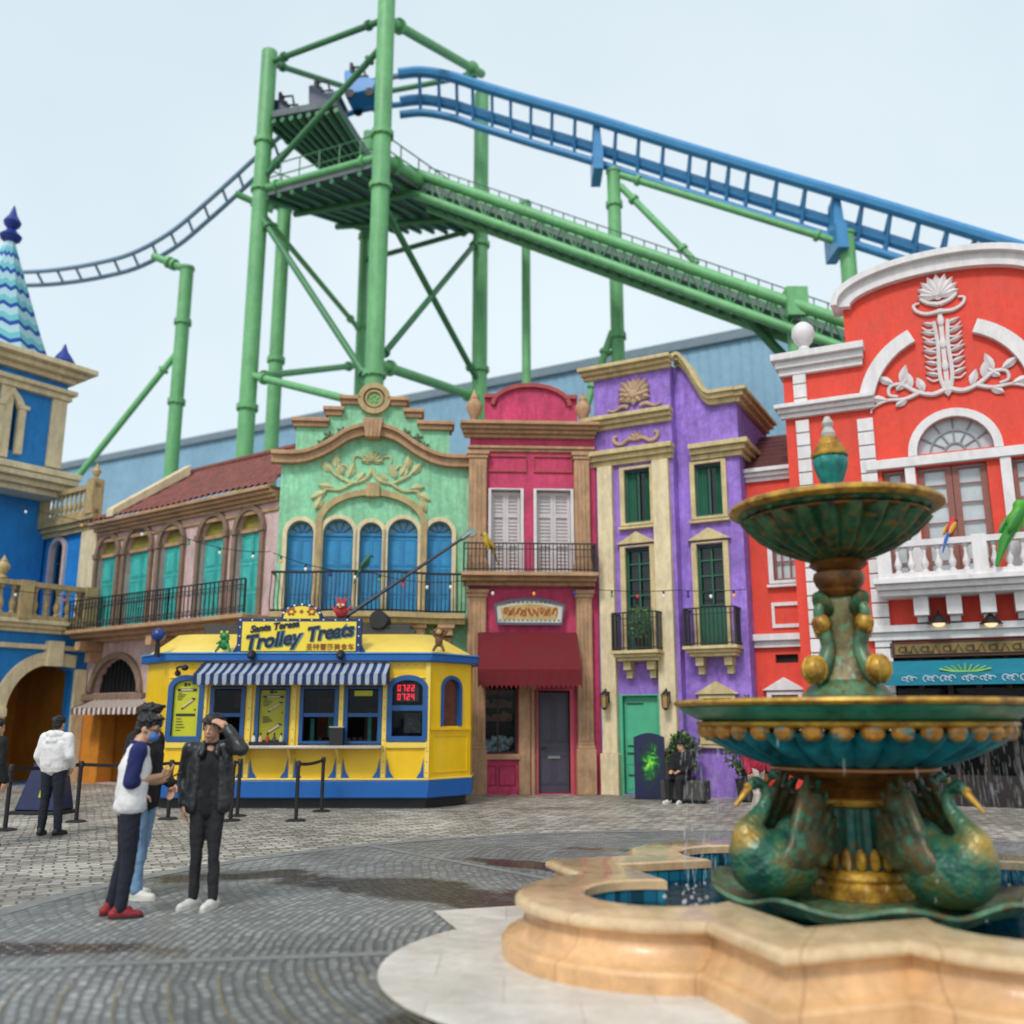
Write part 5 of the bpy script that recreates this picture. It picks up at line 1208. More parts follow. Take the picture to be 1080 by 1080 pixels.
# platform between the columns
def quad_slab(P, t):
    b = MB(); b.add([tuple(p) for p in P]+[(p.x, p.y, p.z-t) for p in P], [(0,1,2,3), (7,6,5,4), (0,4,5,1), (1,5,6,2), (2,6,7,3), (3,7,4,0)]); return b
pm = [on(pL, mL-.1), on(pC, mC-.1), on(pR, mR-.1), on(pB, mB-.1)]
quad_slab(pm, .25).build('platform', GRATE, CT)
b = MB()
for k in range(9):
    t = (k+.5)/9; b.tube([pm[0].lerp(pm[1], t)-Vector((0,0,.38)), pm[3].lerp(pm[2], t)-Vector((0,0,.38))], .11, 6)
for t in (.3, .7): b.tube([pm[0].lerp(pm[3], t)-Vector((0,0,.55)), pm[1].lerp(pm[2], t)-Vector((0,0,.55))], .15, 6)
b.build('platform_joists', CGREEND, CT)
b = MB()
for i in range(4):
    a, c = pm[i], pm[(i+1) % 4]
    for k in range(7):
        p = a.lerp(c, k/6); b.tube([p, p+Vector((0,0,1.1))], .03, 5)
    for h in (.55, 1.1): b.tube([a+Vector((0,0,h)), c+Vector((0,0,h))], .03, 5)
b.build('handrail', CGREEND, CT)
up = [on(pL, zz(279, 118, YL)), pC.lerp(pL, .55)+Vector((0,0,0)), pB.lerp(pL, .4), on(pB, zz(383, 115, YB))]
up[1].z = up[0].z-.2; up[2].z = up[0].z+.2
q = [on(pL, up[0].z), on(pL.lerp(pC, .62), up[0].z-.9), on(pB.lerp(pR, .3), up[0].z-.9), on(pB, up[0].z-.2)]
quad_slab(q, .3).build('upper_platform', GRATE, CT)
b = MB()
for k in range(9):
    t = k/8; a = q[0].lerp(q[1], t); c = q[3].lerp(q[2], t); b.tube([a-Vector((0,0,.5)), c-Vector((0,0,.5))], .12, 6)
b.build('floor_joists', CGREEND, CT)

# --- the blue track: one run from the far left, over the tower, down to the right
TR = thing('coaster_track', 'blue roller coaster track dipping at left and running down right from the green tower', 'coaster track')
def sweep_track(P, off, rs, rr, gauge_name, mats, par, tie=1.0, n=10, spine_r=.0, ties_r=.05):
    """P: points of the near rail; off(i) gives the vector to the other rail"""
    C = [Vector(p) for p in spline(P, n)]; m = len(C)
    O = [off(i/(m-1)) for i in range(m)]
    MB().tube(C, rr, 8).build('rail', mats[0], par); MB().tube([c+o for c, o in zip(C, O)], rr, 8).build('rail', mats[1], par)
    acc = 0
    for i in range(1, m):
        b = MB()
        acc += (C[i]-C[i-1]).length
        if acc >= tie:
            acc = 0; b.tube([C[i], C[i]+O[i]], ties_r, 6)
            if spine_r: sp = C[i]+O[i]*.5+Vector((0, .45, -1.0)); b.tube([C[i], sp], ties_r, 6); b.tube([C[i]+O[i], sp], ties_r, 6)
            b.build('cross_tie', mats[1], par)
    if spine_r: MB().tube([c+o*.5+Vector((0, .45, -1.0)) for c, o in zip(C, O)], spine_r, 10).build('spine', mats[1], par)
PL_ = [atY(u, v, Y) for u, v, Y in ((-70,283,41),(-20,287,41),(25,287,40.5),(60,284.5,40),(100,278,39.5),(140,267,39),(180,245,38.5),(215,216,38),(245,189,37.5),(270,166,37),(300,140,36.5),(326,118,36.2))]
sweep_track(PL_, lambda t: Vector((.12, .5, -.42)), 0, .1, '', (CSLATE, CSLATE), TR, .95, 8, ties_r=.06)
# transition through the tower
PM = [atY(u, v, Y) for u, v, Y in ((326,118,36.2),(345,104,36),(370,92,36),(395,85,36),(420,80,36))]
sweep_track(PM, lambda t: Vector((.1, .7, -.5-.4*t)), 0, .12, '', (CSLATE, CBLUE), TR, .7, 6, ties_r=.07)
PR = [atY(u, v, Y) for u, v, Y in ((420,78,36),(445,76,36),(475,81,35.9),(510,92,35.6),(560,107,35.2),(620,124,34.7),(700,149,34),(800,179,33),(900,208,32),(1000,238,31),(1100,268,30),(1220,303,29))]
sweep_track(PR, lambda t: Vector((0, .85, -.75)), 0, .24, '', (CBLUE, CBLUE), TR, .8, 10, spine_r=.17, ties_r=.075)
for u, v, Y in ((630,128,34.6), (884,205,32.2)):
    p = atY(u, v, Y); b = MB(); b.slab([(p.x-.2, p.y-.1), (p.x+.2, p.y-.1), (p.x+.2, p.y+1.3), (p.x-.2, p.y+1.3)], p.z-2.2, p.z-1.2); b.prism([(p.x-.2, p.z-1.2), (p.x+.2, p.z-1.2), (p.x+.1, p.z), (p.x-.1, p.z)], p.y+.1, p.y+.9); b.build('bracket', CBLUE, TR)
# --- single posts
def post(label, u, v0, vt, Y, r, extra=(), fl=(), name='coaster_post'):
    t = thing(name, label, 'coaster post', (0,0,0)); p = atY(u, v0, Y); zt = zz(u, vt, Y)
    column('column', p, zt, r, CGREEN, t, [zz(u, f, Y) for f in fl]); b = MB(); b.tube([(p.x, p.y, zt-.02), (p.x, p.y, zt+.1)], r*1.15, 16); b.build('cap', CGREEN, t)
    for (u0, va, Y0, u1, vb, Y1, rr) in extra: brace(atY(u0, va, Y0), atY(u1, vb, Y1), rr, CGREEN, t)
    return t
post('leftmost green coaster post with bent arm to the dipping track and long diagonal strut', 188, 400, 284, 38.5, .29, [(200,286,38.5,162,270,38.9,.17), (186,373,38.5,62,528,38.5,.14)], [424, 340])
post('green coaster post with flanged head close behind the left tower column', 290, 400, 222, 38.5, .3, [(288,222,38.5,248,204,37.7,.15)], [380])
post('thin green post holding the lift hill right of the tower', 555, 330, 215, 36, .18, [], [])
post('green coaster post under the blue track with struts down to the lift hill', 650, 300, 182, 35, .27, [(652,184,35,886,256,32.6,.14),(654,196,35,735,278,34,.14),(646,350,35,618,430,35,.15)], [216, 355])
post('rightmost green coaster post rising behind the red house crest', 895, 280, 248, 32.6, .29, [], [])
# --- lift hill
LH = thing('lift_hill', 'long green lift hill with dark walkway sloping down from the tower to the right', 'lift hill')
A0, A1 = atY(425, 178, 34.5), atY(905, 344, 28.5); d_ = A1-A0; A1 = A0+d_*1.25
side = Vector((.55, .83, 0))*1.7
for o in (Vector((0,0,0)), side): brace(A0+o, A1+o, .2, CGREEN, LH, 'side_beam', False)
lo = Vector((0, 0, -.95))
for o in (Vector((0,0,0)), side): brace(A0+o+lo, A1+o+lo, .17, CGREEN, LH, 'lower_tube', False)
b = MB(); n = 46
for i in range(n+1):
    p = A0.lerp(A1, i/n); b.tube([p, p+lo], .05, 5); b.tube([p+side, p+lo+side], .05, 5)
    if i < n: p2 = A0.lerp(A1, (i+1)/n); b.tube([p, p2+lo] if i % 2 else [p+lo, p2], .045, 5); b.tube([p+lo, p+lo+side], .05, 5)
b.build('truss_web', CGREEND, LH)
quad_slab([A0+Vector((0,0,-.3)), A1+Vector((0,0,-.3)), A1+side+Vector((0,0,-.3)), A0+side+Vector((0,0,-.3))], .25).build('walkway', GRATE, LH)
b = MB(); hr = Vector((0,0,.95))
for i in range(n+1): p = A0.lerp(A1, i/n)+side; b.tube([p, p+hr], .025, 4)
for h in (.5, .95): b.tube([A0+side+Vector((0,0,h)), A1+side+Vector((0,0,h))], .025, 5)
b.build('handrail', GRATE, LH)
p1 = atY(760, 305, 30.8); brace(p1, atY(835, 385, 30.8), .17, CGREEND, LH, 'strut', False)
p1 = atY(838, 322, 29.4); b = MB(); b.box(p1.x-.35, p1.x+.35, p1.y-.4, p1.y+.3, p1.z-.5, p1.z+.5); b.build('bearing_box', CGREEN, LH); brace(Vector((p1.x, p1.y+.2, 0)), Vector((p1.x, p1.y+.2, p1.z-.5)), .25, CGREEN, LH, 'leg', False)
# --- train hanging on the tower track
TN = thing('coaster_train', 'dark blue coaster train with a bright blue front at the top of the green tower', 'coaster train', atY(385, 100, 35.9), R(-8))
CARM = mat('train_navy', (36,56,92), .35, .15, 2, .03, 10)
for k in range(3):
    x = -k*1.55; z = -k*.55
    b = MB(); b.prism([(x-.65, z-.5), (x+.6, z-.35), (x+.75, z+.1), (x+.35, z+.3), (x-.1, z+.28), (x-.55, z+.75), (x-.72, z+.7)], -.75, .35); c = b.build('car', CARM if k else mat('train_blue', (24,140,220), .35, .1, 2, .03, 10), TN, bevel=.06)
    b = MB()
    for s_ in (-.5, .1):
        b.box(x-.4, x-.1, s_-.2, s_+.2, z+.28, z+.42); b.box(x-.5, x-.38, s_-.2, s_+.2, z+.3, z+1.1); b.tube([(x-.4, s_, z+1.0), (x+.05, s_, z+1.0), (x+.15, s_, z+.5)], .05, 6)
    b.build('seats', mat('seat_black', (28,28,32), .6, .1, 4, .05), c)
    b = MB()
    for s_ in (-.7, .3):
        for w in (-.4, .45): b.lathe([(.02,-.05),(.2,-.05),(.2,.05),(.02,.05)], 12); 
    b.v = []; b.f = []
    for s_ in (-.8, .4):
        for w in (-.4, .45): b.tube([(x+w, s_-.05, z-.5), (x+w, s_+.05, z-.5)], .2, 12)
    b.build('wheels', MATS['seat_black'], c)

# ================================================================== TROLLEY KIOSK
KY = 18.7; kp = uY(168, KY)
KF = Facade('trolley_kiosk', 'yellow and blue tram shaped snack kiosk with striped awning and large roof sign', 'kiosk', kp, 0.0)
rt = KF.root; kx = lambda u, o=0., v=760: KF.x(u, v, o); kz = lambda v, o=0., u=330: KF.z(u, v, o)
YEL = mat('tram_yellow', (255,206,8), .38, .08, 1.2, .05, 14, grime=.1, gcol=(150,110,10), coat=.3)
YELP = mat('tram_pale_yellow', (255,220,96), .42, .08, 1.2, .05, 14, grime=.15, gcol=(170,130,50), coat=.2)
TBLUE = mat('tram_blue', (4,104,190), .45, .08, 1.5, .05, 14, grime=.15, gcol=(8,44,90), coat=.1, k=.72)
WBLUE = mat('window_blue', (22,92,158), .45, .1, 2, .05, 14, coat=.1, k=.72)
BLK = mat('matt_black', (22,22,25), .55, .15, 4, .05, 30)
L = kx(452); D = 2.7; ch = .9; dx_ = .77
plan = lambda o: [(-dx_-o, ch-o*.4), (-o*.4, -o), (L+o*.4, -o), (L+dx_+o, ch-o*.4), (L+dx_+o, D-ch+o*.4), (L+o*.4, D+o), (-o*.4, D+o), (-dx_-o, D-ch+o*.4)]
z_sk0, z_sk1 = kz(842), kz(823); z_sill = kz(789); z_wt = kz(724); z_fr = kz(698); z_gt = kz(690); z_rf = kz(671, -1.2)
MB().slab(plan(-.12), .0, z_sk0).build('undercarriage', BLK, rt)
MB().slab(plan(.03), z_sk0+.002, z_sk1).build('blue_skirt', TBLUE, rt, bevel=.02)
MB().slab(plan(.035), z_sk1+.002, z_sk1+.04).build('skirt_rail', YELP, rt, bevel=.01)
zb0 = z_sk1+.042
# lower body and wall pieces with window openings
def seg(b, p, q, z0, z1, holes, th=.08):
    p, q = Vector((*p, 0)), Vector((*q, 0)); l = (q-p).length; a = math.atan2(q.y-p.y, q.x-p.x)
    w = MB(); w.wall(rect(0, l, z0, z1), holes(l) if holes else [], 0, th); w.xf(Matrix.Translation(p) @ Matrix.Rotation(a, 4, 'Z')); b.add(w.v, w.f)
pl = plan(0)
zw0 = z_sill+.06
wins = [('arch', 170, 213), ('sash', 220, 258), ('menu', 268, 305), ('sash', 315, 357), ('sash', 362, 403), ('arch', 409, 450)]
hol = []
for kind, ua, ub in wins:
    x0, x1 = max(.03, kx(ua)), min(L-.02, kx(ub))
    z0 = zw0; z1 = z_wt+.02
    if kind == 'arch': z0 = kz(781); hol.append(arch((x0+x1)/2, x1-x0, z0, kz(726), kz(713)-kz(726)))
    else: hol.append(rect(x0, x1, z0, z1))
def endwin(l): return [arch(l*.52, l*.42, kz(766), kz(725), .2)]
b = MB(); seg(b, pl[1], pl[2], zb0, z_fr, lambda l: hol); seg(b, pl[0], pl[1], zb0, z_fr, None); seg(b, pl[2], pl[3], zb0, z_fr, endwin)
for i in (3, 4, 5, 6, 7): seg(b, pl[i], pl[(i+1) % 8], zb0, z_fr, None)
b.build('body', YEL, rt)
MB().slab(plan(.13), z_fr+.002, z_gt).build('blue_gutter', TBLUE, rt, bevel=.02)
MB().slab(plan(.15), z_gt+.002, z_gt+.03).build('gutter_rail', mat('pale_blue_rail', (90,160,214), .4, .1, 2, 0), rt)
b = MB(); a_, c_ = plan(.02), [(-dx_+.55, ch+.1), (.2, .75), (L-.35, .75), (L+dx_-.75, ch+.1), (L+dx_-.75, D-ch-.1), (L-.3, D-.7), (.3, D-.7), (-dx_+.6, D-ch-.1)]
b.add([(x, y, z_gt+.031) for x, y in a_]+[(x, y, z_rf) for x, y in c_], [(i, (i+1) % 8, (i+1) % 8+8, i+8) for i in range(8)]+[tuple(range(8, 16))])
b.build('roof', YELP, rt)
b = MB(); b.box(.3, L-.5, 1.0, D-.9, z_rf+.002, z_rf+.22); b.box(kx(382), kx(430), .95, 1.3, z_rf+.01, z_rf+.12); b.build('roof_deck', mat('roof_grey', (70,70,72), .7, .15, 3, .1), rt)
b = MB(); b.tube([(kx(395, -.8), .9, z_rf+.32), (kx(395, -.8)+.02, 1.4, z_rf+.3)], .19, 18); b.build('roof_vent', BLK, rt)
# ribs, rivets, kick flashes, sill, frames
b = MB()
for u in (215, 262.5, 309.5, 359.5, 405.5, 451): x = kx(u); b.box(x-.045, x+.045, -.035, .01, zb0, z_fr-.01)
b.box(0.02, L-.02, -.028, .012, kz(724)+.16, kz(724)+.18); b.box(.02, kx(213), -.05, .012, kz(789), kz(783)); b.box(kx(408), L-.02, -.05, .012, kz(789), kz(783))
b.build('body_rib', YELP, rt, bevel=.008)
b = MB()
for u in (262.5, 309.5, 359.5, 405.5):
    x = kx(u)
    for s_ in (-1, 1): b.prism([(x+s_*.055, zb0), (x+s_*.21, zb0), (x+s_*.12, zb0+.13), (x+s_*.07, zb0+.36)], -.012, .005)
for u in (172, 449):
    x = kx(u); s_ = 1 if u < 300 else -1; b.prism([(x+s_*.02, zb0), (x+s_*.16, zb0), (x+s_*.08, zb0+.13), (x+s_*.03, zb0+.36)], -.012, .005)
b.build('blue_flash', TBLUE, rt)
b = MB()
for u in (215, 262.5, 309.5, 359.5, 405.5, 451):
    for k in range(9): b.ell((kx(u), -.037, zb0+.1+k*.2), (.014, .008, .014), 6, 4)
for k in range(30): b.ell((.1+(L-.2)*k/29, -.004, z_fr-.06), (.014, .008, .014), 6, 4)
b.build('rivets', mat('rivet_brass', (196,150,24), .4, .1, 4, 0), rt)
# panel on the angled end
e0, e1_ = Vector(pl[2]), Vector(pl[3]); ea = math.atan2(e1_.y-e0.y, e1_.x-e0.x); el_ = (e1_-e0).length
ME = Matrix.Translation((e0.x, e0.y, 0)) @ Matrix.Rotation(ea, 4, 'Z')
b = MB(); b.band(rect(.1, el_-.1, zb0+.1, kz(775)-.02), .02, -.012, .004, closed=True); b.box(.04, el_-.02, -.04, .004, kz(770), kz(767)); b.xf(ME); b.build('end_panel', YEL, rt)
b = MB(); b.band(archpath(el_*.52, el_*.42+.02, kz(766), kz(725), .21), .07, -.03, .06); b.xf(ME); b.build('end_window_frame', WBLUE, rt)
b = MB(); b.prism(arch(el_*.52, el_*.42, kz(766), kz(725), .2), .05, .07); b.xf(ME); b.build('end_window', mat('brown_reflect', (96,66,52), .12, .3, 2, 0), rt)
b = MB(); b.box(kx(228), kx(405.5), -.42, .06, z_sill, z_sill+.055); b.build('counter', mat('counter_steel', (206,196,186), .3, .08, 3, .03, 20, metal=.3), rt, bevel=.01)
b = MB()
for x in (kx(262.5), kx(359.5), kx(309.5)): b.prism([(0,0)], 0, 0) if False else b.add([(x-.02,-.38,z_sill-.01),(x+.02,-.38,z_sill-.01),(x+.02,-.03,z_sill-.01),(x-.02,-.03,z_sill-.01),(x-.02,-.03,z_sill-.3),(x+.02,-.03,z_sill-.3)], [(0,1,2,3),(0,3,4),(1,5,2),(0,4,5,1)])
b.build('counter_bracket', YELP, rt)
# interior
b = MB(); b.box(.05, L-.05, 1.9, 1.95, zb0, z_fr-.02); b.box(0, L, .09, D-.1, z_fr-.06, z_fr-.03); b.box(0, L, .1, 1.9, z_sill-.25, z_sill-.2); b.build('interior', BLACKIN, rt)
b = MB()
for i, (u0, u1, v0, v1) in enumerate(((222,240,728,745),(318,335,735,780),(372,392,745,782))): b.box(kx(u0), kx(u1), 1.5, 1.88, kz(v1), kz(v0))
b.build('kitchen_unit', mat('kitchen_wood', (116,60,44), .6, .3, 4, .1), rt)
for u0, u1, y0, y1, v0, v1 in ((338,348,.8,.9,778,752),(384,388,.5,.6,786,750),(322,326,.5,.55,786,758)): MB().box(kx(u0), kx(u1), y0, y1, kz(v0), kz(v1)).build('curtain', mat('teal_curtain', (66,160,150), .7, .2, 3, .1), rt)
b = MB(); b.lathe([(.05,.1),(.13,.02),(.15,-.05),(.1,-.14),(.03,-.17)], 14, (kx(253), .75, kz(738))); b.build('pendant_lamp', glow('lamp_milk', (255,226,180), 3.0), rt)
b = MB(); 
for i in range(14):
    x = kx(318)+(kx(400)-kx(318))*i/13; h = random.uniform(.08, .22); b.box(x-.04, x+.04, .7, .78, z_sill+.06, z_sill+.06+h)
b.build('counter_goods', mat('dark_goods', (84,64,58), .5, .5, 9, .05), rt)
def frame_sash(x0, x1, z0, z1):
    b = MB(); b.band(rect(x0+.045, x1-.045, z0+.045, z1-.045), .09, -.03, .06, closed=True); zm = z0+(z1-z0)*.5; b.box(x0+.088, x1-.088, -.015, .05, zm-.035, zm+.035); return b
YG = mat('menu_yellow', (206,206,30), .45, .06, 3, 0); INK = mat('menu_ink', (24,26,40), .5, .1, 4, 0); RINK = mat('menu_red', (190,70,60), .5, .2, 20, 0); WINK = mat('menu_white', (232,228,214), .5, .1, 5, 0)
def menu(x0, x1, z0, z1, y, par, two=False):
    w = x1-x0; h = z1-z0; b = MB()
    b.box(x0+w*.1, x1-w*.1, y-.008, y-.002, z0+h*.80, z0+h*.845)
    if not two: b.box(x0+w*.1, x1-w*.1, y-.008, y-.002, z0+h*.345, z0+h*.39)
    b.box(x0+w*.36, x0+w*.48, y-.008, y-.002, z1-h*.11, z1-h*.05); b.box(x0+w*.52, x0+w*.62, y-.008, y-.002, z1-h*.1, z1-h*.06)
    for k in range(5):
        z = z0+h*(.76-.03*k); b.box(x0+w*.12, x0+w*(.3+.12*((k*7) % 4)/2), y-.007, y-.002, z, z+h*.011)
        z = z0+h*(.29-.052*k) if not two else z0+h*(.42-.028*k); b.box(x0+w*.12, x0+w*(.34+.1*((k*5) % 4)/2), y-.007, y-.002, z, z+h*.013)
    for zc in ((.55,) if not two else (.6, .17)):
        for k in range(9):
            t = k/8; b.ell((x0+w*(.34+.42*t), y-.006, z0+h*(zc-.07+.16*t)), (w*.05, .006, h*.016), 7, 4)
        b.box(x0+w*.72, x0+w*.86, y-.01, y-.003, z0+h*(zc+.095), z0+h*(zc+.125)); b.box(x0+w*.84, x0+w*.9, y-.008, y-.002, z0+h*(zc-.1), z0+h*(zc-.075))
    b.build('menu_print', INK, par); b = MB(); r_ = MB()
    for zc in ((.55,) if not two else (.6, .17)):
        for k in range(7):
            t = k/6; b.ell((x0+w*(.4+.34*t), y-.011, z0+h*(zc-.04+.12*t)), (w*.045, .006, h*.016), 7, 4); r_.ell((x0+w*(.36+.38*t), y-.013, z0+h*(zc-.065+.13*t)), (w*.03, .006, h*.01), 6, 4)
    b.box(x0+w*.25, x1-w*.25, y-.011, y-.0085, z0+h*.812, z0+h*.833); b.build('menu_picture', WINK, par); r_.build('menu_picture', RINK, par)
for (kind, ua, ub), ho in zip(wins, hol):
    x0, x1 = min(p[0] for p in ho), max(p[0] for p in ho); z0, z1 = min(p[1] for p in ho), max(p[1] for p in ho)
    if kind == 'arch':
        zs = kz(726); rise = z1-zs
        w = MB().prism(arch((x0+x1)/2, x1-x0, z0, zs, rise), .065, .075).build('window', glass('kiosk_glass', (14,18,26), .05, .35), rt)
        b = MB(); pth = archpath((x0+x1)/2, x1-x0-.06, z0+.03, zs, rise-.03); b.band(pth, .1, -.05, .06); b.box(x0, x1, -.06, .055, z0-.02, z0+.08)
        if ua > 300: zm = (z0+z1)/2; b.box(x0+.06, x1-.06, -.045, .05, zm-.05, zm+.05)
        b.build('frame', WBLUE, w)
        if ua < 300:
            m_ = MB().prism(arch((x0+x1)/2, x1-x0-.18, z0+.08, zs, rise-.09), .02, .045).build('menu_board', YG, rt); menu(x0+.1, x1-.1, z0+.1, z1-.08, .018, m_)
        else:
            pn = MB().box(x0+.3, x1-.12, .12, .14, z0+.14, zm-.09).build('grey_notice', mat('notice_grey', (110,120,118), .5, .5, 14, 0), rt)
            tl = glow('led_red', (235,40,64), .8); zc = zm+(z1-zm)*.5
            def led(s, x, z, sz, par):
                SEG = {'0':'abcdef','7':'abc','2':'abged','4':'fgbc'}; b = MB(); W_, H_, t_ = sz*.5, sz, sz*.13
                for i, ch_ in enumerate(s):
                    X_ = x+i*sz*.78
                    for sg_ in SEG[ch_]:
                        q = {'a':(0,W_,H_-t_,H_),'d':(0,W_,0,t_),'g':(0,W_,H_/2-t_/2,H_/2+t_/2),'b':(W_-t_,W_,H_/2,H_),'c':(W_-t_,W_,0,H_/2),'f':(0,t_,H_/2,H_),'e':(0,t_,0,H_/2)}[sg_]
                        b.box(X_+q[0], X_+q[1], .035, .042, z+q[2], z+q[3])
                b.build('led_digits', tl, par)
            ld = MB().box(x0+.12, x0+.58, .0425, .06, zc-.18, zc+.17).build('led_display', BLK, rt); led('0722', x0+.17, zc+.02, .115, ld); led('0724', x0+.17, zc-.15, .115, ld)
    elif kind == 'menu':
        b = MB(); b.band(rect(x0+.045, x1-.045, z0+.045, z1-.045), .09, -.03, .06, closed=True); b.build('window_frame', WBLUE, rt)
        m_ = MB().box(x0+.09, x1-.06, .03, .05, z0+.09, z1-.09).build('menu_board', mat('menu_olive', (176,170,30), .45, .06, 3, 0), rt); menu(x0+.1, x1-.08, z0+.12, z1-.05, .028, m_, True)
    else:
        f_ = frame_sash(x0, x1, z0, z1).build('window_frame', WBLUE, rt)
        if ua < 400: MB().box(x0+.088, x1-.088, .03, .036, (z0+z1)/2+.035, z1-.09).build('upper_pane', glass('kiosk_glass', (14,18,26)), f_)
        if ua > 360: MB().box(x0+.2, x1-.2, .0, .02, z1-.2, z1-.1).build('small_notice', YG, f_)
# striped awning
ax0, ax1 = kx(199, .62), kx(407, .62)
striped(ax0+.02, ax1-.02, kz(699), kz(711, .62), kz(722.5, .62), .045, .62, 46, mat('navy_canvas', (16,40,92), .8, .1, 3, .1), mat('grey_white_canvas', (168,180,196), .8, .1, 3, .1), rt, 'striped_awning')
# roof sign
sgn = thing('snack_sign', 'large yellow sign with navy script lettering and a half round top on the kiosk roof', 'sign', KF.world(kx(315, .1), .12, 0), 0)
sx0, sx1 = KF.x(250, 670, .12)-kx(315, .1), KF.x(381, 670, .12)-kx(315, .1); sz0, sz1 = kz(690, .12), kz(652, .12)
b = MB(); b.box(sx0, sx1, 0, .14, sz0, sz1); b.prism([(sx0-.1, sz0), (sx0, sz0), (sx0, sz0+.2)], .02, .12); b.prism([(sx1+.1, sz0), (sx1, sz0), (sx1, sz0+.2)], .02, .12)
hc = KF.x(318, 650, .12)-kx(315, .1); hr_ = (KF.x(340, 650, .12)-KF.x(296, 650, .12))/2
b.prism([(hc+hr_*math.cos(math.pi*i/20), sz1+hr_*.72*math.sin(math.pi*i/20)) for i in range(21)], .01, .13); b.build('sign_box', RIVB, sgn, bevel=.01)
SY = mat('sign_yellow', (255,226,70), .4, .05, 2, 0)
b = MB(); b.box(sx0+.1, sx1-.1, -.02, -.002, sz0+.06, sz1-.07); b.build('sign_face', SY, sgn)
b = MB(); b.prism([(hc+hr_*.86*math.cos(math.pi*i/20), sz1-.01+hr_*.6*math.sin(math.pi*i/20)) for i in range(21)], -.014, .008); b.build('sign_crown', SY, sgn)
b = MB()
for s_ in (-1, 1):
    for k in range(6): q = k*math.pi/3; b.ell((hc+s_*.2+.07*math.cos(q), -.02, sz1+.13+.06*math.sin(q)), (.032, .008, .028), 8, 4)
    b.band([(hc+s_*.2+.05*math.cos(2*math.pi*i/12), sz1+.13+.045*math.sin(2*math.pi*i/12)) for i in range(12)], .02, -.025, -.016, closed=True)
b.ell((hc, -.02, sz1+.13), (.04, .008, .04), 8, 4)
b.build('crown_flower', mat('rust_print', (176,92,40), .5, .2, 8, 0), sgn)
b = MB()
for i in range(11): x = sx0+.05+(sx1-sx0-.1)*i/10; b.ell((x, -.004, sz0+.03), .015, 8, 5); b.ell((x, -.004, sz1-.035), .015, 8, 5)
for k in range(1, 4): z = sz0+(sz1-sz0)*k/4; b.ell((sx0+.05, -.004, z), .015, 8, 5); b.ell((sx1-.05, -.004, z), .015, 8, 5)
for i in range(1, 8): q = math.pi*i/8; b.ell((hc+hr_*.93*math.cos(q), .0, sz1+hr_*.66*math.sin(q)), .02, 8, 5)
b.build('sign_bulbs', glow('sign_bulb', (235,232,220), .15), sgn)
NAVI = mat('sign_navy', (18,36,60), .45, .1, 4, 0); GLI = mat('sign_glint', (120,176,200), .45, .1, 4, 0); tilt = R(7)
sw_ = sx1-sx0; sh_ = sz1-sz0
def sgtext(s, fx, fz, size, dy=-.03, m=NAVI, sx=1., sh=.28, bold=.012, off=(0,0)):
    text(s, size, m, sgn, 'lettering', (sx0+sw_*fx+off[0], dy, sz0+sh_*fz+off[1]), (math.pi/2, -tilt, 0), sh, bold, .005, 'CENTER', sx)
sgtext('Santa Teresa', .30, .76, .18, sx=1.02, bold=.009)
for t_, fx, fz, sz_, sx__ in (('Trolley', .285, .38, .38, .98), ('Treats', .745, .60, .37, .95)):
    sgtext(t_, fx, fz, sz_, sx=sx__, bold=.018)
    sgtext(t_, fx, fz, sz_, dy=-.02, m=GLI, sx=sx__, bold=.018, off=(.016, -.012))
b = MB()
x, z = sx0+sw_*.44, sz0+sh_*.16; b.tube([(x+.1-.07*k/4, -.03, z+.06-.02*math.sin(k*.7)) for k in range(6)], .014, 5)
b.build('lettering_swash', NAVI, sgn)
text('圣特蕾莎美食车', .135, mat('sign_rust', (150,60,36), .5, .1, 4, 0), sgn, 'lettering', (sx0+sw_*.755, -.03, sz0+sh_*.19), (math.pi/2, 0, 0), 0, .0, .004)
for u in (262, 357): 
    x, z = kx(u, .14), kz(693, .14); t = thing('spot_lamp', 'small black %s spotlight on the blue gutter under the roof sign' % ('left hand' if u < 300 else 'right hand'), 'lamp', KF.world(x, .14, z), 0, 'spotlights on the kiosk gutter')
    MB().box(-.04, .04, -.02, .04, -.05, .05).build('bracket', BLK, t); MB().lathe([(.03,-.08),(.07,-.02),(.075,.1),(.06,.11)], 12).xf(Matrix.Translation((0,-.1,.02)) @ Matrix.Rotation(R(-60), 4, 'X')).build('lamp_head', BLK, t)
x, z = kx(187, .03), kz(706, .03); t = thing('gooseneck_lamp', 'black gooseneck lamp over the arched menu board of the kiosk', 'lamp', KF.world(x, .01, z), 0)
MB().tube([(-.06,0,-.06), (-.05,-.12,.02), (.05,-.2,.05), (.12,-.24,.03)], .02, 6).build('arm', BLK, t); MB().ell((.15,-.25,.02), (.07,.07,.06), 10, 6).build('lamp_head', BLK, t); MB().ell((-.07,-.0,-.07), (.06,.03,.06), 10, 6).build('wall_plate', BLK, t)
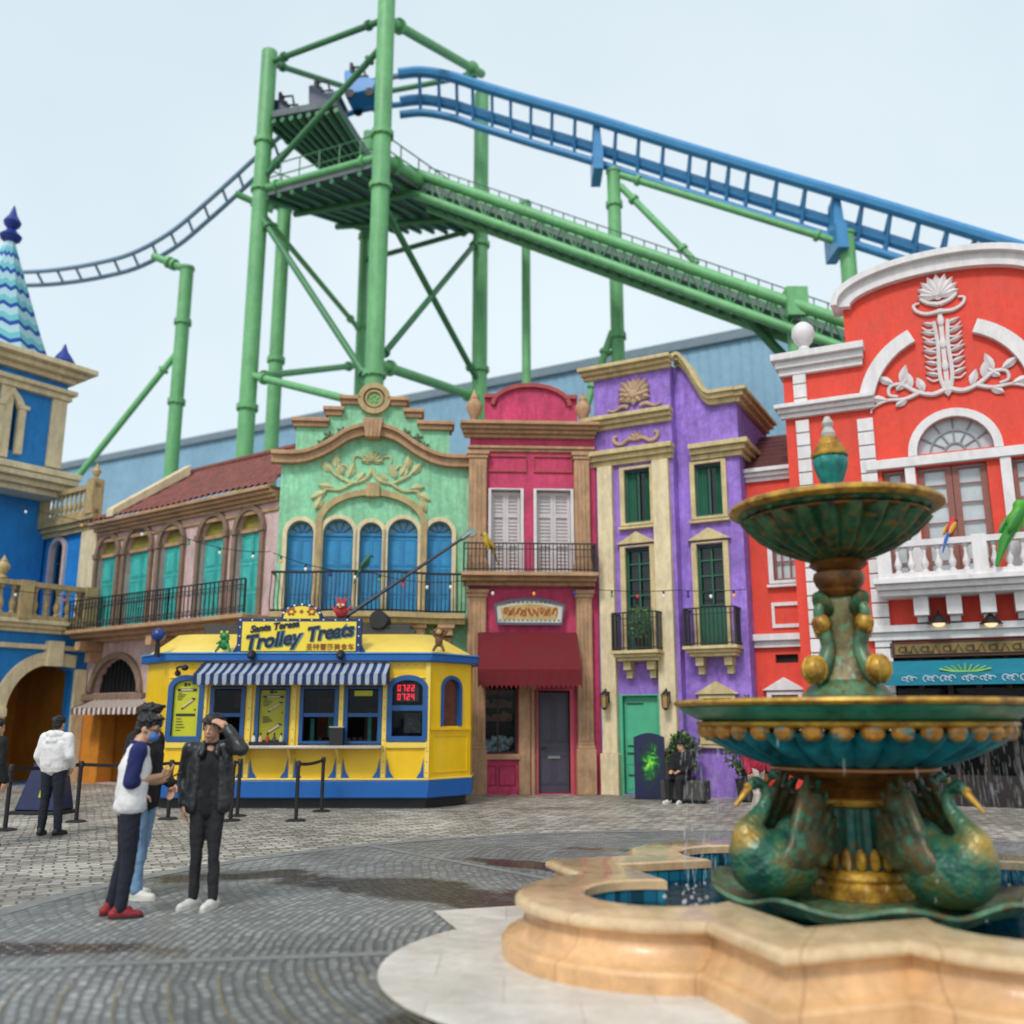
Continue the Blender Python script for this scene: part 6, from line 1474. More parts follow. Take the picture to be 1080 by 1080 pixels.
# trolley pole
pa_, pb_ = atY(362, 652, KY+1.0), atY(498, 561, KY+1.9); t = thing('trolley_pole', 'long dark grey trolley pole slanting up from the kiosk roof, wheel at its tip', 'pole', pa_)
d_ = pb_-pa_; MB().tube([(0,0,0), d_], [.045, .03], 8).build('pole', mat('pole_steel', (66,72,84), .4, .1, 4, .02, 20, metal=.5), t)
MB().lathe([(.14,-.25),(.12,.05),(.06,.1)], 12).build('pole_base', BLK, t)
u_ = d_.normalized(); b = MB(); b.tube([d_-u_*.02+Vector((0,-.05,0)), d_-u_*.02+Vector((0,.05,0))], .11, 14); b.tube([d_-u_*.3, d_], .05, 8); b.build('trolley_wheel', mat('steel_plate', (150,160,150)), t)
# things on the counter
def bottle(x, y, z, m, label, cat='bottle', h=.2):
    t = thing('sauce_bottle', label, cat, KF.world(x, -y, z), 0, 'bottles on the kiosk counter'); MB().lathe([(.035,0),(.038,.01),(.038,h*.6),(.015,h*.78),(.015,h*.86)], 12).build('bottle_body', m, t); MB().lathe([(.019,h*.86),(.019,h),(.008,h*1.12)], 10).build('bottle_cap', BLK, t)
tr = thing('bottle_tray', 'black tray holding small bottles on the kiosk counter below the menu', 'tray', KF.world(kx(283, .25), .25, z_sill+.055), 0); b = MB(); b.box(-.33, .33, -.09, .09, 0, .015)
for x in (-.33, .315): b.box(x, x+.015, -.09, .09, .015, .07)
for y in (-.09, .075): b.box(-.315, .315, y, y+.015, .015, .07)
b.build('tray', BLK, tr)
for i, (c_, w_) in enumerate((((226,222,214),'white'),((222,180,140),'peach'),((176,40,40),'red'),((60,60,66),'grey'),((200,196,150),'cream'))):
    bottle(kx(283, .25)-.26+.13*i, -.25, z_sill+.071, mat('bottle_%s' % w_, c_, .3, .05, 5, 0), '%s bottle in the black tray on the kiosk counter' % w_)
bxk = thing('card_machine', 'black box with silver top standing on the kiosk counter between the serving windows', 'box', KF.world(kx(356, .2), .2, z_sill+.055), 0)
MB().box(-.13, .13, -.1, .1, 0, .33).build('casing', BLK, bxk, bevel=.01); MB().box(-.135, .135, -.105, .105, .332, .35).build('lid', MATS['counter_steel'], bxk)
# ================================================================== FOUNTAIN
HA, LC, LR = 1.36, 1.66, .55
def quatrefoil(o, n=14):
    """outline of the pool (square with a horseshoe lobe on every side) pushed out by o, in pool axes"""
    out = []; a = HA+o; r = LR+o
    for s_ in range(4):
        th = s_*math.pi/2; c, s2 = math.cos(th), math.sin(th)
        dx = a-LC; hy = math.sqrt(max(.01, r*r-dx*dx)); q0 = math.atan2(-hy, dx)
        loc = [(LC+r*math.cos(q0+(-2*q0)*i/n), r*math.sin(q0+(-2*q0)*i/n)) for i in range(n+1)]+[(a, a)]
        out += [(x*c-y*s2, x*s2+y*c) for x, y in loc]
    return out
def rings(b, levels, close=False):
    base = len(b.v); n = None
    for o, z in levels:
        pts = quatrefoil(o); n = len(pts); b.v += [(x, y, z) for x, y in pts]
    for i in range(len(levels)-1):
        for k in range(n):
            l = (k+1) % n; b.f.append((base+i*n+k, base+i*n+l, base+(i+1)*n+l, base+(i+1)*n+k))
SANDST = mat('pool_sandstone', (240,190,136), .3, .18, 1.7, .18, 22, grime=.3, gcol=(160,108,70), coat=.1)
SANDTOP = mat('coping_sandstone', (242,208,162), .14, .2, 1.4, .1, 18, grime=.5, gcol=(178,130,86), coat=.25)
PW = thing('fountain_pool', 'low sandstone fountain pool, square with a round lobe on each side', 'pool', POOL, PA)
b = MB(); rings(b, [(.60,0),(.60,.11),(.58,.135),(.53,.145),(.50,.17),(.455,.21),(.43,.26),(.43,.30),(.44,.318)]); joints(SANDST, .62, 9, .7, 2.0); joints(SANDTOP, .62, 9, .72, 2.0); b.build('pool_wall', SANDST, PW, ang=30)
b = MB(); rings(b, [(.44,.318),(.475,.325),(.50,.342),(.505,.362),(.497,.385),(.47,.405),(.44,.412),(.02,.415),(0,.40),(0,.34)]); b.build('coping', SANDTOP, PW, ang=30)
b = MB(); rings(b, [(.0,.34),(.012,.335),(.012,.03)])
def tilem():
    m = bpy.data.materials.new('pool_tile'); m.use_nodes = True; nt = m.node_tree; N, L = nt.nodes, nt.links; bs = N['Principled BSDF']; bs.inputs['Roughness'].default_value = .15
    tc = N.new('ShaderNodeTexCoord'); br = N.new('ShaderNodeTexBrick'); L.new(tc.outputs['Object'], br.inputs[0]); br.offset = 0; br.inputs['Scale'].default_value = 1
    br.inputs['Brick Width'].default_value = .11; br.inputs['Row Height'].default_value = .11; br.inputs['Mortar Size'].default_value = .006
    br.inputs['Color1'].default_value = (*lin((26,92,118)), 1); br.inputs['Color2'].default_value = (*lin((40,128,150)), 1); br.inputs['Mortar'].default_value = (*lin((20,60,76)), 1)
    L.new(br.outputs[0], bs.inputs['Base Color']); return m
TL = tilem(); b.build('tiled_side', TL, PW)
b = MB(); q = quatrefoil(.01); b.add([(x, y, .03) for x, y in q], [tuple(range(len(q)))]); b.build('tiled_bottom', TL, PW, smooth=False)
# water
wm = bpy.data.materials.new('water'); wm.use_nodes = True; nt = wm.node_tree; N, L_ = nt.nodes, nt.links; N.clear()
o_ = N.new('ShaderNodeOutputMaterial'); mxs = N.new('ShaderNodeMixShader'); tr_ = N.new('ShaderNodeBsdfTransparent'); gl = N.new('ShaderNodeBsdfGlossy'); fr = N.new('ShaderNodeFresnel')
tr_.inputs[0].default_value = (.55,.80,.86,1); gl.inputs['Roughness'].default_value = .04; fr.inputs['IOR'].default_value = 1.36
tc = N.new('ShaderNodeTexCoord'); nz = N.new('ShaderNodeTexNoise'); nz.inputs['Scale'].default_value = 7; nz.inputs['Detail'].default_value = 4; nz.inputs['Distortion'].default_value = .8; L_.new(tc.outputs['Object'], nz.inputs['Vector'])
bp = N.new('ShaderNodeBump'); bp.inputs['Strength'].default_value = .7; bp.inputs['Distance'].default_value = .05; L_.new(nz.outputs['Fac'], bp.inputs['Height'])
L_.new(bp.outputs[0], gl.inputs['Normal']); L_.new(bp.outputs[0], fr.inputs['Normal']); L_.new(fr.outputs[0], mxs.inputs[0]); L_.new(tr_.outputs[0], mxs.inputs[1]); L_.new(gl.outputs[0], mxs.inputs[2]); L_.new(mxs.outputs[0], o_.inputs[0])
b = MB(); q = quatrefoil(.005); b.add([(x, y, 0) for x, y in q], [tuple(range(len(q)))]); w = b.build('pool_water', wm, smooth=False, loc=(POOL.x, POOL.y, .25)); w.rotation_euler = (0, 0, PA); tag(w, kind='structure')

FC = Vector((2.73, 7.85, 0))
FT = thing('swan_fountain', 'tall two tier fountain in weathered green and gold with fluted bowls', 'fountain', FC, PA)
PATG = two_tone('green_patina', (34,66,48), (104,146,108), 5, .34, .66, .42, .15, .35, 24, .85, cc=(110,86,40))
PATT = two_tone('teal_patina', (4,66,86), (20,158,182), 4, .34, .64, .36, .15, .3, 22, .85)
PATD = two_tone('deep_green_patina', (20,40,28), (60,112,72), 5, .34, .62, .4, .15, .3, 22, .85, cc=(128,92,34))
GLD = two_tone('old_gold', (134,86,28), (222,174,62), 7, .38, .62, .44, .25, .25, 26, .85)
BRZ = two_tone('brown_bronze', (66,36,20), (156,98,40), 6, .36, .66, .4, .3, .3, 26, .85)
SEA = two_tone('sea_green_paint', (14,92,78), (54,150,124), 5, .36, .64, .36, .1, .2, 22, .85)
# leaf plate
def leafmod(i, r, q): return r*(1+.035*math.sin(q*9)) if r > .7 else r
b = MB(); nq = 120; pr = [(.3,.30),(.7,.33),(.95,.30),(1.08,.335),(1.15,.385),(1.17,.36),(1.12,.29),(.9,.23),(.4,.2)]
vs = []; 
for i, (r, z) in enumerate(pr):
    for k in range(nq):
        a = 2*math.pi*k/nq; rr = leafmod(i, r, a); vs.append((rr*math.cos(a), rr*math.sin(a), z+(.035*math.sin(a*9+.6) if r > .9 else 0)+.012*math.sin(a*36)*(1 if .5 < r < 1.0 else 0)))
b.add(vs, [(i*nq+k, (i+1)*nq+k, (i+1)*nq+(k+1) % nq, i*nq+(k+1) % nq) for i in range(len(pr)-1) for k in range(nq)]); b.build('leaf_plate', PATG, FT)
b = MB(); b.lathe([(.5,.05),(.5,.22)], 32); b.build('foot', PATD, FT)
def flut(n, amp, lo, hi):
    return lambda i, r, q: r*(1-amp*abs(math.sin(n*q/2))**.7) if lo <= i <= hi else r
MB().lathe([(.38,.31),(.385,.40),(.355,.43),(.37,.46),(.36,.50),(.33,.52)], 48).build('base_ring', GLD, FT)
b = MB()
for k in range(20): q = 2*math.pi*k/20; b.ell((.325*math.cos(q), .325*math.sin(q), .60), (.045,.045,.085), 8, 6)
b.build('gold_beads', GLD, FT)
MB().lathe([(.31,.5),(.31,.62),(.295,.98)], 96, mod=flut(20, .1, 0, 2)).build('fluted_shaft', two_tone('shaft_patina', (16,58,54), (56,128,112), 5, .34, .64, .4, .15, .3, 22, .85, cc=(110,86,40)), FT)
MB().lathe([(.29,.97),(.325,.985),(.335,1.01),(.325,1.03),(.3,1.04)], 40).build('neck_ring', GLD, FT)
MB().lathe([(.28,1.04),(.3,1.08),(.38,1.15),(.5,1.20),(.6,1.225),(.62,1.245),(.56,1.27)], 48).build('flared_collar', BRZ, FT)
MB().lathe([(.6,1.247),(.645,1.255),(.65,1.275),(.6,1.29)], 48).build('collar_rim', mat('copper_rim', (186,128,84), .35, .15, 5, .1, metal=.3), FT)
def scal(n, amp):
    return lambda i, r, q: r*(1+amp*(abs(math.cos(n*q/2))-.5))
MB().lathe([(.6,1.285),(.7,1.31),(.85,1.37),(1.0,1.45),(1.1,1.53),(1.12,1.54)], 288, mod=scal(30, .17)).build('fluted_bowl', PATT, FT)
b = MB()
for k in range(36):
    q = 2*math.pi*k/36; c, s_ = math.cos(q), math.sin(q)
    b.ell((1.155*c, 1.155*s_, 1.555), (.06,.085,.07), 8, 6, Matrix.Rotation(q, 3, 'Z'))
b.build('gold_scallops', two_tone('gold_teal', (150,96,30), (206,150,56), 5, .4, .62, .36, .3, .25, 24, .85, cc=(90,140,140)), FT)
MB().lathe([(1.11,1.57),(1.2,1.585),(1.23,1.6),(1.22,1.62),(1.15,1.63)], 96).build('lower_gold_line', GLD, FT)
MB().lathe([(1.15,1.625),(1.22,1.64),(1.27,1.67),(1.33,1.70),(1.36,1.73),(1.35,1.74)], 96).build('green_band', SEA, FT)
MB().lathe([(1.34,1.738),(1.385,1.745),(1.405,1.765),(1.395,1.785),(1.36,1.79),(1.28,1.785),(1.24,1.72),(.8,1.6),(.2,1.58)], 96).build('gold_rim', GLD, FT)
MB().lathe([(1.25,1.742),(.02,1.744)], 64).build('bowl_water', wm, FT)
# upper pedestal
MB().lathe([(.36,1.6),(.36,1.83),(.33,1.86),(.3,1.9),(.24,1.95)], 32).build('pedestal_plate', PATG, FT)
b = MB(); b.lathe([(.24,1.93),(.19,2.05),(.15,2.2),(.14,2.4),(.17,2.55),(.15,2.6),(.14,2.66)], 32, mod=lambda i, r, q: r*(1+.07*math.cos(4*q))); b.build('pedestal_shaft', two_tone('shaft_bronze', (74,62,34), (128,116,66), 6, .34, .62, .42, .2, .35, 24, .85, cc=(92,140,104)), FT)
for k in range(4):
    q = k*math.pi/2+math.pi/4-PA-.33; c, s_ = math.cos(q), math.sin(q)
    t_ = lambda r, z: (r*c, r*s_, z)
    P = spline([t_(.16,2.62), t_(.25,2.5), t_(.2,2.32), t_(.17,2.2), t_(.24,2.05), t_(.34,1.97)], 6); m_ = len(P)
    MB().tube(P, [.035+.05*i/m_ for i in range(m_)], 10).build('scroll_stem', PATG, FT)
    b = MB(); b.ell(t_(.34,2.03), (.1,.1,.11), 16, 12)
    for dz in (-.035, 0, .035): b.tube([t_(.27+.17*math.cos(a), 2.03+dz*1.5+.02*math.sin(a)) for a in (2.2,1.6,1.0)], .018, 6)
    for j in range(6): a = j*math.pi/3; b.tube([(t_(.34,0)[0]+.103*math.cos(a)*math.sin(w_), t_(.34,0)[1]+.103*math.sin(a)*math.sin(w_), 2.03+.112*math.cos(w_)) for w_ in (.3,.8,1.3,1.8,2.3,2.8)], .012, 5)
    b.build('gold_scroll', GLD, FT)
    b = MB(); b.ell(t_(.235,2.40), (.075,.075,.085), 14, 10); b.tube([t_(.2,2.34), t_(.29,2.33), t_(.31,2.41), t_(.25,2.45)], .022, 6); b.build('small_gold_scroll', GLD, FT)
    b = MB(); M3 = Matrix.Rotation(q, 3, 'Z') @ Matrix.Rotation(R(35), 3, 'Y')
    b.ell(t_(.2,2.56), (.05,.09,.12), 10, 8, M3); b.build('acanthus', PATD, FT)
MB().lathe([(.15,2.62),(.18,2.64),(.2,2.67),(.175,2.69),(.165,2.7),(.19,2.73),(.21,2.79),(.2,2.83),(.17,2.85),(.2,2.87),(.235,2.9),(.22,2.93),(.19,2.95)], 40).build('bronze_collar', BRZ, FT)
MB().lathe([(.19,2.93),(.3,2.97),(.46,3.04),(.6,3.14),(.7,3.25),(.72,3.28)], 240, mod=scal(22, .16)).build('fluted_bowl', PATD, FT)
MB().lathe([(.70,3.265),(.745,3.275),(.75,3.29),(.73,3.3)], 64).build('lower_gold_line', BRZ, FT)
b = MB(); b.lathe([(.71,3.295),(.76,3.31),(.8,3.335),(.8,3.35)], 64)
for k in range(28): q = 2*math.pi*k/28; b.ell((.755*math.cos(q), .755*math.sin(q), 3.325), (.035,.05,.03), 6, 5, Matrix.Rotation(q, 3, 'Z'))
b.build('egg_band', PATD, FT)
MB().lathe([(.77,3.335),(.83,3.34),(.87,3.365),(.868,3.39),(.84,3.41),(.8,3.405),(.76,3.36),(.2,3.28)], 72).build('gold_rim', GLD, FT)
MB().lathe([(.78,3.372),(.02,3.374)], 48).build('bowl_water', wm, FT)
MB().lathe([(.12,3.28),(.1,3.42),(.07,3.5),(.09,3.55),(.07,3.58)], 24).build('finial_stem', BRZ, FT)
MB().lathe([(.07,3.57),(.10,3.64),(.135,3.74),(.145,3.8),(.13,3.845)], 28, mod=scal(14, .06)).build('finial_urn', two_tone('finial_teal', (8,84,84), (40,150,138), 6, .36, .62, .4, .15, .25, 24, .85), FT)
MB().lathe([(.15,3.84),(.155,3.86),(.13,3.875),(.13,3.9),(.115,3.905),(.115,3.94),(.085,3.95),(.08,4.0),(.05,4.02)], 24).build('finial_rings', GLD, FT)
MB().lathe([(.05,4.01),(.06,4.05),(.035,4.1),(.05,4.14),(.02,4.2)], 16).build('finial_tip', mat('finial_white', (210,208,200), .4, .2, 8, .1), FT)
# swans
def swan_mat():
    m = bpy.data.materials.new('swan_paint'); m.use_nodes = True; nt = m.node_tree; N, L = nt.nodes, nt.links; b = N['Principled BSDF']; b.inputs['Roughness'].default_value = .38; b.inputs['Metallic'].default_value = .15
    tc = N.new('ShaderNodeTexCoord'); n1 = N.new('ShaderNodeTexNoise'); n1.inputs['Scale'].default_value = 4.5; n1.inputs['Detail'].default_value = 9; n1.inputs['Roughness'].default_value = .7; L.new(tc.outputs['Object'], n1.inputs['Vector'])
    r = N.new('ShaderNodeValToRGB'); e = r.color_ramp; e.elements[0].position = .3; e.elements[0].color = (*[x*.8 for x in lin((22,62,52))], 1); e.elements[1].position = .74; e.elements[1].color = (*[x*.8 for x in lin((98,84,44))], 1)
    for p, c in ((.42,(34,92,78)), (.5,(66,128,100)), (.59,(112,118,66))): q = e.elements.new(p); q.color = (*[x*.7 for x in lin(c)], 1)
    L.new(n1.outputs['Fac'], r.inputs[0])
    sp = N.new('ShaderNodeSeparateXYZ'); L.new(tc.outputs['Object'], sp.inputs[0])
    # gilding on breast and on the neck root
    vm = N.new('ShaderNodeVectorMath'); vm.operation = 'DISTANCE'; L.new(tc.outputs['Object'], vm.inputs[0]); vm.inputs[1].default_value = (.30, 0, .47)
    ad = N.new('ShaderNodeMath'); ad.operation = 'MULTIPLY_ADD'; L.new(n1.outputs['Fac'], ad.inputs[0]); ad.inputs[1].default_value = .35; L.new(vm.outputs['Value'], ad.inputs[2])
    mr = N.new('ShaderNodeMapRange'); mr.inputs[1].default_value = .33; mr.inputs[2].default_value = .2; L.new(ad.outputs[0], mr.inputs[0])
    mm = N.new('ShaderNodeMix'); mm.data_type = 'RGBA'; L.new(mr.outputs[0], mm.inputs[0]); L.new(r.outputs[0], mm.inputs[6]); mm.inputs[7].default_value = (*[x*.85 for x in lin((210,160,52))], 1)
    L.new(mm.outputs[2], b.inputs['Base Color'])
    vo = N.new('ShaderNodeTexVoronoi'); vo.inputs['Scale'].default_value = 24; L.new(tc.outputs['Object'], vo.inputs['Vector']); bp = N.new('ShaderNodeBump'); bp.inputs['Strength'].default_value = .5; bp.inputs['Distance'].default_value = .015; L.new(vo.outputs['Distance'], bp.inputs['Height']); L.new(bp.outputs[0], b.inputs['Normal'])
    return m
SW = swan_mat()
def make_swan():
    t = thing('swan_statue', 'swan', 'swan statue', (0,0,0), 0, 'swans around the fountain foot')
    b = MB(); b.ell((.02,0,.26), (.37,.27,.25), 20, 14); b.ell((.2,0,.34), (.2,.2,.2), 16, 12); b.ell((-.22,0,.4), (.22,.2,.22), 14, 10)
    P = spline([(.25,0,.36),(.28,0,.47),(.2,0,.57),(.11,0,.66),(.07,0,.75),(.1,0,.835),(.16,0,.85)], 6); m_ = len(P)
    for i in range(m_-1):
        k = i/m_; b.cap(P[i], P[i+1], .10*(1-k)**2.2+.036, .10*(1-(i+1)/m_)**2.2+.036, 10)
    b.ell((.18,0,.845), (.075,.048,.05), 14, 10, Matrix.Rotation(R(25), 3, 'Y'))
    b.build('body', SW, t, remesh=.016, relax=5)
    b = MB(); b.cap((.22,0,.825), (.36,0,.69), .03, .012, 10); b.ell((.235,0,.83), (.035,.03,.026), 8, 6); b.build('beak', GLD, t)
    for s_ in (-1, 1):
        b = MB()
        b.ell((-.06, s_*.225, .36), (.23, .06, .14), 14, 10, Matrix.Rotation(R(28), 3, 'Y')); b.ell((-.14, s_*.195, .56), (.12, .045, .27), 14, 10, Matrix.Rotation(R(-32), 3, 'Y'))
        for k in range(7):
            a = R(116+k*6); l = (.60,.60,.55,.48,.42,.34,.28)[k]; p0 = Vector((.06-.045*k, s_*.225, .36-.012*k)); p1 = p0+Vector((l*math.cos(a), -s_*.07, l*math.sin(a))); b.cap(p0, p1, .05, .026, 8); b.cap(p0.lerp(p1, .3), p0.lerp(p1, .8), .056, .046, 8)
        b.v = [(x, y*1.0, z) for x, y, z in b.v]
        b.build('wing', two_tone('wing_paint', (26,64,50), (112,86,42), 5, .36, .64, .42, .15, .5, 40, .8, cc=(58,120,92)), t, remesh=.014, relax=8)
        MB().ell((.21,s_*.043,.858), .012, 8, 6).build('eye', BLK, t)
    return t
swan = make_swan()
for i, (deg, lab) in enumerate(((203, 'green swan statue with gold breast at the left of the fountain foot, beak pointing left'), (297, 'green swan statue with gold breast at the front right of the fountain foot'), (25, 'green swan statue at the back right of the fountain foot'), (115, 'green swan statue at the back of the fountain foot, behind the column'))):
    s_ = swan if i == 0 else copy_tree(swan); a = R(deg); s_.location = FC+Vector((.79*math.cos(a), .79*math.sin(a), .32)); s_.rotation_euler = (0,0,a); s_['label'] = lab
# falling water
FW = bpy.data.materials.new('falling_water'); FW.use_nodes = True; bs = FW.node_tree.nodes['Principled BSDF']; bs.inputs['Base Color'].default_value = (.86,.88,.9,1); bs.inputs['Roughness'].default_value = .08; bs.inputs['Alpha'].default_value = .32; bs.inputs['Specular IOR Level'].default_value = .8
b = MB(); rw_ = random.Random(3)
for i in range(1200):
    a = rw_.gauss(.6, .5) if rw_.random() < .62 else math.pi-rw_.gauss(1.0, .45)
    if rw_.random() < .05: a = rw_.uniform(0, 6.283)
    t0 = rw_.random(); r = 1.31+.06*t0+rw_.gauss(0, .015); z = 1.72-1.44*t0; l = rw_.uniform(.02, .13); q = rw_.uniform(.0012, .0036)
    c, s_ = math.cos(a), math.sin(a); b.tube([(r*c, r*s_, z), ((r+.003)*c, (r+.003)*s_, max(.26, z-l*.6)), ((r+.006)*c, (r+.006)*s_, max(.255, z-l))], [q*.6, q, q*.3], 5)
fw = b.build('falling_water', FW, loc=FC); tag(fw, 'thin broken curtain of water falling from the large fountain bowl', 'water', kind='stuff')
b = MB()
for i in range(60):
    a = (0 if rw_.random() < .5 else math.pi)+rw_.gauss(0, .4); r = 1.34+rw_.gauss(0, .09); z = .26+abs(rw_.gauss(0, .05)); b.ell((r*math.cos(a), r*math.sin(a), z), rw_.uniform(.006, .018), 6, 4)
sp = b.build('water_splash', FW, loc=FC); tag(sp, 'white splashes where the falling water meets the pool', 'splash', kind='stuff')
p_ = gnd(692, 945, .26); t = thing('floating_light', 'bright green round float on the pool water inside the left lobe', 'float', p_)
MB().lathe([(.01,-.03),(.07,-.02),(.085,.0),(.07,.035),(.03,.055),(.005,.06)], 16).build('float_body', mat('neon_green', (40,226,110), .35, .05, 3, 0), t)

# ================================================================== QUEUE BARRIERS
def make_post():
    t = thing('queue_post', 'post', 'queue post', (0,0,0), 0, 'black queue barrier posts'); MB().lathe([(.165,0),(.165,.015),(.13,.03),(.03,.04),(.03,.05)], 24).build('base', BLK, t)
    MB().lathe([(.033,.04),(.033,.86)], 14).build('pole', BLK, t); MB().lathe([(.033,.86),(.042,.87),(.042,.96),(.03,.975)], 14).build('head', BLK, t); return t
qp = make_post(); posts = []
for i, (u, v, lab) in enumerate(((5,876,'at the left edge behind the dark clothed person'),(80,867,'right beside the person in the white hoodie'),(177,864,'between the two talking young men'),(243,866,'behind the leather jacket man, nearer one'),(250,861,'behind the leather jacket man, farther one'),(312,866,'in front of the kiosk counter, nearer one'),(339,856,'close to the kiosk below the serving window'))):
    o = qp if i == 0 else copy_tree(qp); o.location = gnd(u, v); o['label'] = 'black queue post '+lab; posts.append(o.location.copy())
BELT = mat('black_belt', (20,20,24), .7, .1, 5, .1, 50)
def belt(a, c, label):
    t = thing('queue_belt', label, 'belt', a, 0, 'black belts between queue posts'); d = c-a; n = Vector((-d.y, d.x, 0)).normalized()*.004; b = MB()
    for k in range(10):
        t0, t1 = k/10, (k+1)/10; s0, s1 = -.03*math.sin(math.pi*t0), -.03*math.sin(math.pi*t1); p0, p1 = d*t0, d*t1
        b.add([p0+n+Vector((0,0,.945+s0)), p1+n+Vector((0,0,.945+s1)), p1+n+Vector((0,0,.89+s1)), p0+n+Vector((0,0,.89+s0)), p0-n+Vector((0,0,.945+s0)), p1-n+Vector((0,0,.945+s1)), p1-n+Vector((0,0,.89+s1)), p0-n+Vector((0,0,.89+s0))], [(0,1,2,3),(7,6,5,4),(0,4,5,1),(3,2,6,7)])
    b.build('webbing', BELT, t)
belt(posts[0], posts[1], 'black belt behind the white hoodie person, joining the two leftmost posts')
belt(posts[1], posts[2], 'long black belt passing behind the two young men on the left')
belt(posts[2], posts[4], 'black belt passing behind the man in the leather jacket')
belt(posts[5], posts[6], 'short black belt in front of the kiosk counter')
# ================================================================== STREET OBJECTS
p_ = gnd(45, 858); t = thing('covered_sign', 'dark navy wedge shaped covered sign with a yellow patch beside the white hoodie person', 'sign', p_, R(-8))
NV = mat('navy_vinyl', (22,34,82), .5, .15, 3, .15, 12)
b = MB(); b.add([(-.4,-.26,.06),(.42,-.26,.06),(.42,.3,.06),(-.4,.3,.06),(-.12,-.1,1.12),(.3,-.1,1.12),(.3,.1,1.12),(-.12,.1,1.12)], [(0,3,2,1),(4,5,6,7),(0,1,5,4),(1,2,6,5),(2,3,7,6),(3,0,4,7)]); b.build('cover', NV, t, bevel=.03)
MB().box(-.46, .48, -.3, .34, 0, .058).build('base', BLK, t, bevel=.01); MB().prism([(.06,.3),(.24,.3),(.26,.62),(.14,.66)], -.27, -.18).build('yellow_patch', YG, t)
b = MB(); b.tube([(-.1,0,1.13),(-.06,0,1.24),(.1,.02,1.28),(.28,0,1.13)], .02, 6); b.build('handle', mat('steel_plate', (150,160,150)), t)
pv = V.world(V.x(684, 852, .9), .75, 0); t = thing('splash_board', 'dark standee board with bright green splash pattern in front of the green street door', 'standee', pv, V.a+R(14))
def splash():
    m = bpy.data.materials.new('splash_print'); m.use_nodes = True; nt = m.node_tree; N, L = nt.nodes, nt.links; bs = N['Principled BSDF']; bs.inputs['Roughness'].default_value = .35
    tc = N.new('ShaderNodeTexCoord'); vm = N.new('ShaderNodeVectorMath'); vm.operation = 'DISTANCE'; vm.inputs[1].default_value = (.02, 0, .72); mp = N.new('ShaderNodeMapping'); mp.inputs['Scale'].default_value = (1.5,0,.8); mp.inputs['Location'].default_value = (0,0,.14)
    L.new(tc.outputs['Object'], mp.inputs[0]); L.new(mp.outputs[0], vm.inputs[0]); n = N.new('ShaderNodeTexNoise'); n.inputs['Scale'].default_value = 6; n.inputs['Detail'].default_value = 6; n.inputs['Distortion'].default_value = 1.4; L.new(tc.outputs['Object'], n.inputs['Vector'])
    a = N.new('ShaderNodeMath'); a.operation = 'MULTIPLY_ADD'; a.inputs[1].default_value = .9; L.new(n.outputs['Fac'], a.inputs[0]); L.new(vm.outputs['Value'], a.inputs[2])
    r = N.new('ShaderNodeValToRGB'); e = r.color_ramp; e.elements[0].position = .42; e.elements[0].color = (*lin((170,220,60)), 1); e.elements[1].position = .85; e.elements[1].color = (*lin((24,28,66)), 1)
    for p, c in ((.52,(80,190,50)), (.62,(24,100,50)), (.72,(14,50,38))): q = e.elements.new(p); q.color = (*lin(c), 1)
    L.new(a.outputs[0], r.inputs[0]); L.new(r.outputs[0], bs.inputs['Base Color']); return m
ol = [(-.33,.02),(.33,.02),(.33,1.28)]+[(.33-.66*i/8, 1.28+.09*math.sin(math.pi*i/8)) for i in range(1, 8)]+[(-.33,1.28)]
MB().prism(ol, -.03, .03).build('board', splash(), t); b = MB(); b.box(-.33, .33, -.22, .22, 0, .02); b.add([(-.2,.03,.9),(.2,.03,.9),(.2,.26,.0),(-.2,.26,0)], [(0,1,2,3)]); b.build('stand', BLK, t)
LEAF = mat('shrub_leaf', (70,110,50), .5, .35, 8, .05, k=.55); LEAF2 = mat('shrub_leaf_light', (112,150,60), .5, .3, 8, .05, k=.6)
POTM = mat('dark_planter', (52,48,46), .7, .2, 5, .2)
def shrub(loc, h, r, label):
    t = thing('potted_shrub', label, 'plant', loc, 0, 'potted shrubs by the purple house'); MB().lathe([(.17,0),(.22,.05),(.26,.42),(.28,.45),(.24,.46)], 20).build('pot', POTM, t)
    b = MB(); rs = random.Random(int(h*1000))
    for k in range(5): b.tube([(0,0,.4), (rs.uniform(-.1,.1), rs.uniform(-.1,.1), .7), (rs.uniform(-r,r)*.6, rs.uniform(-r,r)*.6, h*.85)], [.02,.014,.006], 5)
    b.build('stem', WOODDK, t)
    for m_, n_ in ((LEAF, 520), (LEAF2, 260)):
        b = MB()
        for i in range(n_):
            a, e_ = rs.uniform(0, 6.28), rs.uniform(-1, 1); q = r*rs.uniform(.35, 1)**.5*(1+.25*math.sin(a*3+e_*4)); c = Vector((q*math.cos(a)*math.sqrt(1-e_*e_), q*math.sin(a)*math.sqrt(1-e_*e_), .5+(h-.5)/2+e_*(h-.5)/2))
            d = Vector((rs.gauss(0,1), rs.gauss(0,1), rs.gauss(.3,1))).normalized(); s_ = d.orthogonal().normalized(); l = rs.uniform(.06,.12); w = l*.4
            b.add([c, c+d*l*.5+s_*w, c+d*l, c+d*l*.5-s_*w], [(0,1,2,3)])
        b.build('foliage', m_, t, smooth=False)
for (u, out, h, r, lab) in ((722,.35,1.35,.34,'potted shrub at the foot of the purple wall next to the cream pilaster'), (790,.5,1.5,.42,'potted shrub against the purple wall behind the fountain bowl')):
    shrub(V.world(V.x(u, 840, out), out, 0), h, r, lab)
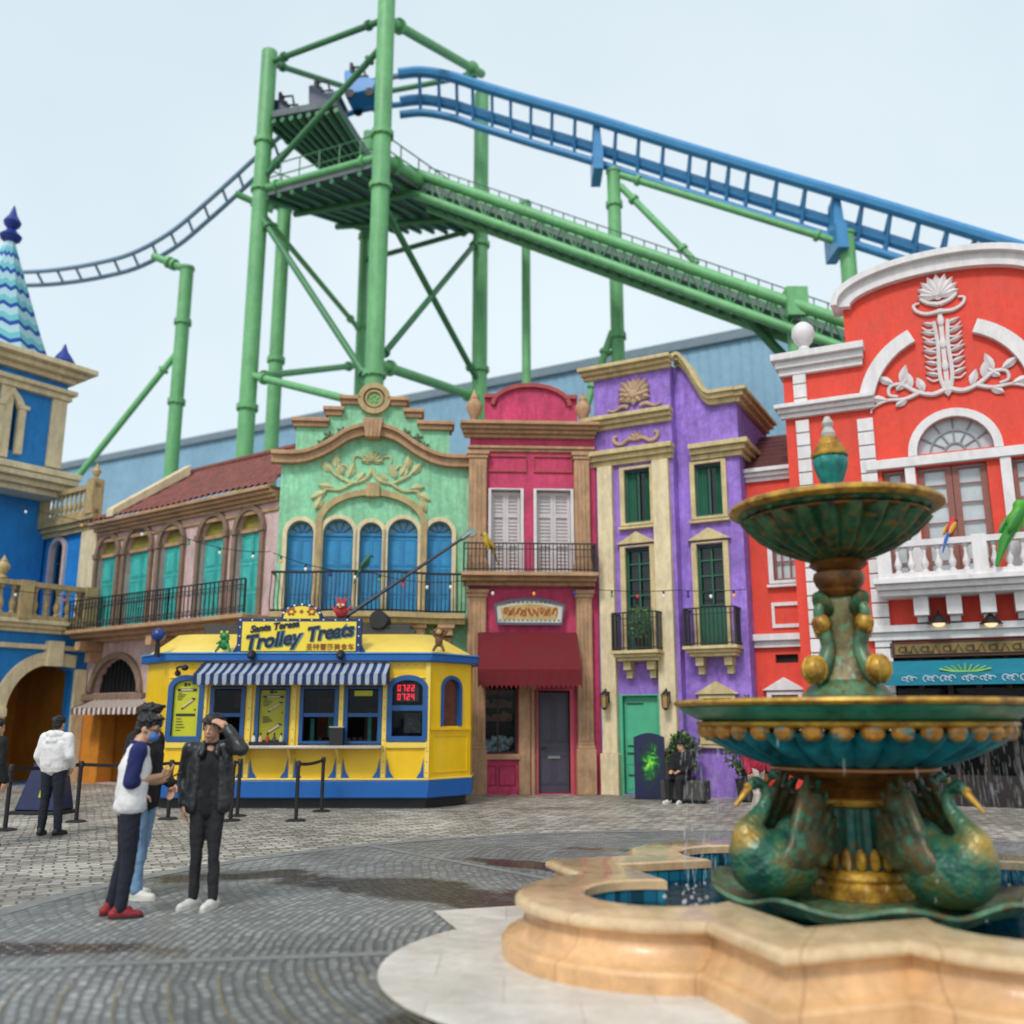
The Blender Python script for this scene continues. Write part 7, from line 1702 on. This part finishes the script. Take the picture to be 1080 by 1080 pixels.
hb = V.world(V.x(792, 742, .25), .3, 0); t = thing('window_plant', 'leafy green plant on a bracket beside the low purple window', 'plant', (hb.x, hb.y, V.z(792, 748, .3)))
b = MB(); b.lathe([(.1,-.2),(.15,-.05),(.16,0)], 14); b.box(-.03,.03,0,.3,-.25,-.2); b.build('pot', POTM, t); b = MB(); rs = random.Random(5)
for i in range(260):
    a = rs.uniform(0,6.28); q = rs.uniform(0,.3); c = Vector((q*math.cos(a), q*math.sin(a)*.7, rs.uniform(-.02,.26)*(1-q))); d = Vector((math.cos(a), math.sin(a), rs.uniform(-.3,1))).normalized(); s_ = d.orthogonal().normalized(); l = rs.uniform(.08,.15); b.add([c, c+d*l*.5+s_*l*.2, c+d*l, c+d*l*.5-s_*l*.2], [(0,1,2,3)])
b.build('foliage', LEAF, t, smooth=False)
# climbing plant in the purple balcony
bp_ = V.world(V.x(676, 684, .3), .3, V.z(676, 684, .3)); t = thing('balcony_plant', 'small yellow green plant in the left iron balcony of the purple house', 'plant', bp_)
b = MB(); b.lathe([(.09,0),(.13,.22),(.14,.24)], 12); b.build('pot', POTM, t); b = MB()
for i in range(240):
    c = Vector((rs.gauss(0,.12), rs.gauss(0,.08), rs.uniform(.2,.95))); d = Vector((rs.gauss(0,1), rs.gauss(0,1), rs.gauss(0,1))).normalized(); s_ = d.orthogonal().normalized(); l = rs.uniform(.06,.12); b.add([c, c+d*l*.5+s_*l*.25, c+d*l, c+d*l*.5-s_*l*.25], [(0,1,2,3)])
b.build('foliage', LEAF2, t, smooth=False)

# ---------------------------------------------------------------- bird and animal figures
def bird(label, loc, rz, cols, sc_=1., cat='bird figure', tail=.5):
    t = thing('parrot_figure', label, cat, loc, rz); body, wing, tl, bk = [mat('bird_%d_%d_%d' % c, c, .5, .1, 8, .1) for c in cols]
    b = MB(); b.ell((0,0,.24), (.11,.1,.17), 12, 8, Matrix.Rotation(R(25), 3, 'Y')); b.ell((.07,0,.43), (.085,.08,.085), 12, 8); b.cap((.03,0,.3),(.06,0,.42),.08,.07); b.cap((-.02,-.04,.08),(.0,-.04,0),.03,.02); b.cap((-.02,.04,.08),(.0,.04,0),.03,.02)
    b.v = [tuple(Vector(p)*sc_) for p in b.v]; b.build('body', body, t, remesh=.02*sc_, relax=3)
    for s_ in (-1, 1):
        b = MB(); b.ell((-.06,s_*.1,.22), (.06,.025,.2), 10, 8, Matrix.Rotation(R(40), 3, 'Y')); b.v = [tuple(Vector(p)*sc_) for p in b.v]; b.build('wing', wing, t)
    b = MB(); b.tube([(-.08,0,.12),(-.2,0,-.05),(-.08-tail*.5,0,-.02-tail*.7)], [.05*sc_,.045*sc_,.015*sc_], 8); b.v = [tuple(Vector(p)*sc_) for p in b.v]; b.build('tail', tl, t)
    b = MB(); b.tube([(.13,0,.45),(.19,0,.43),(.19,0,.37)], [.035*sc_,.025*sc_,.006*sc_], 8); b.v = [tuple(Vector(p)*sc_) for p in b.v]; b.build('beak', bk, t)
    return t
p_ = F.world(F.x(514, 577, .54), .56, zr-.55); bird('yellow parrot figure clinging to the left end of the iron balcony on the pink house', p_+Vector((0,0,.35)), R(200), ((206,176,50),(186,150,40),(170,140,60),(60,50,40)), .85)
p_ = G.world(G.x(386, 598, .85), .83, zr_ if False else G.z(395, 602, .9)); bird('green parrot figure perched on the middle of the bowed balcony rail', p_, R(10), ((44,120,110),(30,90,70),(30,100,90),(40,40,40)), .8)
p_ = Q.world(Q.x(1004, 563, .8), .79, ztopr); bird('red parrot figure with blue and yellow tail perched on the white balustrade', p_, R(20), ((206,50,40),(226,170,60),(40,100,190),(50,40,40)), .85)
p_ = Q.world(Q.x(1072, 552, .8), .79, ztopr-.1); bird('large green and yellow parrot figure at the right end of the white balustrade', p_, R(5), ((80,170,40),(40,130,36),(46,140,40),(190,180,60)), 1.5)
p_ = KF.world(kx(231, .1), .06, z_gt+.03)
t = thing('frog_figure', 'small green frog figure standing on the kiosk gutter left of the sign', 'figure', p_); FG = mat('frog_green', (40,140,70), .4, .2, 8, .1)
b = MB(); b.ell((0,0,.16),(.09,.08,.12)); b.ell((0,-.03,.31),(.1,.08,.075)); b.cap((-.07,-.04,.14),(-.14,-.08,.02),.035,.025); b.cap((.07,-.04,.14),(.14,-.08,.02),.035,.025); b.cap((-.06,-.05,.22),(-.12,-.12,.16),.025,.02); b.cap((.06,-.05,.22),(.12,-.12,.26),.025,.02); b.build('body', FG, t, remesh=.014, relax=3)
for s_ in (-1, 1): MB().ell((s_*.055,-.05,.385),.032,8,6).build('eye', mat('eye_yellow', (220,210,90), .3, .1, 5, 0), t)
p_ = KF.world(kx(355, .1), .05, kz(652, .12)); t = thing('red_bird_figure', 'small crested red bird figure standing on top of the roof sign', 'figure', p_); RB = mat('bird_red', (190,44,52), .5, .15, 8, .1)
b = MB(); b.ell((0,0,.14),(.13,.1,.13)); b.ell((0,-.04,.24),(.1,.09,.09)); b.build('body', RB, t, remesh=.014, relax=2)
b = MB()
for k in range(5): b.cap((-.06+.03*k,0,.3),(-.12+.06*k,.03,.42),.025,.01)
for s_ in (-1, 1): b.cap((s_*.1,0,.14),(s_*.19,.02,.24),.04,.02)
b.build('crest', RB, t); MB().ell((-.04,-.125,.25),.03,8,6).build('eye', WINK, t); MB().ell((.05,-.122,.25),.03,8,6).build('eye', WINK, t); MB().cap((0,-.12,.22),(0,-.18,.19),.03,.01).build('beak', GLD, t)
p_ = KF.world(kx(461, .05), -.1, z_gt+.1); t = thing('monkey_figure', 'small brown monkey figure with arms raised on the right end of the kiosk roof', 'figure', p_); MK = mat('monkey_brown', (120,80,48), .7, .15, 8, .2)
b = MB(); b.ell((0,0,.17),(.08,.07,.12)); b.ell((0,-.03,.35),(.09,.08,.085)); b.cap((-.05,0,.08),(-.1,-.08,-.02),.035,.03); b.cap((.05,0,.08),(.1,-.08,-.02),.035,.03); b.cap((-.07,0,.24),(-.17,-.02,.36),.028,.022); b.cap((.07,0,.24),(.17,-.02,.36),.028,.022); b.ell((-.09,-.02,.37),.035); b.ell((.09,-.02,.37),.035); b.build('body', MK, t, remesh=.012, relax=3)
MB().ell((0,-.09,.335),(.06,.035,.05)).build('face', mat('monkey_face', (206,164,116), .6, .1, 8, .1), t)
for s_ in (-1, 1): MB().ell((s_*.028,-.118,.355),.01,6,5).build('eye', BLK, t)

# ---------------------------------------------------------------- strings of lamps
BULBC = {'clear': glow('bulb_clear', (226,226,220), .1), 'amber': glow('bulb_amber', (220,150,80), .25), 'blue': glow('bulb_blue', (30,30,150), .15), 'red': glow('bulb_red', (200,50,60), .15), 'green': glow('bulb_green', (50,150,100), .12)}
def string(label, P, bulbs, sag=.12):
    P = [Vector(p) for p in P]; o = P[0]; t = thing('string_lights', label, 'string lights', o, 0, 'strings of lamps across the street fronts'); pts = []
    for i in range(len(P)-1):
        for k in range(12): q = k/12; pts.append(P[i].lerp(P[i+1], q)+Vector((0,0,-sag*4*q*(1-q)))-o)
    pts.append(P[-1]-o); MB().tube(pts, .009, 4).build('wire', BLK, t)
    for i, c in enumerate(bulbs):
        p = pts[int((i+.5)/len(bulbs)*(len(pts)-1))]; h = MB().lathe([(.022,-.07),(.022,0)], 8, tuple(p)).build('socket', BLK, t); MB().ell((p.x,p.y,p.z-.115), (.034,.034,.045), 10, 8).build('bulb', BULBC[c], h)
T_ = BEIGE
string('string of lamps from the blue tower past the turquoise doors to the mint green house', [T.world(T.x(0, 527, -1.0), -1.0, T.z(0, 527, -1.0)), BEIGE.world(BEIGE.x(186, 560, .9), .95, BEIGE.z(186, 562, .9)), G.world(G.x(286, 582, .9), .95, G.z(286, 582, .9))], ('clear','amber','clear','green','clear','clear'), .15)
string('string of lamps in front of the five blue doors and bowed balcony', [G.world(G.x(288, 583, 1.1), 1.1, G.z(288, 583, 1.1)), G.world(G.x(392, 604, 1.1), 1.1, G.z(392, 604, 1.1)), G.world(G.x(492, 612, 1.1), 1.1, G.z(492, 612, 1.1))], ('amber','clear','blue','clear','green','red','clear','clear'), .12)
string('string of lamps under the balcony of the pink house', [F.world(F.x(498, 619, .75), .72, F.z(498, 620, .72)), F.world(F.x(628, 619, .75), .72, F.z(628, 620, .72))], ('clear','amber','blue'), .02)
string('string of lamps across the purple house between its windows', [F.world(F.x(632, 622, .7), .7, F.z(632, 622, .7)), V.world(V.x(716, 622, .4), .55, V.z(716, 623, .45)), V.world(V.x(790, 622, RO+.4), .4, V.z(790, 622, .3))], ('green','red','clear','blue','clear','amber'), .03)
string('string of lamps along the blue balcony at the left edge', [T.world(-5.5, .5, zbr+.1), T.world(-.2, .45, zbr-.25)], ('clear','amber','clear','red'), .2)
kl = KF.world(kx(160, .1), .1, kz(664, .1)); t = thing('kiosk_globe', 'round dark blue lamp globe at the left end of the kiosk roof', 'lamp', (kl.x, kl.y, kz(676)-.02)); MB().lathe([(.06,-.3),(.04,.0),(.05,.02)], 10).build('stem', BLK, t); MB().ell((0,0,.13),(.14,.14,.13),16,12).build('globe', mat('navy_globe', (30,60,130), .25, .1, 3, 0), t)
# ================================================================== PEOPLE
SKIN = mat('skin', (206,156,124), .5, .06, 6, .05, 60); HAIR = mat('black_hair', (22,19,20), .45, .2, 20, .3, 90)
def ctex(n, s_):
    t = bpy.data.textures.new(n, 'CLOUDS'); t.noise_scale = s_; t.noise_depth = 2; return t
FOLD, CREASE, STRAND = ctex('folds', .13), ctex('creases', .045), ctex('strands', .016)
def limb(b, P, rs):
    for i in range(len(P)-1): b.cap(P[i], P[i+1], rs[i], rs[i+1], 14)
def hand(b, wrist, d, n, side, curl=.6, sc_=1.):
    """palm, four unequal bent fingers and a thumb; d points along the hand, n out of the back of it"""
    w, d, n = Vector(wrist), Vector(d).normalized(), Vector(n); n = (n-d*n.dot(d)).normalized(); s_ = d.cross(n)*side
    b.ell(w+d*.045, (.032*sc_, .032*sc_, .032*sc_), 10, 8); 
    for k in range(4): b.cap(w+d*.02+s_*(-.024+.016*k), w+d*.08+s_*(-.028+.0185*k), .014, .0115, 8)
    for k, l in enumerate((.07,.08,.076,.06)):
        p = w+d*.08+s_*(-.028+.0185*k); c = curl; q1 = p+(d*math.cos(c*.6)-n*math.sin(c*.6))*l*.45; q2 = q1+(d*math.cos(c*1.4)-n*math.sin(c*1.4))*l*.32; q3 = q2+(d*math.cos(c*2)-n*math.sin(c*2))*l*.25
        limb(b, [p, q1, q2, q3], [.0098,.009,.0082,.007])
    p = w+d*.02-s_*.03; q1 = p+(d*.6-s_*.7-n*.3).normalized()*.04; q2 = q1+(d*.9-s_*.15-n*.3).normalized()*.034; limb(b, [p, q1, q2], [.014,.0115,.009])
def person(name_label, loc, rz, H, J, clothes, hair='short', face=True, mask=None, glasses=False, shoes=None, grp=None):
    """J: joints in metres for a 1.70 m figure facing -Y (its right side at -X)"""
    t = thing('person', name_label, 'person', loc, rz, grp); s = H/1.70; t.scale = (s, s, s)
    V3 = Vector; b = MB(); hc, hd = V3(J['head']), V3(J.get('look', (0,-1,0))).normalized(); up = V3(J.get('headup', (0,0,1))); rt_ = hd.cross(up).normalized(); up = rt_.cross(hd).normalized()
    def h(f, r, u): return hc+hd*f+rt_*r+up*u
    Mh = Matrix((rt_, -hd, up)).transposed()
    b.ell(h(-.012,0,.03), (.073,.094,.095), 20, 14, Mh); b.ell(h(.018,0,-.035), (.058,.07,.075), 18, 12, Mh); b.ell(h(.045,0,-.085), (.032,.03,.026), 12, 8, Mh)
    b.cap(h(.082,0,.015), h(.105,0,-.022), .010, .014, 8); b.ell(h(.085,.018,-.028), .010, 8, 6); b.ell(h(.085,-.018,-.028), .010, 8, 6)
    b.cap(h(.082,-.018,-.058), h(.082,.018,-.058), .011, .011, 8); b.cap(h(.078,-.04,.028), h(.078,.04,.028), .013, .013, 8)
    for q in (-1, 1): b.ell(h(-.012,q*.076,-.005), (.010,.02,.032), 10, 8, Mh)
    b.cap(h(-.02,0,-.05), J['neck'], .055, .062, 14)
    limb(b, [J['neck'], J['chest'], J['pelvis']], [.06,.082,.082])
    for sd in ('r', 'l'):
        limb(b, [J['sh_'+sd], J['el_'+sd], J['wr_'+sd]], [.048,.038,.027]); limb(b, [J['hip_'+sd], J['kn_'+sd], J['an_'+sd]], [.068,.046,.034])
        hd_ = J.get('hand_'+sd, ((0,0,-1), (1 if sd == 'l' else -1,0,0), .5)); hand(b, J['wr_'+sd], hd_[0], hd_[1], 1 if sd == 'r' else -1, hd_[2])
    b.build('body', SKIN, t, remesh=.0062, relax=2)
    # face
    for q in (-1, 1):
        e = MB().ell(h(.079,q*.031,.008), (.012,.006,.007), 10, 6, Mh).build('eye', mat('eye_white', (230,226,220), .2, .02, 5, 0), t); MB().ell(h(.0845,q*.031,.008), (.0062,.003,.0062), 8, 6, Mh).build('iris', BLK, e)
        MB().cap(h(.088,q*.018,.034), h(.084,q*.048,.032), .005, .004, 6).build('eyebrow', HAIR, t)
    if not mask: MB().cap(h(.0915,-.02,-.058), h(.0915,.02,-.058), .0055, .0055, 8).build('mouth', mat('lips', (164,92,84), .45, .05, 5, 0), t)
    if mask:
        b = MB(); b.ell(h(.062,0,-.045), (.062,.052,.052), 16, 12, Mh); m_ = b.build('face_mask', mat('mask_%d_%d_%d' % mask, mask, .8, .06, 8, .2, 60), t, remesh=.008, relax=2); b = MB()
        for q in (-1, 1): b.tube([h(.05,q*.062,-.02), h(-.005,q*.085,.01)], .003, 5); b.tube([h(.04,q*.06,-.07), h(-.01,q*.083,-.03)], .003, 5)
        b.build('mask_loop', WINK, m_)
    if glasses:
        b = MB()
        for q in (-1, 1): b.tube([h(.098,q*(.034+.024*math.cos(a)),.008+.018*math.sin(a)) for a in [k*.5236 for k in range(12)]], .0028, 5, closed=True); b.tube([h(.098,q*.058,.01), h(-.005,q*.082,.012)], .0026, 5)
        b.tube([h(.099,-.01,.01), h(.099,.01,.01)], .0026, 5); b.build('glasses', BLK, t)
    b = MB(); b.ell(h(-.022,0,.048), (.082,.098,.088), 20, 14, Mh); b.ell(h(.03,0,.092), (.07,.062,.045), 14, 10, Mh); b.ell(h(-.06,0,.0), (.072,.055,.07), 14, 10, Mh)
    rs = random.Random(len(name_label))
    for k in range(150):
        a = rs.uniform(0, 6.283); e_ = rs.uniform(.15, 1); d = rt_*math.cos(a)*math.sqrt(1-e_*e_)-hd*math.sin(a)*math.sqrt(1-e_*e_)+up*e_; p = h(-.02,0,.045)+Vector((d.x*.078, d.y*.09, d.z*.085)); b.cap(p, p+d*.016+Vector((rs.gauss(0,.012), rs.gauss(0,.012), rs.gauss(0,.006))), .013, .004, 6)
    if hair == 'fringe':
        for k in range(9): q = -.06+.015*k; b.cap(h(.07,q,.085), h(.088-.0*abs(q),q+.008,.05+.01*(k % 3)), .016, .008, 6)
        for q in (-1, 1): b.cap(h(.0,q*.075,.06), h(.01,q*.08,-.0), .018, .012, 8)
    if hair == 'quiff':
        for k in range(8): q = -.055+.0155*k; b.cap(h(.05,q,.105), h(.095,q*.9,.115+.006*(k % 2)), .024, .012, 6)
    o = b.build('hair', HAIR, t, remesh=.0065, relax=1); dm = o.modifiers.new('strands', 'DISPLACE'); dm.texture = STRAND; dm.strength = .016; dm.mid_level = .5; dm.texture_coords = 'LOCAL'
    for nm, m_, fn, vox in clothes:
        b = MB(); fn(b, J); o = b.build(nm, m_, t, remesh=vox, relax=2)
        for tx, st in ((FOLD, .020), (CREASE, .010)): dm = o.modifiers.new('folds', 'DISPLACE'); dm.texture = tx; dm.strength = st; dm.mid_level = .5; dm.texture_coords = 'LOCAL'
    for sd in ('r', 'l'):
        an = V3(J['an_'+sd]); ft = V3(J.get('toe_'+sd, (0,-1,0))).normalized(); sdv = Vector((-ft.y, ft.x, 0)); z0 = an.z-.085
        def f(a, w, z): return Vector((an.x, an.y, 0))+ft*a+sdv*w+Vector((0,0,z0+z))
        b = MB(); b.cap(f(-.055,0,.042), f(.06,0,.046), .04, .042, 12); b.cap(f(.06,.0,.036), f(.155,.004,.03), .044, .034, 12); b.cap(f(-.03,0,.06), f(-.015,0,.095), .042, .04, 12)
        up_ = b.build('shoe', shoes[0], t, remesh=.009, relax=3); ol = []
        for k in range(20):
            a = 2*math.pi*k/20; x = .052+.142*math.cos(a); w = .047*math.sin(a)*(1.0 if x > .03 else .9); p = f(x, w, 0); ol.append((p.x, p.y))
        MB().slab(ol, z0+.0, z0+.026).build('sole', shoes[1], up_)
    return t
def cloth(name, c, rough=.85, vary=.1): return mat('cloth_'+name, c, rough, vary, 5, .35, 14)
base = dict(head=(0,-.025,1.565), neck=(0,0,1.44), chest=(0,.01,1.25), pelvis=(0,0,.95), sh_r=(-.185,0,1.385), sh_l=(.185,0,1.385), el_r=(-.24,.02,1.1), el_l=(.24,.02,1.1), wr_r=(-.25,-.06,.86), wr_l=(.25,-.06,.86),
            hip_r=(-.09,0,.92), hip_l=(.09,0,.92), kn_r=(-.10,-.02,.49), kn_l=(.10,-.02,.49), an_r=(-.11,.02,.085), an_l=(.11,.02,.085), toe_r=(-.2,-1,0), toe_l=(.2,-1,0))
def lerp(a, c, t): return tuple(x+(y-x)*t for x, y in zip(a, c))
def torso(b, J, r=.0, low=.0, wide=1.0):
    p, c, n = Vector(J['pelvis']), Vector(J['chest']), Vector(J['neck'])
    for q in (-1, 1):
        sd = Vector(J['sh_r' if q < 0 else 'sh_l']); b.cap(c+(sd-n)*.42+Vector((0,0,.02)), p+Vector((q*.065*wide,0,.02+low)), .112+r, .105+r, 14); b.cap(n+(sd-n)*.25+Vector((0,0,-.06)), sd+Vector((-q*.015,0,-.012)), .068+r, .062+r, 14)
    b.cap(n+Vector((0,.005,-.07)), c, .085+r, .122+r, 14); b.cap(c, p+Vector((0,0,.02+low)), .124+r, .115+r, 14)
def sleeve(b, J, sd, upto=1., r=.0):
    s_, e, w = J['sh_'+sd], J['el_'+sd], J['wr_'+sd]
    b.cap(s_, e, .064+r, .052+r, 14)
    if upto > 0: b.cap(e, lerp(e, w, upto), .052+r, .052-.012*upto+r, 14)
def trousers(b, J, r=0., slim=1., waist=.98):
    p = Vector(J['pelvis']); 
    for sd, q in (('r', -1), ('l', 1)):
        h_, k_, a_ = J['hip_'+sd], J['kn_'+sd], J['an_'+sd]; b.cap(h_, k_, .098+r, (.068+r)*slim, 14); b.cap(k_, lerp(k_, a_, .5), (.068+r)*slim, (.062+r)*slim, 14); b.cap(lerp(k_, a_, .5), lerp(k_, a_, .99), (.062+r)*slim, (.053+r)*slim, 14)
        b.cap(p+Vector((q*.06,0,.04)), h_, .108+r, .1+r, 14)
SHOEW = mat('shoe_white', (226,222,214), .55, .08, 8, .1); SHOER = mat('shoe_red', (150,26,36), .6, .15, 8, .2); SHOEB = mat('shoe_black', (26,26,28), .55, .1, 8, .1); SOLE = mat('sole_white', (220,216,206), .6, .06, 8, 0); SOLED = mat('sole_dark', (40,38,40), .6, .1, 8, 0)
CW = cloth('white', (236,232,232), .9, .05); CNAVY = cloth('navy', (24,34,96)); CBLK = cloth('black', (20,20,24)); CDK = cloth('charcoal', (34,34,38)); CDN = cloth('denim', (132,166,200), .9, .14); CNVB = cloth('navy_black', (24,28,44))
LEATH = mat('leather', (38,41,44), .36, .2, 6, .35, 12)
def face_to(t, px_dir): pass
# 1: raglan shirt, standing in profile looking at his phone, facing right
J = dict(base); J.update(head=(0,-.08,1.56), neck=(0,-.02,1.44), look=(-.40,-.9,-.22), chest=(0,.0,1.24), pelvis=(0,.02,.95), el_l=(.20,.06,1.12), wr_l=(.10,-.20,1.10), el_r=(-.2,.05,1.12), wr_r=(-.07,-.21,1.16),
    hand_l=((-.25,-.9,.3), (.5,-.3,-1), .7), hand_r=((.2,-.9,.42), (-.6,-.3,-.6), .5), kn_l=(.09,.02,.49), an_l=(.10,.10,.087), kn_r=(-.09,.0,.49), an_r=(-.1,.04,.085), hip_l=(.09,.02,.92), hip_r=(-.09,.02,.92), toe_l=(.15,-1,0), toe_r=(-.05,-1,0))
def shirt1(b, J): torso(b, J, .014, -.03, 1.5); p = Vector(J['pelvis']); b.ell(p+Vector((0,0,-.03)), (.215,.14,.11), 16, 10)
def slv(r=.0, u=.2):
    def f(b, J): sleeve(b, J, 'r', u, r); sleeve(b, J, 'l', u, r)
    return f
def raglan(b, J):
    for sd in ('r', 'l'): sleeve(b, J, sd, .12, .012); n_ = Vector(J['neck']); s_ = Vector(J['sh_'+sd]); b.cap(n_+(s_-n_)*.45+Vector((0,-.004,-.012)), s_, .062, .076, 14)
def collar(b, J):
    n_ = Vector(J['neck']); b.tube([n_+Vector((.075*math.cos(a), .075*math.sin(a), .006+.012*math.sin(a))) for a in [k*.4488 for k in range(14)]], .014, 8, closed=True)
pp1 = gnd(130, 967); m1 = person('young man in blue mask and white shirt with navy sleeves, looking at his phone', pp1, R(116), 1.69, J, [('shirt', CW, shirt1, .012), ('sleeves', CNAVY, raglan, .011), ('collar', CNAVY, collar, .009), ('trousers', CNVB, lambda b, J: trousers(b, J, .0, .95), .012)], 'quiff', mask=(84,128,196), glasses=True, shoes=(SHOER, SOLED))
Mw = Matrix.Translation(pp1) @ Matrix.Rotation(R(116), 4, 'Z')
ph = thing('mobile_phone', 'dark mobile phone held by the man in the white and navy shirt', 'phone', Mw @ Vector((.012,-.33,1.15)), R(116)); MB().box(-.036,.036,-.075,.075,-.005,.005).xf(Matrix.Rotation(R(-25), 4, 'X')).build('phone_body', BLK, ph, bevel=.003); MB().box(-.032,.032,-.068,.068,.0052,.006).xf(Matrix.Rotation(R(-25), 4, 'X')).build('phone_screen', mat('phone_glass', (40,60,80), .1, .1, 3, 0), ph)
# 2: black top and light jeans, behind him
J = dict(base); J.update(look=(.35,-1,-.1), head=(0,-.03,1.57), el_l=(.21,.02,1.1), wr_l=(.16,-.2,.98), wr_r=(-.22,-.14,.92), kn_l=(.10,.02,.49), an_l=(.11,.1,.085), kn_r=(-.1,-.04,.49), an_r=(-.11,-.08,.085), toe_r=(0,-1,0), toe_l=(.1,-1,0))
person('taller young man in black top and light jeans half hidden behind white shirt man', gnd(141, 947), R(80), 1.79, J, [('top', CBLK, lambda b, J: (torso(b, J, .02, -.12, 1.1), slv(.01, .95)(b, J)), .012), ('jeans', CDN, lambda b, J: trousers(b, J, .006, 1.0), .012)], 'quiff', mask=(40,70,150), glasses=True, shoes=(SHOEW, SOLE))
# 3: leather jacket, hand raised to the forehead
J = dict(base); J.update(look=(-.25,-1,-.12), headup=(.06,0,1), sh_l=(.185,-.01,1.41), el_l=(.30,-.24,1.39), wr_l=(.15,-.18,1.575), hand_l=((-.8,.0,.6), (.3,-.6,.8), .45), el_r=(-.24,.08,1.12), wr_r=(-.2,-.05,.90), kn_r=(-.07,-.01,.49), kn_l=(.08,-.02,.49), an_r=(-.08,.03,.085), an_l=(.10,-.02,.085), hip_r=(-.08,0,.92), hip_l=(.08,0,.92), toe_r=(-.55,-.8,0), toe_l=(-.35,-.9,0))
def jacket(b, J):
    p, c, n = [Vector(J[k]) for k in ('pelvis','chest','neck')]
    for q in (-1, 1):
        sd = Vector(J['sh_r' if q < 0 else 'sh_l'])
        b.cap(c+Vector((q*.12,-.015,.07)), p+Vector((q*.14,-.02,-.06)), .08, .085, 14); b.cap(c+Vector((q*.105,-.06,.05)), p+Vector((q*.125,-.065,-.08)), .045, .05, 14); b.cap(c+Vector((q*.06,.06,.05)), p+Vector((q*.07,.06,-.07)), .085, .085, 14); b.cap(n+(sd-n)*.3+Vector((0,.01,-.05)), sd, .072, .072, 14); b.cap(n+Vector((q*.055,-.02,.0)), n+Vector((q*.07,-.09,-.1)), .024, .03, 10)
    b.cap(n+Vector((-.05,.04,.0)), n+Vector((.05,.04,.0)), .03, .03, 10); sleeve(b, J, 'r', .95, .014); sleeve(b, J, 'l', .9, .014)
person('man in dark leather jacket and white trainers shading his forehead with one hand', gnd(212, 958), R(8), 1.69, J, [('shirt', CBLK, lambda b, J: (torso(b, J, -.016, -.12, 1.2), collar(b, J)), .012), ('jacket', LEATH, jacket, .011), ('trousers', CDK, lambda b, J: trousers(b, J, -.008, .95), .012)], 'fringe', shoes=(SHOEW, SOLE))
# 4: white hoodie seen from behind
J = dict(base); J.update(el_r=(-.25,.03,1.12), wr_r=(-.19,-.14,.98), el_l=(.25,.03,1.12), wr_l=(.2,-.08,.93), kn_r=(-.11,-.01,.49), kn_l=(.09,.0,.49), an_r=(-.15,.0,.085), an_l=(.1,.02,.085))
def hoodie(b, J):
    torso(b, J, .028, .0, 1.1); slv(.016, .95)(b, J); n = Vector(J['neck']); b.cap(n+Vector((-.09,.06,.0)), n+Vector((.09,.06,.0)), .05, .05, 12); b.cap(n+Vector((-.05,.11,-.1)), n+Vector((.05,.11,-.1)), .05, .05, 12); b.cap(n+Vector((0,.1,-.02)), n+Vector((0,.11,-.16)), .06, .03, 12)
person('person in white hoodie and dark trousers seen from behind beside the navy covered sign', gnd(50, 881), R(172), 1.70, J, [('hoodie', CW, hoodie, .013), ('trousers', CNVB, lambda b, J: trousers(b, J, .004, .95), .012)], 'short', shoes=(SHOEB, SOLED))
# 5: dark clothes at the left edge
person('person in black clothes cut off by the left edge of the picture', gnd(-19, 893), R(150), 1.66, dict(base), [('jacket', CBLK, lambda b, J: (torso(b, J, .03, -.08, 1.1), slv(.016, .95)(b, J)), .013), ('trousers', CDK, lambda b, J: trousers(b, J, .004, .95), .012)], 'short', shoes=(SHOEB, SOLED))
# 6: visitor in black sitting on the planter edge by the purple house, 7: visitor in red cap behind the fountain
seat = V.world(V.x(722, 852, 1.3), 1.35, 0)
bn = thing('stone_bench', 'low dark stone bench block in front of the purple wall under the sitting person', 'bench', (seat.x, seat.y, 0), V.a); MB().box(-.42,.5,-.2,.25,.06,.44).build('seat', mat('bench_stone', (70,70,68), .7, .2, 4, .3), bn, bevel=.02); MB().box(-.36,.44,-.15,.2,0,.06).build('plinth', BLK, bn)
J = dict(base); dzz = -.40
for k in ('head','neck','chest','pelvis','sh_r','sh_l','el_r','el_l','wr_r','wr_l'): J[k] = (base[k][0], base[k][1], base[k][2]+dzz)
J.update(hip_r=(-.09,-.02,.53), hip_l=(.09,-.02,.53), kn_r=(-.13,-.44,.5), kn_l=(.12,-.44,.5), an_r=(-.13,-.42,.085), an_l=(.12,-.4,.085), pelvis=(0,0,.56), wr_r=(-.1,-.3,.66), wr_l=(.1,-.3,.66), el_r=(-.22,-.08,.72), el_l=(.22,-.08,.72), hand_r=((.3,-.9,-.1),(0,0,1),.4), hand_l=((-.3,-.9,-.1),(0,0,1),.4), look=(-.2,-1,-.1))
person('person in black jacket and white shoes sitting on the stone bench by the purple house', (seat.x, seat.y, 0), V.a-R(10), 1.62, J, [('jacket', CBLK, lambda b, J: (torso(b, J, .02, .0, 1.05), slv(.014, .95)(b, J)), .012), ('trousers', CDK, lambda b, J: trousers(b, J, .004, .95), .012)], 'fringe', shoes=(SHOEW, SOLE))
vp = uY(800, 15.5); J = dict(base); J.update(look=(.4,-1,0), kn_r=(-.1,-.1,.5), an_r=(-.1,-.12,.085), kn_l=(.1,.05,.5), an_l=(.1,.2,.1))
vt = person('person in crimson jacket and pale trousers walking behind the left swan of the fountain', vp, R(40), 1.66, J, [('jacket', cloth('crimson', (176,24,58)), lambda b, J: (torso(b, J, .02, -.02, 1.05), slv(.014, .95)(b, J)), .013), ('trousers', cloth('pale', (206,190,180)), lambda b, J: trousers(b, J, .004, .95), .013)], 'short', shoes=(SHOEB, SOLED))
